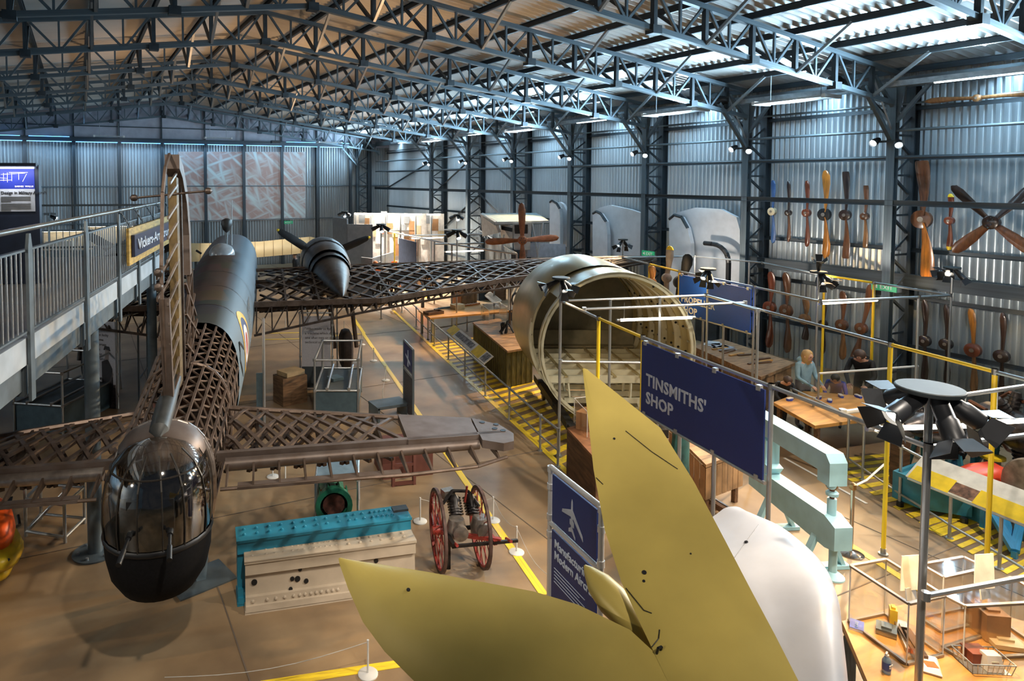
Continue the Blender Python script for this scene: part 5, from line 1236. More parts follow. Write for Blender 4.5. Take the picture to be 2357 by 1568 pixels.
mast(1650, 549, 3.25, 'slim lamp mast before the white wing panels on the wall', [(2.5, .9, LAMPC), (.1, .3, LAMPC)], .15, .022, 40, NEUT)
mast(1630, 620, 3.22, 'lamp mast at the propeller shop sign', [(4.2, 1.4, LAMPC), (3.4, .7, LW), (1.0, .5, LW)], .16, .024, 55, WARM)
mast(1884, 627, 3.22, 'lamp mast with one lamp pointing up beside the yellow gateway', [(5.3, .8, LW), (.3, .6, LW), (4.2, 1.0, LW)], .16, .024, 55, WARM, up_lamp=True)
mast(2192, 617, 3.22, 'lamp mast with disc head near the bronze propellers', [(3.3, .3, LW), (5.2, 1.2, LW), (1.2, .4, LW)], .16, .024, 55, WARM)
spot(V3(P2, 3.15)+Vector((.25, .15, 0)), atZ(2220, 1480, .86), 330, 75, WARM, .6, .06); spot(V3(P2, 3.15)+Vector((.1, .3, 0)), atZ(2200, 1120, .3), 420, 70, NEUT, .6, .06)
# ---- hanging fluorescent tubes
def fluoro(p, q, label):
    t = thing('fluorescent_light', label, 'light', (Vector(p)+Vector(q))/2); p, q = Vector(p), Vector(q)
    MB().tube(p, q, .026, n=10).build('tube', TUBEL, t, True)
    for e, s in ((p, 1), (q, -1)):
        d = (q-p).normalized()*s; MB().tube(e-d*.05, e+d*.02, .03, n=10).build('end_cap', GALV, t, True); rod('hanger', e+d*.1, e+d*.1+Vector((0, 0, .32)), .006, GALV, t, 5)
    return t
fluoro(atZ(1425, 737, 2.55), atZ(1594, 731, 2.55), 'glowing fluorescent tube hung in front of the barrel opening')
fluoro(atZ(1890, 699, 2.6), atZ(2020, 691, 2.6), 'glowing fluorescent tube hung at the yellow gateway')
fluoro(atZ(2005, 987, 2.5), atZ(2240, 980, 2.5), 'glowing fluorescent tube behind the nearest lamp mast')
fluoro(atZ(2275, 973, 2.55), atZ(2400, 966, 2.55), 'glowing fluorescent tube at the right edge')
# ---- low tube railings of the safety zones
def railing(name, label, pts, z=.80, zm=.38, dz=None):
    t = thing(name, label, 'railing', V3(pts[0], 0))
    for a, b_ in zip(pts, pts[1:]):
        rod('top_rail', V3(a, z), V3(b_, z), .022, GALV, t); rod('mid_rail', V3(a, zm), V3(b_, zm), .018, GALV, t)
    for p in pts:
        rod('post', V3(p, 0), V3(p, z), .022, GALV, t); MB().lathe([(.05, 0), (.05, .015)], V3(p, 0), n=10).build('foot', GALV, t); MB().lathe([(.033, -.03), (.033, .03)], V3(p, z), (0, 0, 1), 8).build('joint', GALV, t)
    return t
zr = .68
rp = [atZ(925, 720), atZ(958, 752), atZ(985, 782), atZ(1000, 797), atZ(1032, 828), atZ(1070, 866), atZ(1117, 912), atZ(1172, 966), atZ(1243, 1038), atZ(1284, 1075)]
railing('walkway_railing', 'grey tube railing along the yellow hatched zone by the walkway', rp, zr, .30)
railing('bench_railing', 'grey tube railing round the model bench beyond the hatched zone', [atZ(985, 782), atZ(1040, 770), atZ(1075, 763), atZ(1112, 755)], zr, .3)
rp2 = [atZ(1790, 985), atZ(1870, 1030), atZ(1950, 1080), atZ(1985, 1105), atZ(2070, 1165), atZ(2185, 1240), atZ(2300, 1310), atZ(2420, 1385)]
railing('engine_zone_railing', 'grey tube railing along the hatched engine zone', rp2, .95, .2)
# ---- sloping information panels on the railings
def lectern(p, q, z, w, label, cols):
    p, q = V3(p, z), V3(q, z); u = q-p; L = u.length; u.normalize(); n = Vector((-u.y, u.x, 0)); n = n if n.x > 0 else -n
    v = (n*.80+Vector((0, 0, .60))).normalized(); t = thing('information_lectern', label, 'sign', (p+q)/2); o = p-v*w*.35
    MB().prism([(0, 0), (L, 0), (L, w), (0, w)], o, u, v, .02).build('panel', mat('lectern white', (.68, .66, .60), .35), t)
    nn = u.cross(v); nn = nn if nn.z > 0 else -nn
    for (a, b_, c, d, m) in cols: MB().prism([(a*L, c*w), (b_*L, c*w), (b_*L, d*w), (a*L, d*w)], o+nn*.012, u, v, .004).build('print', m, t)
    rod('support_rail', o+u*.02-nn*.03, o+u*(L-.02)-nn*.03, .018, GALV, t)
    return t
PRY, PRG, PRB = mat('print yellow', (.78, .55, .02), .5), mat('print grey', (.22, .22, .24), .6, 0, .5, 12), mat('print light', (.6, .56, .48), .6, 0, .2, 20)
lectern(atZ(1034, 762, zr), atZ(1122, 838, zr), zr+.06, .30, 'sloping yellow and white information panel on the walkway railing', [(.0, .18, .02, .98, PRY), (.68, .86, .02, .98, PRY), (.2, .64, .25, .8, PRG), (.88, .98, .1, .9, PRG)])
lectern(atZ(1120, 680, zr+.1), atZ(1147, 702, zr+.1), zr+.15, .26, 'small sloping white information panel beyond the barrel', [(.1, .9, .3, .9, PRB)])
lectern(atZ(2100, 1082, .98), atZ(2400, 1200, .98), 1.0, .46, 'long sloping yellow and white information panel on the engine zone railing', [(.02, .36, .0, .5, PRY), (.55, .98, .0, .5, PRY), (.36, .55, .05, .45, mat('print brown', (.20, .10, .06), .6, 0, .5, 14))])
# ------------------------------------------------------------------ propellers on the wall
def wood(name, col, rough=.28): return mat(name, col, rough, 0, .3, 3, stretch=(6, 6, 1), coat=.4)
WDR, WDO, WDD, WDT, WDM = wood('red mahogany', (.15, .035, .014)), wood('golden wood', (.42, .15, .02)), wood('dark walnut', (.030, .016, .012)), wood('tan wood', (.24, .11, .04)), wood('mid brown wood', (.12, .045, .018))
BLU = mat('prop blue', (.05, .12, .30), .4); CRM = mat('prop cream', (.55, .46, .30), .5)
XP = 17.98
def prop2(top, hub, bot, wpx, m, label, m2=None, square=False, tip=None, hubm=None, X=XP, group='wooden propellers on the side wall', hr=None, d=None):
    f_ = (lambda x, y: atX(x, y, X)) if d is None else (lambda x, y: atD(x, y, d))
    T, Hh, B = f_(*top), f_(*hub), f_(*bot); sc = depth(Hh)/FPX; w = wpx*sc
    nx = Vector((-1, 0, 0)) if d is None else -FW
    t = thing('propeller', label, 'propeller', Hh, group=group)
    for e, mm, sg in ((T, m, 1), (B, m2 or m, -1)):
        dv = e-Hh; L = dv.length; dv.normalize(); ch0 = dv.cross(nx).normalized(); rg = []
        for s, ww, tw in ((.06, .42, .95), (.2, .34, .7), (.42, .36 if not square else .40, .45), (.68, .5, .3), (.88, .48 if not square else .5, .22), (.97, .30 if not square else .47, .2), (1.0, .08 if not square else .40, .2)):
            c = Hh+dv*L*s; ch = (ch0*math.cos(tw)+nx*math.sin(tw)*sg).normalized(); nn = dv.cross(ch)
            off = ch0*(w*.14*math.sin(s*3.1)*sg)
            rg.append([c+off+ch*w*ww*math.cos(a)+nn*.028*math.sin(a) for a in [k*.62832 for k in range(10)]])
        bl = MB().loft(rg).build('blade', mm, t, True, fix=True)
        if tip: MB().loft([[v+(v-(Hh+dv*L*.95))*.06 for v in rg[4]], [v+(v-(Hh+dv*L))*.06 for v in rg[5]], rg[6]]).build('tip_sheath', tip, bl, True, fix=True)
    r = (hr*sc if hr else w*.62)
    MB().lathe([(r*.75, -.06), (r, -.04), (r, .06), (r*.75, .075)], Hh, nx, 16).build('hub', hubm or m, t, True)
    MB().lathe([(r*.30, .074), (r*.30, .085)], Hh, nx, 12).build('hub_plate', ALU, t)
    return t
prop2((1779, 415), (1778, 487), (1779, 560), 15, BLU, 'blue two-blade propeller with cream hub, far left of the upper row', hubm=CRM)
prop2((1815, 417), (1815, 490), (1815, 557), 11, WDD, 'narrow dark propeller, second in the upper row', m2=WDM)
prop2((1857, 416), (1857, 490), (1857, 568), 15, WDR, 'slender red-brown propeller, third in the upper row')
prop2((1900, 392), (1898, 494), (1900, 595), 23, WDO, 'large golden wood propeller in the upper row', hubm=BLACK)
prop2((1946, 395), (1946, 495), (1946, 595), 20, WDD, 'square-tipped dark brown propeller in the upper row', m2=WDM, square=True)
prop2((1993, 427), (1991, 498), (1991, 570), 14, WDM, 'brown propeller at the right end of the upper row', m2=WDT, square=True)
prop2((2121, 370), (2122, 505), (2134, 637), 34, WDM, 'tallest propeller, broad orange-brown blades', m2=WDO, square=True)
prop2((2188, 446), (2186, 508), (2184, 576), 15, WDR, 'red-brown propeller with yellow tips', tip=YELLOW)
prop2((2130, 234), (2250, 226), (2400, 214), 14, WDT, 'long pale propeller laid level high on the wall at the right edge', X=17.6)
prop2((1774, 625), (1772, 708), (1768, 800), 24, WDR, 'broad red-brown propeller behind the blue sign, far left of the lower row')
prop2((1808, 627), (1810, 715), (1811, 812), 24, WDM, 'broad brown propeller, second in the lower row')
prop2((1854, 690), (1853, 735), (1852, 782), 20, WDT, 'short tan propeller with blunt ends in the lower row', m2=WDD, square=True)
prop2((1897, 690), (1895, 745), (1893, 815), 14, WDD, 'dark propeller behind the left yellow post')
prop2((1939, 670), (1938, 748), (1938, 828), 20, WDM, 'brown propeller with tan lower blade under the fluorescent tube', m2=WDT, hr=13)
prop2((2004, 655), (1983, 756), (1962, 832), 22, WDM, 'slanting brown propeller between the yellow posts', hr=13)
prop2((2128, 690), (2128, 785), (2126, 880), 18, WDD, 'dark propeller between two grey frame posts', hr=13)
prop2((2178, 700), (2178, 792), (2178, 885), 16, WDD, 'dark propeller behind the grey mast in the lower row', hr=13)
prop2((2234, 710), (2240, 806), (2240, 905), 18, WDO, 'propeller with golden curved upper blade in the lower row', m2=WDT, hubm=WDR, hr=16)
prop2((2308, 720), (2306, 820), (2300, 930), 15, WDD, 'nearly black propeller at the right end of the lower row', hr=15)
prop2((1542, 566), (1534, 640), (1528, 735), 17, mat('grey blade', (.32, .27, .25), .4), 'standing grey-brown blade with yellow tip before the white wing panels', tip=YELLOW, d=17.5)
prop2((1585, 585), (1565, 650), (1555, 720), 24, BLACK, 'standing black blade beside the propeller shop sign', d=16.8)
prop2((1500, 612), (1500, 650), (1498, 700), 16, WDO, 'amber wooden blade standing behind the yellow posts', d=16.5)
def prop4(hub, tips, d, wpx, ms, label, X=None, group='four-blade propellers'):
    f_ = (lambda x, y: atX(x, y, X)) if X else (lambda x, y: atD(x, y, d)); Hh = f_(*hub); nx = Vector((-1, 0, 0)) if X else -FW; w = wpx*depth(Hh)/FPX
    t = thing('four_blade_propeller', label, 'propeller', Hh, group=group)
    for tp, m in zip(tips, ms):
        dv = f_(*tp)-Hh; L = dv.length; dv.normalize(); ch0 = dv.cross(nx).normalized(); rg = []
        for s, ww, tw in ((.03, .3, .8), (.2, .32, .6), (.5, .46, .4), (.8, .5, .3), (.95, .36, .25), (1, .08, .2)):
            c = Hh+dv*L*s; ch = ch0*math.cos(tw)+nx*math.sin(tw); nn = dv.cross(ch); rg.append([c+ch*w*ww*math.cos(a)+nn*.03*math.sin(a) for a in [k*.62832 for k in range(10)]])
        MB().loft(rg).build('blade', m, t, True, fix=True)
    MB().lathe([(w*.5, -.07), (w*.62, -.05), (w*.62, .07), (w*.5, .09)], Hh, nx, 16).build('hub', ms[0], t, True)
    for k in range(6): MB().lathe([(w*.07, .09), (w*.07, .11)], Hh+(ch0*math.cos(k*1.047)+Vector((0, 0, 1))*math.sin(k*1.047))*w*.35, nx, 6).build('bolt', STEEL, t)
    return t
prop4((2283, 512), ((2191, 428), (2382, 425), (2193, 580), (2384, 585)), None, 26, [WDD, WDD, WDM, WDM], 'dark four-blade propeller in an X on the wall at the right edge', X=17.70)
RUST = mat('rust brown blade', (.24, .08, .03), .55, 0, .25, 6)
prop4((1202, 553), ((1201, 467), (1286, 547), (1117, 557), (1203, 610)), 22.5, 17, [RUST]*4, 'upright rust brown four-blade propeller in front of the small cabin aircraft')
# ------------------------------------------------------------------ white wing panels against the wall
WPAN = mat('white fabric panel', (.58, .60, .63), .5, 0, .05, 4)
def wpanel(back, front, label, X):
    bk = [atX(x, y, X) for x, y in back]; t = thing('aircraft_wing', label, 'wing', V3(bk[0], 0), group='white wing panels')
    def slab(pts, X_, nm, m, th):
        q = [atX(x, y, X_) for x, y in pts]; n = len(q)
        MB().add([p for p in q]+[p+Vector((th, 0, 0)) for p in q], [tuple(range(n)), tuple(range(2*n-1, n-1, -1))]+[(i, n+i, n+(i+1) % n, (i+1) % n) for i in range(n)]).build(nm, m, t, fix=True)
    slab(back, X, 'rear_panel', WPAN, .12); slab(front, X-.35, 'front_panel', WPAN, .16)
    # dark edge of the front panel
    k = len(front)//2; e = [(x+1, y) for x, y in front[1:k+2]]
    q = [atX(x, y, X-.33) for x, y in e]; MB().path([p for p in q], .05, 6).build('edge_band', STEEL, t, True)
    bot = min(p.z for p in bk)
    MB().box((X+.05, sum(p.y for p in bk)/len(bk), bot/2), (.1, .8, max(.1, bot))).build('trestle', STEEL, t)
    return t
wpanel([(1540, 690), (1542, 505), (1556, 490), (1600, 478), (1660, 482), (1695, 500), (1703, 530), (1703, 640), (1690, 690)], [(1540, 690), (1540, 505), (1552, 495), (1568, 500), (1582, 525), (1590, 560), (1592, 690)], 'largest white rounded wing panel leaning on the side wall', 17.9)
wpanel([(1364, 592), (1366, 490), (1380, 478), (1404, 472), (1450, 482), (1474, 490), (1481, 505), (1480, 592)], [(1364, 592), (1364, 492), (1372, 487), (1382, 492), (1394, 510), (1398, 540), (1398, 592)], 'middle white rounded wing panel leaning on the side wall', 17.9)
wpanel([(1281, 566), (1281, 468), (1288, 465), (1296, 470), (1304, 485), (1307, 510), (1307, 566)], [(1265, 562), (1265, 466), (1270, 462), (1280, 468), (1287, 480), (1289, 500), (1289, 562)], 'narrow pair of white rounded wing panels farthest along the wall', 17.9)
rb = thing('tyre_rim', 'dark curved rim propped before the largest white wing panel', 'rim'); c = atX(1640, 600, 17.2); rb.location = c
MB().path([c+Vector((0, -.55*math.cos(a), .5*math.sin(a))) for a in [k*.2617 for k in range(7)]], .07, 8).build('arc', BLACK, rb, True); MB().path([c+Vector((0, .3, .5)), c+Vector((0, 0.02, .5))], .07, 8).build('stem', BLACK, rb, True)
bar('leg', c+Vector((0, -.55, 0)), V3(c, 0)+Vector((0, -.55, 0)), .1, .1, BLACK, rb)
# ------------------------------------------------------------------ small cabin aircraft under the wall
cb = thing('cabin_aircraft', 'small high-wing cabin aircraft in pale grey standing by the far side wall', 'aircraft'); c = atD(1185, 545, 25.0); cb.location = V3(c, 0)
def ob(name, pts, m, th=.06, d=25.0):
    q = [atD(x, y, dd) for x, y, dd in pts]; n = len(q); nn = (q[1]-q[0]).cross(q[2]-q[0]).normalized()*th
    return MB().add(q+[p+nn for p in q], [tuple(range(n)), tuple(range(2*n-1, n-1, -1))]+[(i, n+i, n+(i+1) % n, (i+1) % n) for i in range(n)]).build(name, m, cb, fix=True)
TEALG = mat('grey green roof', (.17, .23, .25), .5); PALEG = mat('pale grey skin', (.45, .47, .48), .45)
ob('wing_roof', [(1108, 491, 26.5), (1235, 490, 26.5), (1264, 508, 24.5), (1138, 511, 24.5)], TEALG, .12)
ob('wing_edge', [(1138, 511, 24.5), (1264, 508, 24.5), (1264, 513, 24.5), (1140, 517, 24.5)], PALEG, .1)
ob('wing_end', [(1106, 492, 26.5), (1138, 512, 24.5), (1148, 536, 24.6), (1110, 545, 26.6)], PALEG, .1)
ob('cabin_side', [(1152, 515, 24.8), (1180, 520, 24.4), (1180, 560, 24.4), (1152, 545, 25.6)], PALEG, .1)
ob('cabin_front', [(1180, 514, 24.4), (1224, 513, 24.3), (1220, 575, 24.3), (1184, 578, 24.4)], PALEG, .5)
ob('windscreen', [(1184, 518, 24.35), (1215, 517, 24.28), (1214, 538, 24.28), (1185, 538, 24.35)], BLACK, .03)
ob('fuselage', [(1215, 560, 24.6), (1302, 562, 26.0), (1302, 592, 26.0), (1213, 592, 24.6)], mat('silver dope', (.5, .5, .55), .35, .3), .5)
ob('side_window', [(1154, 520, 24.75), (1178, 525, 24.35), (1178, 534, 24.35), (1154, 529, 24.75)], BLACK, .02)
for x0, y0, x1, y1 in ((1225, 515, 1240, 600), (1250, 512, 1236, 600), (1160, 540, 1150, 610), (1150, 540, 1168, 610), (1200, 575, 1210, 620)):
    MB().tube(atD(x0, y0, 24.5), atD(x1, y1, 24.4), .03).build('strut', PALEG, cb, True)
MB().beam(V3(atD(1190, 560, 24.4), 0), atD(1190, 575, 24.4), .3, .3).build('pedestal', STEEL, cb)
# ------------------------------------------------------------------ cream wing before the end wall
FABW = mat('cream doped fabric', (.62, .50, .28), .5, 0, .06, 2)
fw_ = thing('cream_wing', 'long cream fabric-covered wing displayed before the end wall', 'wing'); DW = 31.0
edge_t = [(400, 560), (500, 560), (600, 556), (680, 548), (715, 545), (730, 549), (736, 560)]; edge_b = [(400, 605), (500, 600), (600, 592), (680, 585), (715, 580), (730, 574), (736, 562)]
fw_.location = V3(atD(560, 580, DW), 0)
rg = []
for (x, y), (x2, y2) in zip(edge_t, edge_b):
    a, b_ = atD(x, y, DW), atD(x2, y2, DW-.25); r = []; n_ = FW*.12
    for k in range(9): s = k/8; r.append(a.lerp(b_, s)-n_*math.sin(PI*s))
    for k in range(7, 0, -1): s = k/8; r.append(a.lerp(b_, s)+n_*math.sin(PI*s))
    rg.append(r)
MB().loft(rg).build('surface', FABW, fw_, True, fix=True)
for k in range(14):
    x = 440+k*21; a = interp([(q[0], q[1]) for q in edge_t], x)[0]; b_ = interp([(q[0], q[1]) for q in edge_b], x)[0]
    pts = [atD(x, a+(b_-a)*j/6, DW-.25*j/6-.13*math.sin(PI*j/6)) for j in range(7)]; MB().path(pts, .014, 5).build('rib_tape', mat('rib tape', (.30, .20, .09), .7), fw_)
for x in (450, 560, 690): q = atD(x, 590, DW); bar('trestle_leg', V3(q, 0), q, .1, .1, STEEL, fw_)
# ------------------------------------------------------------------ projected light on the end wall, painted on a thin glowing sheet
def projection_mat():
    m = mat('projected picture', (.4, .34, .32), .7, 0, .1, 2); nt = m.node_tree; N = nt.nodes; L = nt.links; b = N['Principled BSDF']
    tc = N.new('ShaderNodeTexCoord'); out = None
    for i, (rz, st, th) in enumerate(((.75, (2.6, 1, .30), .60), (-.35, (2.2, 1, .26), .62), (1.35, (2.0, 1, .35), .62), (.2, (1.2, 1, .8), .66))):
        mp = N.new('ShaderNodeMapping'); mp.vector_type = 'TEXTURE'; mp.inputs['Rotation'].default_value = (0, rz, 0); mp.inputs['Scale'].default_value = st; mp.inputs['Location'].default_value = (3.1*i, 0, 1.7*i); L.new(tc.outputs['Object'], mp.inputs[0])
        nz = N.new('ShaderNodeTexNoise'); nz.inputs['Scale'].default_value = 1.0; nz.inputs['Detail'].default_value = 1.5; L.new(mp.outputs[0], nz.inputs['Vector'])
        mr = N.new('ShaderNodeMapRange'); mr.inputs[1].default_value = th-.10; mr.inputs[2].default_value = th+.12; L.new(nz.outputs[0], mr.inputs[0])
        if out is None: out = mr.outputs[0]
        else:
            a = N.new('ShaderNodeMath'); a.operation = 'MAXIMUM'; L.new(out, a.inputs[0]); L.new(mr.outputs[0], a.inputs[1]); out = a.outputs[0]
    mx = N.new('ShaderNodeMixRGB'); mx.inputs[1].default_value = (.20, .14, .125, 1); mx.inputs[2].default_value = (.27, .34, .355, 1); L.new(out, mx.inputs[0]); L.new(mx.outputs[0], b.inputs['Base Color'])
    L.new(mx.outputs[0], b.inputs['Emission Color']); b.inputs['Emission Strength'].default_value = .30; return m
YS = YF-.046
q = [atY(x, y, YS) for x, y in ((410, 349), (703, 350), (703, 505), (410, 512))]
sc_ = MB().add(q+[p+Vector((0, .005, 0)) for p in q], [(0, 1, 2, 3), (7, 6, 5, 4), (0, 4, 5, 1), (1, 5, 6, 2), (2, 6, 7, 3), (3, 7, 4, 0)]).build('painted_projection', projection_mat(), wall_far, fix=True)
tag(sc_, 'thin painted sheet glowing as a pinkish projected picture with pale machinery streaks')
# ------------------------------------------------------------------ far carpenters workshop
fs = thing('far_workshop', 'bright far workshop of grey partition panels under strong lamps', 'workshop', V3(atD(880, 570, 30.5), 0))
PART = mat('partition grey', (.22, .24, .26), .5, 0, .08, 5); PARTW = mat('partition white', (.68, .66, .62), .5)
def wallseg(x0, y0, d0, x1, y1, d1, zt, m, nm='partition', zb=0, th=.06):
    a, b_ = V3(atD(x0, y0, d0), 0), V3(atD(x1, y1, d1), 0); u = b_-a; w = u.length; u.normalize()
    return MB().prism([(0, zb), (w, zb), (w, zt), (0, zt)], a, u, (0, 0, 1), th).build(nm, m, fs), a, u, w
wallseg(767, 560, 32.5, 800, 560, 31.0, 3.35, PART); wallseg(800, 560, 31.0, 858, 560, 30.8, 3.1, PART)
o, a, u, w = wallseg(815, 550, 34.5, 1022, 555, 33.5, 3.45, PARTW, 'back_wall')
wallseg(858, 585, 30.5, 905, 585, 33.0, 1.6, PART); wallseg(832, 585, 29.5, 858, 585, 29.0, 1.75, PART)
BENCHP = mat('cream print', (.55, .45, .28), .6); WOODF = mat('shop wood', (.34, .18, .08), .6)
nfs = Vector((u.y, -u.x, 0)); nfs = nfs if nfs.dot(EYE-a) > 0 else -nfs
for s, z, ww, hh, m in ((.30, 2.6, .3, .25, ORNG), (.38, 2.6, .25, .3, WOODF), (.52, 2.75, .3, .35, PART), (.62, 2.6, .5, .4, WOODF), (.72, 2.5, .45, .6, PARTW), (.85, 2.5, .5, .7, PARTW), (.45, 1.5, 1.3, 1.0, WOODF)):
    MB().prism([(0, 0), (ww, 0), (ww, hh), (0, hh)], a+u*s*w+nfs*.05+Vector((0, 0, z-.2)), u, (0, 0, 1), .03).build('wall_picture', m, fs)
nb = 16
for k in range(nb):
    p0 = a+u*(w*(k+.5)/nb)+nfs*.06; zz = 1.9+.35*(k*7 % 4); hh = .35+.12*(k % 3)
    MB().prism([(-.16, zz), (.16, zz), (.16, zz+hh), (-.16, zz+hh)], p0, u, (0, 0, 1), .03).build('wall_picture', (PARTW, PART, WOODF, BENCHP)[k*5 % 4], fs)
for k in range(6): p0 = a+u*(w*(k+.2)/6)+nfs*.25; bar('upright', V3(p0, 0), V3(p0, 3.4), .07, .07, GALV, fs)
for k in range(5):  # glowing bars added to brighten the back wall
    p0, p1 = a+u*(w*(k+.15)/5)+nfs*.4, a+u*(w*(k+.85)/5)+nfs*.4; bar('added_wash_bar', V3(p0, 3.42), V3(p1, 3.42), .07, .05, LAMPW, fs)
for k in range(4): p0 = a+u*(w*(.3+.18*k))+nfs*1.2; MB().box(V3(p0, .5), (.9, .6, 1.0), .2).build('cupboard', WOODF if k % 2 else PART, fs); MB().box(V3(p0, 1.08), (.5, .3, .16), .3).build('tool_box', ORNG if k == 1 else STEELL, fs)
rods_ = [((885, 531, 3.0), (1190, 586, 3.0)), ((885, 531, 3.0), (1100, 528, 3.0)), ((1030, 578, 3.0), (1108, 563, 3.0)), ((990, 590, 2.6), (1110, 565, 3.0))]
ff = thing('carpentry_enclosure', 'grey scaffold frame of the far carpenters shop', 'frame', V3(atZ(960, 545, 2.9), 0))
for x0, y0, x1, y1 in ((885, 531, 1040, 563), (1040, 563, 1190, 585), (885, 531, 1100, 528), (1100, 528, 1190, 585), (930, 543, 1130, 538), (1000, 562, 1113, 560)):
    rod('rail', atZ(x0, y0, 2.6), atZ(x1, y1, 2.6), .035, GALV, ff)
for x, y, m in ((885, 531, GALV), (908, 537, YELLOW), (962, 550, GALV), (1000, 556, GALV), (1040, 563, GALV), (1190, 585, GALV), (1100, 528, GALV), (1138, 575, GALV)):
    p = atZ(x, y, 2.6); rod('post', V3(p, 0), p, .035, m, ff)
a, b_ = atZ(921, 546, 2.55), atZ(961, 556, 2.55); u = b_-a; w = u.length; u.normalize(); n = Vector((u.y, -u.x, 0)); n = n if n.dot(EYE-a) > 0 else -n
cs = thing('carpenters_sign', 'slate blue board lettered CARPENTERS SHOP in the far frame', 'sign', V3(a, .4))
MB().prism([(0, .4), (w, .4), (w, 2.52), (0, 2.52)], V3(a, 0)+n*.05, u, (0, 0, 1), .03).build('panel', mat('slate blue board', (.09, .12, .20), .5), cs)
for k, s in enumerate(("CARPENTERS'", 'SHOP')): text('lettering', s, V3(a, 0)+n*.07+u*.1+Vector((0, 0, 1.0-.24*k)), u, (0, 0, 1), .2, LETTER, cs, sx=.9)
fluoro(atZ(1025, 580, 2.1), atZ(1113, 577, 2.1), 'glowing fluorescent tube in the far carpenters frame'); fluoro(atZ(946, 549, 2.5), atZ(1020, 547, 2.5), 'glowing fluorescent tube before the far bright wall')
for x, y, l in ((793, 487, 'far lamp mast beside the silver partitions'), (877, 517, 'far lamp mast inside the bright workshop'), (1051, 494, 'far lamp mast between the workshop and the cabin aircraft'), (1052, 530, 'far low lamp mast behind the fluorescent tubes')):
    mast(x, y, 3.5, l, [(2.6, .5, LAMPC), (4.4, .9, LAMPC), (5.6, .6, LAMPC)], .18, .026, 0, size=1.4, barn=False)
hm = atD(973, 600, 27); ht_ = thing('heater_lamp', 'small glowing orange lamp in the far workshop', 'lamp', V3(hm, 0)); MB().box(V3(hm, .55), (.3, .2, .3)).build('glow', mat('orange glow', (1, .3, .05), emit=8, ecol=(1, .25, .03)), ht_); MB().box(V3(hm, .2), (.1, .1, .4)).build('stand', STEEL, ht_)
spot((8.6+4, 33.0, 6.3), V3(atD(930, 545, 33.5), 2.2), 11000, 70, NEUT); spot((13.5, 30.5, 6.0), V3(atD(900, 560, 32), 1.5), 6000, 75, NEUT)
spot((4.0, 27.5, 6.6), V3(atD(590, 575, 31), 1.8), 1500, 50, NEUT)  # added spot that brightens the cream wing
# ------------------------------------------------------------------ benches and exhibits on the right
BENCH = mat('pale bench wood', (.52, .26, .07), .45, 0, .18, 2, stretch=(1, 5, 1)); BENCHD = mat('dark bench wood', (.13, .065, .03), .6, 0, .35, 3, stretch=(1, 1, 6)); OAK = mat('worn oak', (.30, .17, .08), .6, 0, .3, 3, stretch=(1, 6, 1))
def top_box(t, quad, z0, z1, name, m, off=(0, 0, 0)):
    q = [atZ(x, y, z1)+Vector(off) for x, y in quad]; return MB().loft([[V3(p, z) for p in q] for z in (z0, z1)]).build(name, m, t, fix=True)
def table(name, label, cat_, quad, z, th, m, legm, legs=True):
    q = [atZ(x, y, z) for x, y in quad]; c = sum(q, Vector())/len(q); t = thing(name, label, cat_, V3(c, 0)); top_box(t, quad, z-th, z, 'top', m)
    if legs:
        for p in q: e = p+(c-p).normalized()*.12; bar('leg', V3(e, 0), V3(e, z-th), .07, .07, legm, t)
    return t
# model bench beyond the walkway railing
t = table('model_bench', 'pale wood bench with small models beyond the walkway railing', 'table', [(963, 714), (1118, 700), (1178, 716), (990, 732)], .78, .05, BENCH, GALV)
def item(name, label, cat_, px, py, z, d, m, rz=0.0, kind='box'):
    p = atZ(px, py, z); t = thing(name, label, cat_, p, rz)
    if kind == 'tray':
        MB().box((0, 0, .01), (d[0], d[1], .02)).build('base', m, t, local=True)
        for s in (-1, 1): MB().box((s*d[0]/2, 0, d[2]/2), (.02, d[1], d[2])).build('side', m, t, local=True); MB().box((0, s*d[1]/2, d[2]/2), (d[0], .02, d[2])).build('side', m, t, local=True)
    elif kind == 'book':
        MB().box((0, 0, d[2]/2), d).build('block', WHITE, t, local=True); MB().box((0, 0, d[2]+.003), (d[0]*1.03, d[1]*1.03, .006)).build('cover', m, t, local=True)
    elif kind == 'hull':
        MB().loft([[(-d[0]/2, -.02, 0), (-d[0]/2, .02, 0), (-d[0]/2, .03, d[2]), (-d[0]/2, -.03, d[2])], [(0, -d[1]/2, 0), (0, d[1]/2, 0), (0, d[1]/2, d[2]), (0, -d[1]/2, d[2])], [(d[0]/2, -.02, 0), (d[0]/2, .02, 0), (d[0]/2, .02, d[2]), (d[0]/2, -.02, d[2])]]).build('body', m, t, local=True, fix=True)
        for k in range(5): MB().box((-d[0]*.35+k*d[0]*.17, 0, d[2]+.005), (.03, d[1]*.7, .012)).build('slat', WHITE, t, local=True)
    else:
        MB().box((0, 0, d[2]/2), d).build('body', m, t, local=True); MB().box((0, 0, d[2]+.01), (d[0]*.6, d[1]*.5, .02)).build('lid', m, t, local=True)
    return t
item('wooden_tray', 'dark wooden tray at the near corner of the model bench', 'tray', 998, 723, .78, (.6, .3, .10), BENCHD, .1, 'tray'); item('model_block', 'pale wooden block model on the model bench', 'model', 1053, 711, .78, (.4, .3, .16), mat('pale block', (.6, .48, .28), .5), .1)
item('rib_model', 'orange lattice rib model lying on the model bench', 'model', 1085, 703, .78, (.8, .16, .05), mat('orange model', (.5, .16, .03), .5), .2, 'hull'); item('tool_roll', 'blue-grey tool rail on the model bench', 'tool', 1022, 711, .78, (.8, .06, .04), TBL, .1)
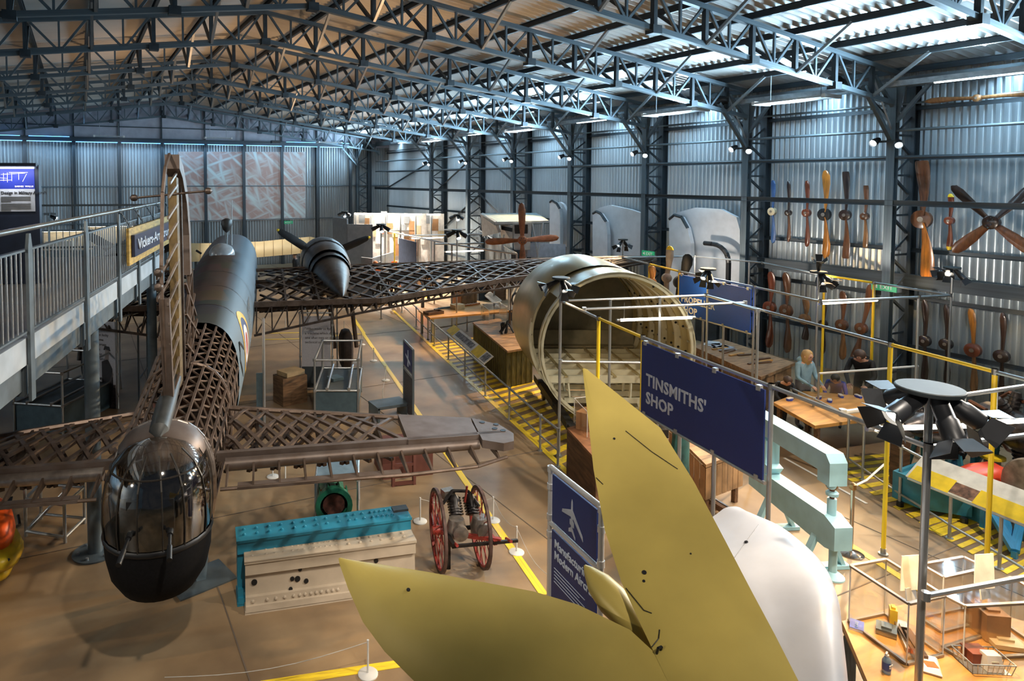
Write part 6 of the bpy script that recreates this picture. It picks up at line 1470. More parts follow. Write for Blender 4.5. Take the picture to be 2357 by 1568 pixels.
def acrylic(name, label, quad, z0, z1, rim=False, group='clear acrylic covers'):
    q = [atZ(x, y, z1) for x, y in quad]; c = sum(q, Vector())/4; t = thing(name, label, 'display case', V3(c, z0), group=group); gm = glassy('clear acrylic', (.96, .95, .93), .13, .03); em = mat('acrylic edge', (.75, .76, .74), .2)
    for i in range(4):
        a, b_ = q[i], q[(i+1) % 4]; u = (b_-a); L = u.length; u.normalize(); MB().prism([(0, z0), (L, z0), (L, z1), (0, z1)], V3(a, 0), u, (0, 0, 1), .008).build('pane', gm, t)
        rod('edge', V3(a, z0), V3(a, z1), .006, em, t, 6); rod('edge', V3(a, z1), V3(b_, z1), .006, em, t, 6)
        if rim: bar('rim', V3(a, z1), V3(b_, z1), .03, .02, mat('case rim', (.26, .20, .14), .4), t); bar('rim', V3(a, z0+.01), V3(b_, z0+.01), .03, .02, mat('case rim', (.12, .09, .06), .4), t)
    MB().loft([[p for p in q], [p+Vector((0, 0, .008)) for p in q]]).build('lid', gm, t, fix=True)
    return t
# green chest
gc = thing('timber_chest', 'long worn green and brown timber chest left of the barrel', 'chest'); GRN = mat('worn green timber', (.115, .10, .03), .7, 0, .4, 5, stretch=(6, 6, 1)); quad = [(1088, 742), (1150, 733), (1228, 798), (1168, 808)]
qq = [atZ(x, y, .95) for x, y in quad]; gc.location = V3(sum(qq, Vector())/4, 0)
cc = sum(qq, Vector())/4; inn = [V3(p+(cc-p)*.05, 0) for p in qq]
MB().loft([[V3(p, z) for p in inn] for z in (.02, .90)]).build('body', GRN, gc, fix=True); top_box(gc, quad, .90, .95, 'lid', OAK)
for i in range(4):
    a, b_ = inn[i], inn[(i+1) % 4]; k = max(2, int((b_-a).length/.16))
    for j in range(k+1): p = a.lerp(b_, j/k); bar('batten', V3(p, .02), V3(p, .90), .03, .03, GRN, gc)
acrylic('acrylic_cover', 'clear acrylic cover standing on the green chest', [(1108, 700), (1150, 695), (1168, 708), (1126, 714)], .96, 1.35)
dm = thing('engine_model', 'dark spindly engine model on the green chest', 'model', atZ(1160, 765, .96)); o = atZ(1160, 765, .96)
for k in range(7): MB().tube(o+Vector((random.uniform(-.2, .2), random.uniform(-.2, .2), 0)), o+Vector((random.uniform(-.15, .15), random.uniform(-.15, .15), random.uniform(.2, .45))), .022).build('rod', BLACK, dm)
MB().lathe([(.1, 0), (.1, .05), (.05, .1)], o+Vector((0, 0, .18)), n=12).build('drum', BLACK, dm, True)
# registration board behind the barrel
rg_ = thing('registration_board', 'white board with black letters G-F behind the barrel', 'sign'); a = atD(1170, 690, 19.5); rg_.location = V3(a, 0)
u = (atD(1218, 690, 20.5)-a); u.z = 0; u.normalize(); MB().prism([(0, 1.35), (1.2, 1.35), (1.2, 1.98), (0, 1.98)], V3(a, 0), u, (0, 0, 1), .03).build('board', WHITE, rg_)
nn = Vector((u.y, -u.x, 0)); nn = nn if nn.dot(EYE-a) > 0 else -nn; text('lettering', 'G-F', V3(a, 1.45)+u*.12+nn*.02, u, (0, 0, 1), .55, DARKTXT, rg_, bold=.01)
for s in (.1, 1.1): rod('leg', V3(a, 0)+u*s, V3(a, 1.98)+u*s, .03, BENCHD, rg_)
# dark boxes and shelving under the far wing
for i, (px, py, d, m, l) in enumerate(((1068, 700, (.9, .6, .7), OAK, 'tan crate under the far wing beyond the model bench'), (1106, 688, (.8, .6, .85), TBD, 'dark slate crate under the far wing'), (1140, 690, (.7, .6, .8), BENCHD, 'dark brown crate behind the white lectern'))):
    p = atZ(px, py); cr = thing('crate', l, 'crate', p, .2); MB().box((0, 0, d[2]/2), d).build('body', m, cr, local=True)
    for s in (-1, 1): MB().box((s*d[0]*.4, -d[1]/2-.015, d[2]/2), (.07, .03, d[2])).build('batten', m, cr, local=True)
# dark chest of drawers left of the fin
dc = thing('timber_cabinet', 'dark brown timber cabinet behind the yellow post at the fin', 'cabinet'); quad = [(1305, 985), (1368, 968), (1440, 1035), (1372, 1058)]; qq = [atZ(x, y, .88) for x, y in quad]; dc.location = V3(sum(qq, Vector())/4, 0)
top_box(dc, quad, .0, .84, 'body', BENCHD); top_box(dc, quad, .84, .88, 'top', mat('reddish top', (.25, .11, .05), .5, 0, .3, 4))
acrylic('acrylic_cover', 'clear acrylic cover on the dark timber cabinet', [(1322, 917), (1395, 908), (1430, 935), (1352, 948)], .89, 1.32)
dr = thing('drawer_box', 'small brown wooden drawer box under the acrylic cover', 'drawers', atZ(1352, 985, .88), .4)
MB().box((0, 0, .15), (.34, .26, .30)).build('body', WOODF, dr, local=True)
for k in range(4): MB().box((-.02, -.135, .04+.075*k), (.28, .015, .06)).build('drawer', WOODF, dr, local=True)
# bench under the tinsmiths sign
t = table('workbench', 'brown plank workbench under the tinsmiths sign', 'table', [(1540, 985), (1640, 985), (1712, 1040), (1625, 1070)], .85, .05, OAK, BENCHD); q = [atZ(x, y, .85) for x, y in [(1540, 985), (1640, 985), (1712, 1040), (1625, 1070)]]
for i, (a, b_) in enumerate(((q[0], q[3]), (q[3], q[2]))):
    k = 7
    for j in range(k): p0, p1 = a.lerp(b_, (j+.04)/k), a.lerp(b_, (j+.96)/k); MB().loft([[V3(p0, z), V3(p1, z), V3(p1, z)+Vector((.03, .03, 0)), V3(p0, z)+Vector((.03, .03, 0))] for z in (.3, .78)]).build('plank', WOODF if i == 0 else OAK, t, fix=True)
gd = thing('green_overall', 'dark green overall hanging under the tinsmiths sign', 'overall'); p = atD(1566, 1045, 9.7); gd.location = p-Vector((0, 0, .35))
MB().loft([[p+Vector((.17*math.cos(a)*(1+.1*math.sin(5*a+k))*s, .08*math.sin(a), z)) for a in [j*.3927 for j in range(16)]] for k, (z, s) in enumerate(((-.35, 1.1), (-.15, 1.0), (.1, .95), (.3, .8), (.38, .35)))]).build('cloth', mat('dark green cloth', (.01, .06, .05), .8, 0, .3, 8), gd, True); MB().tube(p+Vector((0, 0, .38)), p+Vector((0, 0, .46)), .02).build('hook', GALV, gd)
# low rig on floor under sign
rg2 = thing('rail_jig', 'low grey rail jig on the floor below the tinsmiths sign', 'jig'); a, b_ = atZ(1600, 1150), atZ(1700, 1215); rg2.location = a; bar('rail', a+Vector((0, 0, .12)), b_+Vector((0, 0, .12)), .07, .09, BENCHD, rg2); bar('rail', a+Vector((.15, .1, .12)), b_+Vector((.15, .1, .12)), .03, .03, GALV, rg2)
for s in (0, .4, .9): p = a.lerp(b_, s); MB().box(V3(p, .05), (.3, .1, .1)).build('sleeper', BENCHD, rg2)
MB().box(V3(a, .22), (.06, .25, .28)).build('head', GALV, rg2)
# long propeller shop bench
pb = thing('carving_bench', 'long worn wooden carving bench by the propeller shop sign', 'table'); quad = [(1590, 795), (1660, 780), (1830, 835), (1752, 868)]; qq = [atZ(x, y, .85) for x, y in quad]; pb.location = V3(sum(qq, Vector())/4, 0)
top_box(pb, quad, .78, .85, 'top', OAK); c_ = sum(qq, Vector())/4; inn = [p+(c_-p)*.06 for p in qq]; MB().loft([[V3(p, z) for p in inn] for z in (.02, .78)]).build('carcass', OAK, pb, fix=True)
for k in range(4): p = inn[0].lerp(inn[3], (k+.5)/4); v = (inn[3]-inn[0]).normalized(); MB().beam(V3(p, .45)-v*.22, V3(p, .45)+v*.22, .03, .5).build('drawer', BENCHD if k % 2 else OAK, pb)
for k in range(9): p = qq[1].lerp(qq[2], .3+.07*k)*.5+qq[0].lerp(qq[3], .3+.07*k)*.5; MB().box(V3(p, .87)+Vector((random.uniform(-.2, .2), random.uniform(-.2, .2), 0)), (.5, .06, .03), random.uniform(-.4, .4)).build('offcut', BENCHD if k % 3 else BENCH, pb)
for k, (s, r_) in enumerate(((.1, .3), (.2, .8), (.27, -.3))):
    p = qq[0].lerp(qq[3], s)*.5+qq[1].lerp(qq[2], s)*.5; pp_ = thing('papers', ('loose white papers at the left end of the carving bench', 'sheet of drawings in the middle of the papers on the carving bench', 'grey folded sheet right of the papers on the carving bench')[k], 'papers', V3(p, .85)); MB().box(V3(p, .855), (.5, .35, .01), r_).box(V3(p, .866)+Vector((.1, .05, 0)), (.4, .3, .01), r_+.4).build('sheets', mat('paper %d' % k, (.55-.1*k, .55-.1*k, .55-.08*k), .7), pp_)
# activity table with children
tbq = [(1780, 926), (1850, 900), (2060, 918), (2130, 946), (1876, 980)]
t = table('activity_table', 'large pale wooden activity table with people around it', 'table', tbq, .80, .06, BENCH, BENCHD)
for i, (px, py, l) in enumerate(((1818, 922, 'blue toy part at the left corner of the activity table'), (1885, 918, 'blue toy part beside the bending child'), (1910, 925, 'small flat blue card in the middle of the activity table'), (1935, 914, 'blue toy part under the blue jumper sleeve'), (1975, 915, 'violet toy part nearest the adult'))):
    item('toy_part', l, 'toy', px, py, .80, (.16, .09, .04), mat('toy blue', (.03, .07, .45), .4), .3*i, 'hull')
sg_ = thing('sneeze_guard', 'clear screen on a pale rail across the activity table', 'screen'); a, b_ = atZ(1885, 860, 1.35), atZ(2113, 843, 1.35); sg_.location = V3(a, .8); u = b_-a; L = u.length; u.normalize()
rod('rail', a, b_, .022, WHITE, sg_); MB().prism([(0, .85), (L, .85), (L, 1.34), (0, 1.34)], V3(a, 0), u, (0, 0, 1), .006).build('sheet', glassy('clear acrylic'), sg_)
for s in (0, L): rod('post', V3(a, .8)+u*s, V3(a, 1.35)+u*s, .02, GALV, sg_)
# light blue riveting clamp
CB = mat('duck egg blue paint', (.34, .58, .64), .4, 0, .05, 5); cl = thing('riveting_clamp', 'large duck egg blue C-shaped riveting machine on legs', 'machine'); za, zb_ = 1.55, .85
a0, a1 = atZ(1778, 975, za), atZ(1918, 1055, za); cl.location = V3(a1, 0); u = (a1-a0); u.z = 0; L = u.length; u.normalize(); n = Vector((-u.y, u.x, 0))
lo0, lo1 = V3(a0, .72), V3(a1, .72)+u*.12
MB().prism([(-.35, 1.33), (-.35, 1.62), (L+.02, 1.62), (L+.10, 1.52), (L+.10, 1.22), (L-.12, 1.22), (L-.12, 1.36), (-.05, 1.36)], V3(a0, 0), u, (0, 0, 1), .24).build('upper_arm', CB, cl)
MB().prism([(-.35, .48), (-.35, .80), (L+.02, .82), (L+.22, .74), (L+.22, .44), (L+.05, .40)], V3(a0, 0), u, (0, 0, 1), .24).build('lower_arm', CB, cl)
MB().prism([(-.35, .6), (.02, .78), (.12, .92), (.02, .95), (.02, 1.30), (-.05, 1.40), (-.35, 1.5)], V3(a0, 0), u, (0, 0, 1), .22).build('throat', CB, cl)
e = V3(a1, 1.18)-u*.0; MB().lathe([(.06, -.12), (.075, -.1), (.075, .06), (.065, .08)], e+Vector((0, 0, .04)), u*.7-n*.7, 16).build('pressure_gauge', mat('brass', (.3, .18, .08), .3, .8), cl, True); MB().lathe([(.055, .081), (.055, .09)], e+Vector((0, 0, .04)), u*.7-n*.7, 16).build('gauge_face', CB, cl)
MB().tube(V3(a1, .80), V3(a1, 1.02), .055, n=12).build('anvil', CB, cl, True); MB().tube(V3(a1, 1.0), V3(a1, 1.16), .03, n=10).build('ram', mat('copper brown', (.16, .06, .03), .4, .5), cl, True); MB().lathe([(.07, 0), (.075, .04), (.05, .06)], V3(a1, 1.06), n=12).build('collar', CB, cl, True)
for s, lean in ((.10, -.35), (L-.15, -.30)):
    p = V3(a0, 0)+u*s
    for k in (-1, 1): MB().beam(p+n*k*.30+u*lean*.0, p+n*k*.08+Vector((0, 0, .50)), .09, .05).build('leg', CB, cl)
    MB().beam(p-n*.36+Vector((0, 0, .03)), p+n*.36+Vector((0, 0, .03)), .12, .05).build('foot', CB, cl)
MB().lathe([(.14, 0), (.14, .02), (.09, .06), (.05, .08), (.05, .42)], V3(a1, 0)+u*.05, n=16).build('pedestal', CB, cl, True)
# chrome stanchion
cs_ = thing('chrome_stanchion', 'polished metal rope stanchion in front of the riveting machine', 'stanchion', atZ(1958, 1275)); CHM = mat('polished metal', (.5, .42, .36), .12, .95)
MB().lathe([(.16, 0), (.16, .01), (.12, .03), (.03, .05), (.025, .06)], n=24).build('base', CHM, cs_, True, True); MB().tube((0, 0, .05), (0, 0, .92), .026, n=12).build('post', CHM, cs_, True, True); MB().lathe([(.03, .90), (.045, .92), (.045, .98), (.02, 1.0)], n=14).build('finial', mat('brass', (.3, .18, .08)), cs_, True, True)
o = MB().path([atZ(1958, 1275)+Vector((0, 0, .94)), atZ(1990, 1230)+Vector((0, 0, .80)), atZ(2030, 1205)+Vector((0, 0, .9))], .015, 6).build('barrier_rope', ROPE); tag(o, 'tan rope from the polished stanchion to the yellow post', 'rope', 'thin barrier ropes')
# teal engine stand, engines and red drum in the engine bay
EN = mat('engine metal', (.10, .085, .08), .35, .7, .4, 14); TL = mat('teal stand paint', (.03, .19, .27), .4)
tq = [(2055, 1085), (2120, 1062), (2235, 1105), (2240, 1128), (2120, 1110)]
ts_ = thing('engine_cradle', 'teal trough-shaped engine cradle behind the long sloping panel', 'stand', V3(atZ(2150, 1095, .55), 0)); q = [atZ(x, y, .55) for x, y in tq]; c_ = sum(q, Vector())/5; top_box(ts_, tq, .08, .50, 'trough', TL)
MB().loft([[V3(p, .5) for p in q], [V3(p, .56) for p in q], [V3(p+(c_-p)*.12, .56) for p in q], [V3(p+(c_-p)*.12, .51) for p in q]], cap0=False, cap1=True).build('lip', TL, ts_, fix=True)
for p in q[:4]: MB().lathe([(.05, 0), (.05, .08)], V3(p+(c_-p)*.2, 0), n=10).build('castor', BLACK, ts_)
def engine(px, py, z, s, label, ax=(1, .3, 0), cat_='engine', d=None):
    o = atZ(px, py, z); t = thing('aero_engine', label, cat_, V3(o, 0)); axv = Vector(ax).normalized(); X_, Y_, Z_, _ = frame(o, o+axv)
    MB().lathe([(.10*s, -.6*s), (.22*s, -.5*s), (.25*s, -.2*s), (.26*s, .3*s), (.18*s, .5*s), (.08*s, .7*s)], o, axv, 18).build('crankcase', EN, t, True)
    for k in range(9):
        a = 6.28318*k/9; dd = X_*math.cos(a)+Y_*math.sin(a); cyl = MB().lathe([(.07*s, .2*s), (.07*s, .42*s), (.05*s, .5*s)], o+axv*(.08*s if k % 2 else -.08*s), dd, 10).build('cylinder', EN, t, True)
        for j in range(4): MB().lathe([(.095*s, 0), (.095*s, .012*s)], o+axv*(.08*s if k % 2 else -.08*s)+dd*(.24+.06*j)*s, dd, 10).build('cooling_fin', IRON, cyl)
    for k in range(5): a = 1.2566*k; dd = X_*math.cos(a)+Y_*math.sin(a); MB().path([o+dd*.4*s, o+dd*.45*s-axv*.3*s, o+dd*.2*s-axv*.55*s], .025*s, 6).build('exhaust_pipe', mat('copper brown', (.16, .06, .03)), t, True)
    for k in (-1, 1):
        MB().beam(V3(o, 0)+X_*.35*s*k+axv*.2*s, o+X_*.15*s*k, .06, .05).build('stand_leg', TL, t); MB().beam(V3(o, 0)+X_*.35*s*k-axv*.35*s, o+X_*.15*s*k, .06, .05).build('stand_leg', TL, t)
    return t
engine(2140, 975, 1.05, .8, 'radial engine with bright gearbox behind the nearest lamp mast', (-1, .2, .0)); engine(2203, 1015, .9, .65, 'brown radial engine above the teal cradle', (.5, -1, 0)); engine(2330, 985, 1.1, 1.15, 'large dark radial engine at the right edge', (-.6, -.8, 0))
gb = thing('gearbox', 'silver egg-shaped gearbox on the bench end', 'gearbox'); o = atZ(2074, 985, .98); gb.location = V3(o, .0); MB().lathe([(.03, -.28), (.12, -.22), (.17, -.05), (.16, .1), (.08, .25)], o, (-.9, .3, .1), 16).build('housing', ALU, gb, True); MB().box(V3(o, .42), (.2, .2, .84)).build('pedestal', BENCHD, gb)
rd = thing('red_drum', 'bright red rounded tank behind the long sloping panel', 'tank'); o = atZ(2262, 1100, .62); rd.location = V3(o, 0); MB().lathe([(.04, -.42), (.17, -.36), (.22, -.1), (.22, .2), (.15, .34), (.03, .38)], o, (1, -.25, 0), 20).build('tank', mat('signal red', (.6, .05, .015), .35), rd, True)
for s in (-.2, .2): MB().box(V3(o, .22)+Vector((s, -.05*s, 0)), (.06, .3, .44)).build('cradle', TL, rd)
rdm = thing('jet_engine_ring', 'dark ribbed engine casing ring beside the red tank', 'engine'); o = atZ(2378, 1130, .75); rdm.location = V3(o, 0)
for k in range(5): MB().lathe([(.42-.02*k, 0), (.44-.02*k, .02), (.44-.02*k, .09), (.42-.02*k, .11)], o+Vector((.12*k, -.03*k, 0)), (1, -.25, 0), 24).build('casing_ring', BLACK if k % 2 else ALU, rdm, True)
MB().box(V3(o, .18)+Vector((.2, 0, 0)), (.5, .3, .34)).build('cradle', TL, rdm)
bf = thing('blue_trestle', 'bright blue slanted trestle frame on the hatched floor at the right edge', 'frame'); LB_ = mat('bright blue frame', (.02, .22, .45), .4); p = [atZ(2262, 1215), atZ(2335, 1285), atZ(2357, 1225), atZ(2290, 1195)]; bf.location = V3(p[0], 0)
for a, b_, z0, z1 in ((0, 1, .45, .1), (1, 2, .1, .5), (3, 1, .4, .1), (0, 2, .45, .5), (0, 3, .45, .4)): bar('bar', V3(p[a], z0), V3(p[b_], z1), .10, .07, LB_, bf)
for q_, z in ((p[0], .45), (p[1], .1), (p[2], .5), (p[3], .4)): bar('leg', V3(q_, 0), V3(q_, z), .06, .06, LB_, bf)
bf2 = thing('blue_trestle', 'blue angled engine mount beside the right yellow post', 'frame'); o = atZ(2230, 1060, .6); bf2.location = V3(o, 0)
for a, b_ in (((-.5, 0, 0), (-.1, .1, .75)), ((-.1, .1, .75), (.6, .2, .85)), ((.6, .2, .85), (.6, .2, 0)), ((.2, .3, 0), (-.1, .1, .75)), ((.6, .2, .85), (.2, .3, .3))): bar('bar', V3(o, 0)+Vector(a), V3(o, 0)+Vector(b_), .08, .06, LB_, bf2)
cup = thing('yellow_cap_can', 'metal can with yellow cap beside the right yellow post', 'can', atZ(2283, 1085, .4)); MB().lathe([(.11, -.4), (.11, .22)], n=14).build('can', ALU, cup, True, True); MB().lathe([(.17, .22), (.17, .26), (.05, .28)], n=14).build('cap', YELLOW, cup, True, True)
# ------------------------------------------------------------------ front bench with acrylic cases
ft = thing('front_bench', 'pale wooden bench at the lower right corner carrying acrylic cases', 'table'); quad = [(1938, 1430), (2150, 1372), (2500, 1470), (2440, 1600), (2004, 1586)]; z_ = .86; qq = [atZ(x, y, z_) for x, y in quad]; ft.location = V3(sum(qq, Vector())/5, 0)
top_box(ft, quad, .80, .86, 'top', BENCH); top_box(ft, quad, .72, .80, 'apron', BENCHD)
for p in qq: c_ = sum(qq, Vector())/5; e = p+(c_-p)*.08; bar('leg', V3(e, 0), V3(e, .72), .08, .08, STEELL, ft)
A1_ = acrylic('acrylic_case', 'tall clear acrylic case on the front bench with dark rims', [(1958, 1303), (2040, 1288), (2175, 1372), (2092, 1390)], .865, 1.42, True, 'acrylic cases on the front bench')
acrylic('acrylic_case', 'wide clear acrylic case with white top at the right of the front bench', [(2175, 1372), (2330, 1330), (2420, 1385), (2222, 1396)], .865, 1.36, True, 'acrylic cases on the front bench')
acrylic('acrylic_case', 'rear clear acrylic case behind the grey crossbar', [(2120, 1300), (2218, 1283), (2270, 1308), (2172, 1330)], .865, 1.40, True, 'acrylic cases on the front bench')
for i, (px, py, z, d, m, l) in enumerate(((2040, 1455, .87, (.16, .16, .05), STEELL, 'grey base plate inside the tall acrylic case'), (2055, 1432, .87, (.10, .06, .14), YELLOW, 'yellow block inside the tall acrylic case'), (2085, 1470, .87, (.45, .10, .04), ALU, 'long metal strip inside the tall acrylic case'), (2100, 1490, .87, (.4, .1, .06), BENCHD, 'dark wooden former inside the tall acrylic case'), (2300, 1470, .87, (.35, .25, .04), CRM, 'cream plate inside the wide acrylic case'), (2270, 1455, .87, (.3, .2, .25), WOODF, 'brown wooden box inside the wide acrylic case'))):
    item('exhibit_piece', l, 'exhibit', px, py, z, d, m, .5+.1*i)
for px, py, l in ((2095, 1333, 'white caption card standing left on the acrylic cases'), (2265, 1330, 'white caption card standing right on the acrylic cases')):
    p = atD(px, py+20, 5.9); t = thing('caption_card', l, 'card', p); u_ = Vector((.9, -.3, 0)).normalized(); v_ = Vector((.15, .2, .9)).normalized(); MB().prism([(-.10, -.02), (.10, -.02), (.13, .26), (-.05, .26)], p, u_, v_, .008).build('card', mat('card cream', (.8, .74, .64), .6), t); MB().beam(p, p-v_*.10, .15, .01).build('foot', WHITE, t)
bt = thing('sanitiser_bottle', 'clear sanitiser pump bottle with blue label on the front bench', 'bottle', atZ(2040, 1548, .86)); MB().lathe([(.032, 0), (.034, .01), (.034, .11), (.02, .135), (.014, .145)], n=16).build('bottle', mat('clear gel', (.35, .48, .62), .1, trans=.5), bt, True, True); MB().lathe([(.0348, .03), (.0348, .10)], n=16, cap0=False, cap1=False).build('label', mat('blue label', (.02, .07, .25), .4), bt, True, True); MB().tube((0, 0, .145), (0, 0, .185), .008).tube((0, 0, .18), (-.035, -.01, .178), .008).lathe([(.016, .145), (.016, .16)], n=12).build('pump', WHITE, bt, True, True)
text('print', 'HAND\nGEL', (-.024, -.036, .075), (1, 0, 0), (0, 0, 1), .018, WHITE, bt, local=True)
bag = thing('wipes_packet', 'white and orange wipes packet on the front bench', 'packet', atZ(2140, 1535, .86), .6); MB().loft([[(-.13*s, -.07*s, z), (.13*s, -.07*s, z), (.13*s, .07*s, z), (-.13*s, .07*s, z)] for z, s in ((0, .9), (.02, 1.0), (.045, .75))]).build('packet', WHITE, bag, False, True, True); MB().box((-.04, 0, .047), (.08, .09, .004), .3).build('print', ORNG, bag, local=True)
bk = thing('blue_leaflet', 'blue leaflet stack at the left edge of the front bench', 'leaflet', atZ(1972, 1444, .86), .5); MB().box((0, 0, .012), (.16, .11, .022)).build('stack', WHITE, bk, local=True); MB().box((0, 0, .026), (.162, .112, .004)).build('cover', mat('toy blue', (.03, .07, .45)), bk, local=True); text('print', 'GUIDE', (-.06, -.01, .029), (1, 0, 0), (0, 1, 0), .035, LETTER, bk, local=True)
wb = thing('wire_basket', 'wire basket holding a red tray and white box on the front bench', 'basket', atZ(2262, 1535, .86), -.5)
for k in range(9):
    for s in (-1, 1): MB().tube((-.16+.04*k, s*.10, 0), (-.18+.045*k, s*.12, .10), .003, n=5).build('wire', GALV, wb, local=True)
for k in range(5):
    for s in (-1, 1): MB().tube((s*.16, -.10+.05*k, 0), (s*.18, -.12+.06*k, .10), .003, n=5).build('wire', GALV, wb, local=True)
MB().path([Vector(v) for v in ((-.18, -.12, .10), (.18, -.12, .10), (.18, .12, .10), (-.18, .12, .10))], .005, 6, True).build('rim', GALV, wb, True, True); MB().box((0, 0, .003), (.32, .20, .006)).build('floor', GALV, wb, local=True)
rt2 = thing('red_tray', 'red-brown open tray inside the wire basket', 'tray', atZ(2245, 1520, .87), -.5); MB().box((0, 0, .05), (.15, .14, .09)).build('box', mat('red brown card', (.22, .05, .02), .6), rt2, local=True); MB().box((0, 0, .10), (.16, .15, .012)).build('rim', mat('red brown card', (.22, .05, .02), .6), rt2, local=True)
wbx = thing('white_carton', 'white carton leaning inside the wire basket', 'box', atZ(2283, 1540, .87), -.5); MB().loft([[(-.07, -.05, 0), (.07, -.05, 0), (.07, .05, 0), (-.07, .05, 0)], [(-.06, -.02, .13), (.06, -.02, .13), (.06, .06, .13), (-.06, .06, .13)]]).build('carton', WHITE, wbx, local=True, fix=True); MB().box((0, -.03, .07), (.06, .01, .03)).build('tab', PRB, wbx, local=True)
# ------------------------------------------------------------------ visitors
SKIN = mat('skin tone', (.55, .30, .20), .5, 0, .06, 12)
def person(loc, heading, label, top, legs, hair, pose='stand', s=1.0, hairlen='short', hood=False, sitz=None):
    """one continuous skinned body with clothing colours by region; x right, y forward, z up"""
    t = thing('person', label, 'person', loc, heading)
    if pose == 'stand': J = dict(pel=(0, 0, .93), sp=(0, .01, 1.15), ch=(0, .02, 1.33), nk=(0, .02, 1.47), hd=(0, .05, 1.60), ht=(0, .05, 1.70), sh=(.17, .01, 1.40), el=(.23, -.02, 1.12), wr=(.24, .10, .90), hip=(.09, 0, .90), kn=(.10, .03, .50), an=(.10, -.02, .09), toe=(.11, .16, .04))
    elif pose == 'lean': J = dict(pel=(0, -.12, .92), sp=(0, .0, 1.10), ch=(0, .14, 1.24), nk=(0, .26, 1.33), hd=(0, .36, 1.40), ht=(0, .42, 1.47), sh=(.17, .16, 1.27), el=(.24, .26, 1.02), wr=(.15, .48, .88), hip=(.09, -.12, .90), kn=(.10, -.05, .50), an=(.10, -.14, .09), toe=(.11, .04, .04))
    else: J = dict(pel=(0, 0, .93), sp=(0, .01, 1.15), ch=(0, .05, 1.33), nk=(0, .08, 1.46), hd=(0, .14, 1.57), ht=(0, .16, 1.67), sh=(.17, .04, 1.39), el=(.22, .10, 1.12), wr=(.13, .36, 1.02), hip=(.09, 0, .90), kn=(.10, .03, .50), an=(.10, -.02, .09), toe=(.11, .16, .04))
    V = []; E_ = []; R_ = []; REG = []
    def v(p, r, reg, par=None):
        V.append(Vector(p)*s); R_.append((r*s, r*s)); REG.append(reg)
        if par is not None: E_.append((par, len(V)-1))
        return len(V)-1
    pel = v(J['pel'], .125, 'l'); sp = v(J['sp'], .125, 't', pel); ch = v(J['ch'], .135, 't', sp); nk = v(J['nk'], .055, 's', ch); hd = v(J['hd'], .092, 's', nk); ht = v(J['ht'], .075, 's', hd)
    fwd = Vector((0, 1, 0)); v(Vector(J['hd'])+Vector((0, .085, -.01)), .02, 's', hd)
    for m in (-1, 1):
        g = lambda k: (J[k][0]*m, J[k][1], J[k][2])
        sh = v(g('sh'), .068, 't', ch); el = v(g('el'), .048, 't', sh); wr = v(g('wr'), .032, 't', el); d = (Vector(g('wr'))-Vector(g('el'))).normalized(); pm = v(Vector(g('wr'))+d*.06, .034, 's', wr)
        side = Vector((1, 0, 0)); side = (side-d*side.dot(d)).normalized(); dn = d.cross(side)
        for k, (o_, L) in enumerate(((-.03, .055), (-.01, .065), (.01, .062), (.03, .05))):
            a = v(Vector(g('wr'))+d*.09+side*o_, .0095, 's', pm); b_ = v(Vector(g('wr'))+d*(.09+L)+side*o_*1.2+Vector((0, 0, -.02)), .008, 's', a)
        th = v(Vector(g('wr'))+d*.05-side*.045*m, .011, 's', pm); v(Vector(g('wr'))+d*.085-side*.065*m+Vector((0, 0, -.01)), .009, 's', th)
        hp = v(g('hip'), .095, 'l', pel); kn = v(g('kn'), .065, 'l', hp); an = v(g('an'), .045, 'l', kn); v(g('toe'), .04, 'f', an)
    me = bpy.data.meshes.new('body'); me.from_pydata([tuple(p) for p in V], E_, []); o = bpy.data.objects.new('body', me); COL.objects.link(o)
    sk = o.modifiers.new('skin', 'SKIN'); sk.use_smooth_shade = True
    for i, d in enumerate(me.skin_vertices[0].data): d.radius = R_[i]; d.use_root = (i == 0)
    sb = o.modifiers.new('sub', 'SUBSURF'); sb.levels = 1; sb.render_levels = 1
    dg = bpy.context.evaluated_depsgraph_get(); nm = bpy.data.meshes.new_from_object(o.evaluated_get(dg)); bpy.data.objects.remove(o)
    nm.name = 'body'; nm.materials.clear(); mats = dict(s=SKIN, t=top, l=legs, f=BLACK); keys = list(mats)
    for k in keys: nm.materials.append(mats[k])
    for p in nm.polygons:
        c = p.center; i = min(range(len(V)), key=lambda j: (V[j]-c).length-R_[j][0]*.6); p.material_index = keys.index(REG[i]); p.use_smooth = True
    b = bpy.data.objects.new('body', nm); COL.objects.link(b); attach(b, t, True)
    H0, H1 = Vector(J['hd'])*s, Vector(J['ht'])*s; ax_ = (H1-H0).normalized(); back = Vector((0, -1, 0))
    r = .105*s; c = H0+ax_*.035*s+back*.018*s
    prof = [(.35*r, -.3*r), (.95*r, -.1*r), (1.02*r, .25*r), (.85*r, .7*r), (.45*r, .98*r), (.05*r, 1.05*r)] if hairlen == 'short' else [(.75*r, -1.9*r), (1.0*r, -1.2*r), (1.02*r, -.2*r), (1.02*r, .25*r), (.85*r, .7*r), (.45*r, .98*r), (.05*r, 1.05*r)]
    MB().lathe(prof, c+back*(.02*s if hairlen == 'short' else .035*s), ax_, 16).build('hair', hair, t, True, True)
    for m in (-1, 1):
        MB().lathe([(.004*s, 0), (.012*s, .004*s), (.012*s, .008*s)], H0+Vector((m*.034*s, .088*s, .012*s)), (0, 1, 0), 8).build('eye', DARKTXT, t, local=True)
        MB().lathe([(.004*s, -.012*s), (.022*s, 0), (.004*s, .012*s)], H0+Vector((m*.097*s, 0, 0)), (1, 0, 0), 8).build('ear', SKIN, t, local=True)
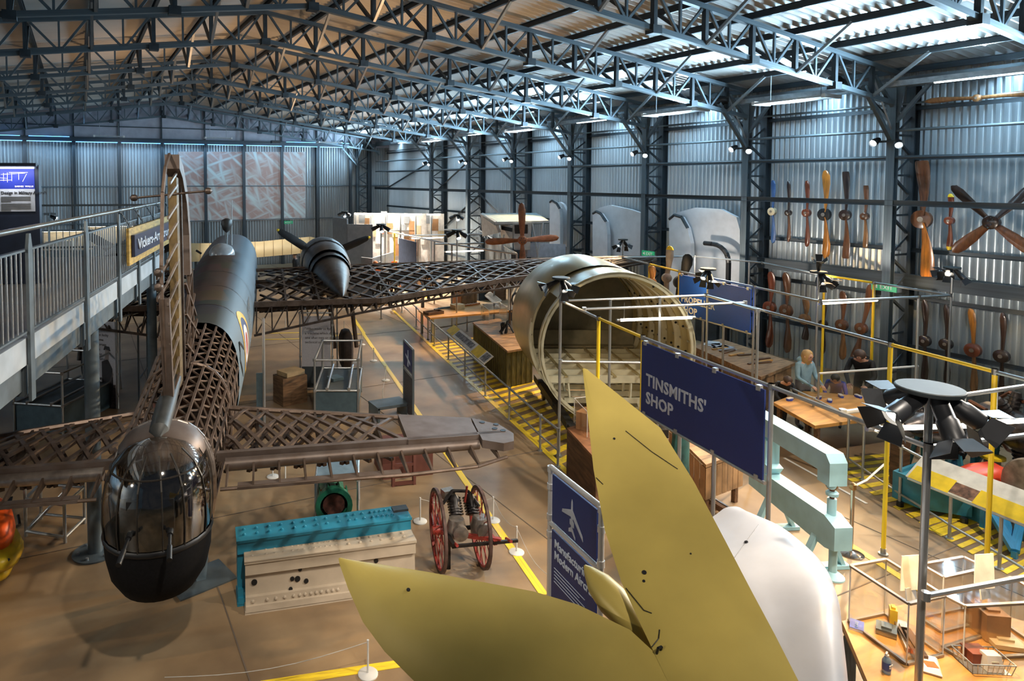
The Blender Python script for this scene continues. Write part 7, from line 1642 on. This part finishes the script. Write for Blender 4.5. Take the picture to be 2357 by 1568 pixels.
    MB().box(H0+Vector((0, .09*s, -.045*s)), (.045*s, .008*s, .008*s)).build('mouth', mat('lip', (.35, .12, .10), .5), t, local=True)
    if hood: MB().lathe([(.05*s, -.05*s), (.12*s, -.02*s), (.13*s, .05*s), (.08*s, .09*s)], Vector(J['nk'])*s+back*.07*s, (0, -.5, 1), 14).build('hood', top, t, True, True)
    return t
HB, HDK, HBL, HGR = mat('brown hair', (.05, .025, .015), .6), mat('dark hair', (.02, .015, .012), .6), mat('blond hair', (.42, .26, .10), .6), mat('orange cap', (.55, .2, .08), .6)
DKC, LBC, BLC, JNS, GRC = mat('black cloth', (.012, .013, .016), .8), mat('pale blue cloth', (.22, .36, .44), .8), mat('royal blue cloth', (.02, .06, .38), .8), mat('denim', (.06, .08, .13), .8), mat('grey cloth', (.12, .12, .13), .8)
def face_to(p, q): d = Vector(q)-Vector(p); return math.atan2(-d.x, d.y)
tc_ = V3(sum([atZ(x, y, .8) for x, y in tbq], Vector())/5, 0)
def at_head(px, py, z): return V3(atZ(px, py, z), 0)
def place(px, py, z, tgt, off): h = at_head(px, py, z); d = (Vector(tgt)-h); d.z = 0; return h-d.normalized()*off
tg1, tg2, tg3, tg4 = tc_, V3(atZ(1930, 945, .8), 0), V3(atZ(1850, 945, .8), 0), V3(atZ(1905, 950, .8), 0)
p = place(1862, 822, 1.52, tg1, .14); person(p, face_to(p, tg1), 'person in a pale blue hooded top standing at the activity table', LBC, GRC, HBL, 'work', .97, 'long', True)
p = place(1978, 822, 1.48, tg2, .42); person(p, face_to(p, tg2), 'person in a black jacket bending over the activity table behind the screen', DKC, DKC, HB, 'lean', 1.06, 'short', True)
p = place(1816, 880, 1.12, tg3, .34); person(p, face_to(p, tg3), 'dark-haired child in black leaning on the left of the activity table', DKC, DKC, HB, 'lean', .80)
p = place(1922, 876, 1.08, tg4, .34); person(p, face_to(p, tg4), 'child in a royal blue jumper leaning over the activity table', BLC, JNS, HDK, 'lean', .78)
p = V3(atD(680, 580, 31.5), 0); person(p, .9, 'person in a dark top and pale jeans walking past the far cream wing', DKC, mat('pale denim', (.35, .38, .42), .8), HB, 'stand', 1.0)
p = V3(atD(700, 580, 32.9), 0); person(p, .9, 'person in a brown jacket walking before the far cream wing, right of a pair', mat('brown cloth', (.08, .05, .04), .8), GRC, HB, 'stand', 1.0)
p = V3(atD(864, 580, 28.5), 0); person(p, 3.0, 'person in a dark coat with orange scarf at the far workshop doorway', mat('orange cloth', (.6, .12, .02), .8), DKC, HGR, 'stand', .98)
p = V3(atD(876, 585, 29.5), 0); person(p, 2.4, 'grey-haired person in black seated low in the far workshop', DKC, DKC, mat('grey hair', (.3, .28, .26), .6), 'stand', .9)
p = V3(atD(884, 590, 28.8), 0); person(p, 2.6, 'person with fair hair in slate clothes in the far workshop', JNS, JNS, HBL, 'stand', .80)
p = V3(atD(906, 580, 27.4), 0); person(p, 3.0, 'person in a dark top beside the far yellow post', DKC, DKC, HGR, 'stand', .98)
p = V3(atD(443, 610, 24.5), 0); person(p, 2.0, 'person in a blue top and cap beyond the bomber fuselage', mat('sky blue cloth', (.03, .22, .55), .8), DKC, HDK, 'stand', 1.0)
# ------------------------------------------------------------------ small fittings
EXG = mat('exit green', (.01, .28, .12), .5, emit=.12, ecol=(.02, .5, .2))
def exit_sign(p, u, label):
    p, u = Vector(p), Vector(u).normalized(); t = thing('exit_sign', label, 'sign', p, group='green exit signs'); n = Vector((u.y, -u.x, 0)); n = n if n.dot(EYE-p) > 0 else -n
    MB().prism([(-.27, -.09), (.27, -.09), (.27, .09), (-.27, .09)], p, u, (0, 0, 1), .03).build('plate', EXG, t)
    text('lettering', 'EXIT', p+u*-.09-Vector((0, 0, .05))+n*.018, u, (0, 0, 1), .14, WHITE, t)
    MB().prism([(-.23, .0), (-.14, .05), (-.14, -.05)], p+n*.018, u, (0, 0, 1), .006).build('arrow', WHITE, t)
exit_sign(atY(664, 512, YF-.35), (1, 0, 0), 'green exit sign on the end wall right of the projected picture')
exit_sign(atX(2035, 661, 17.2), (0, -1, 0), 'green exit sign on the wall column at the propeller display')
exit_sign(atX(1492, 584, 17.2), (0, -1, 0), 'green exit sign between the white wing panels')
for px, py, l in ((1920, 188, 'black round loudspeaker under the eave nearest the camera'), (1660, 232, 'black round loudspeaker under the eave in the next bay')):
    p = atX(px, py, 16.4); t = thing('loudspeaker', l, 'speaker', p, group='round loudspeakers')
    MB().lathe([(.05, .10), (.16, .08), (.20, 0), (.20, -.04), (.17, -.07), (.03, -.05)], p, (.3, .2, 1), 20).build('drum', BLACK, t, True); rod('bracket', p+Vector((0, 0, .05)), p+Vector((.1, 0, .45)), .015, STEEL, t)
pj = thing('projector', 'black projector hanging below the end truss', 'projector', atY(634, 327, 38.6)); p = atY(634, 327, 38.6); MB().box(p, (.5, .4, .16)).build('body', BLACK, pj); rod('hanger', p+Vector((0, 0, .08)), p+Vector((0, 0, .8)), .02, STEEL, pj); MB().lathe([(.05, 0), (.05, .06)], p+Vector((0, .2, 0)), (0, 1, 0), 10).build('lens', ALU, pj)
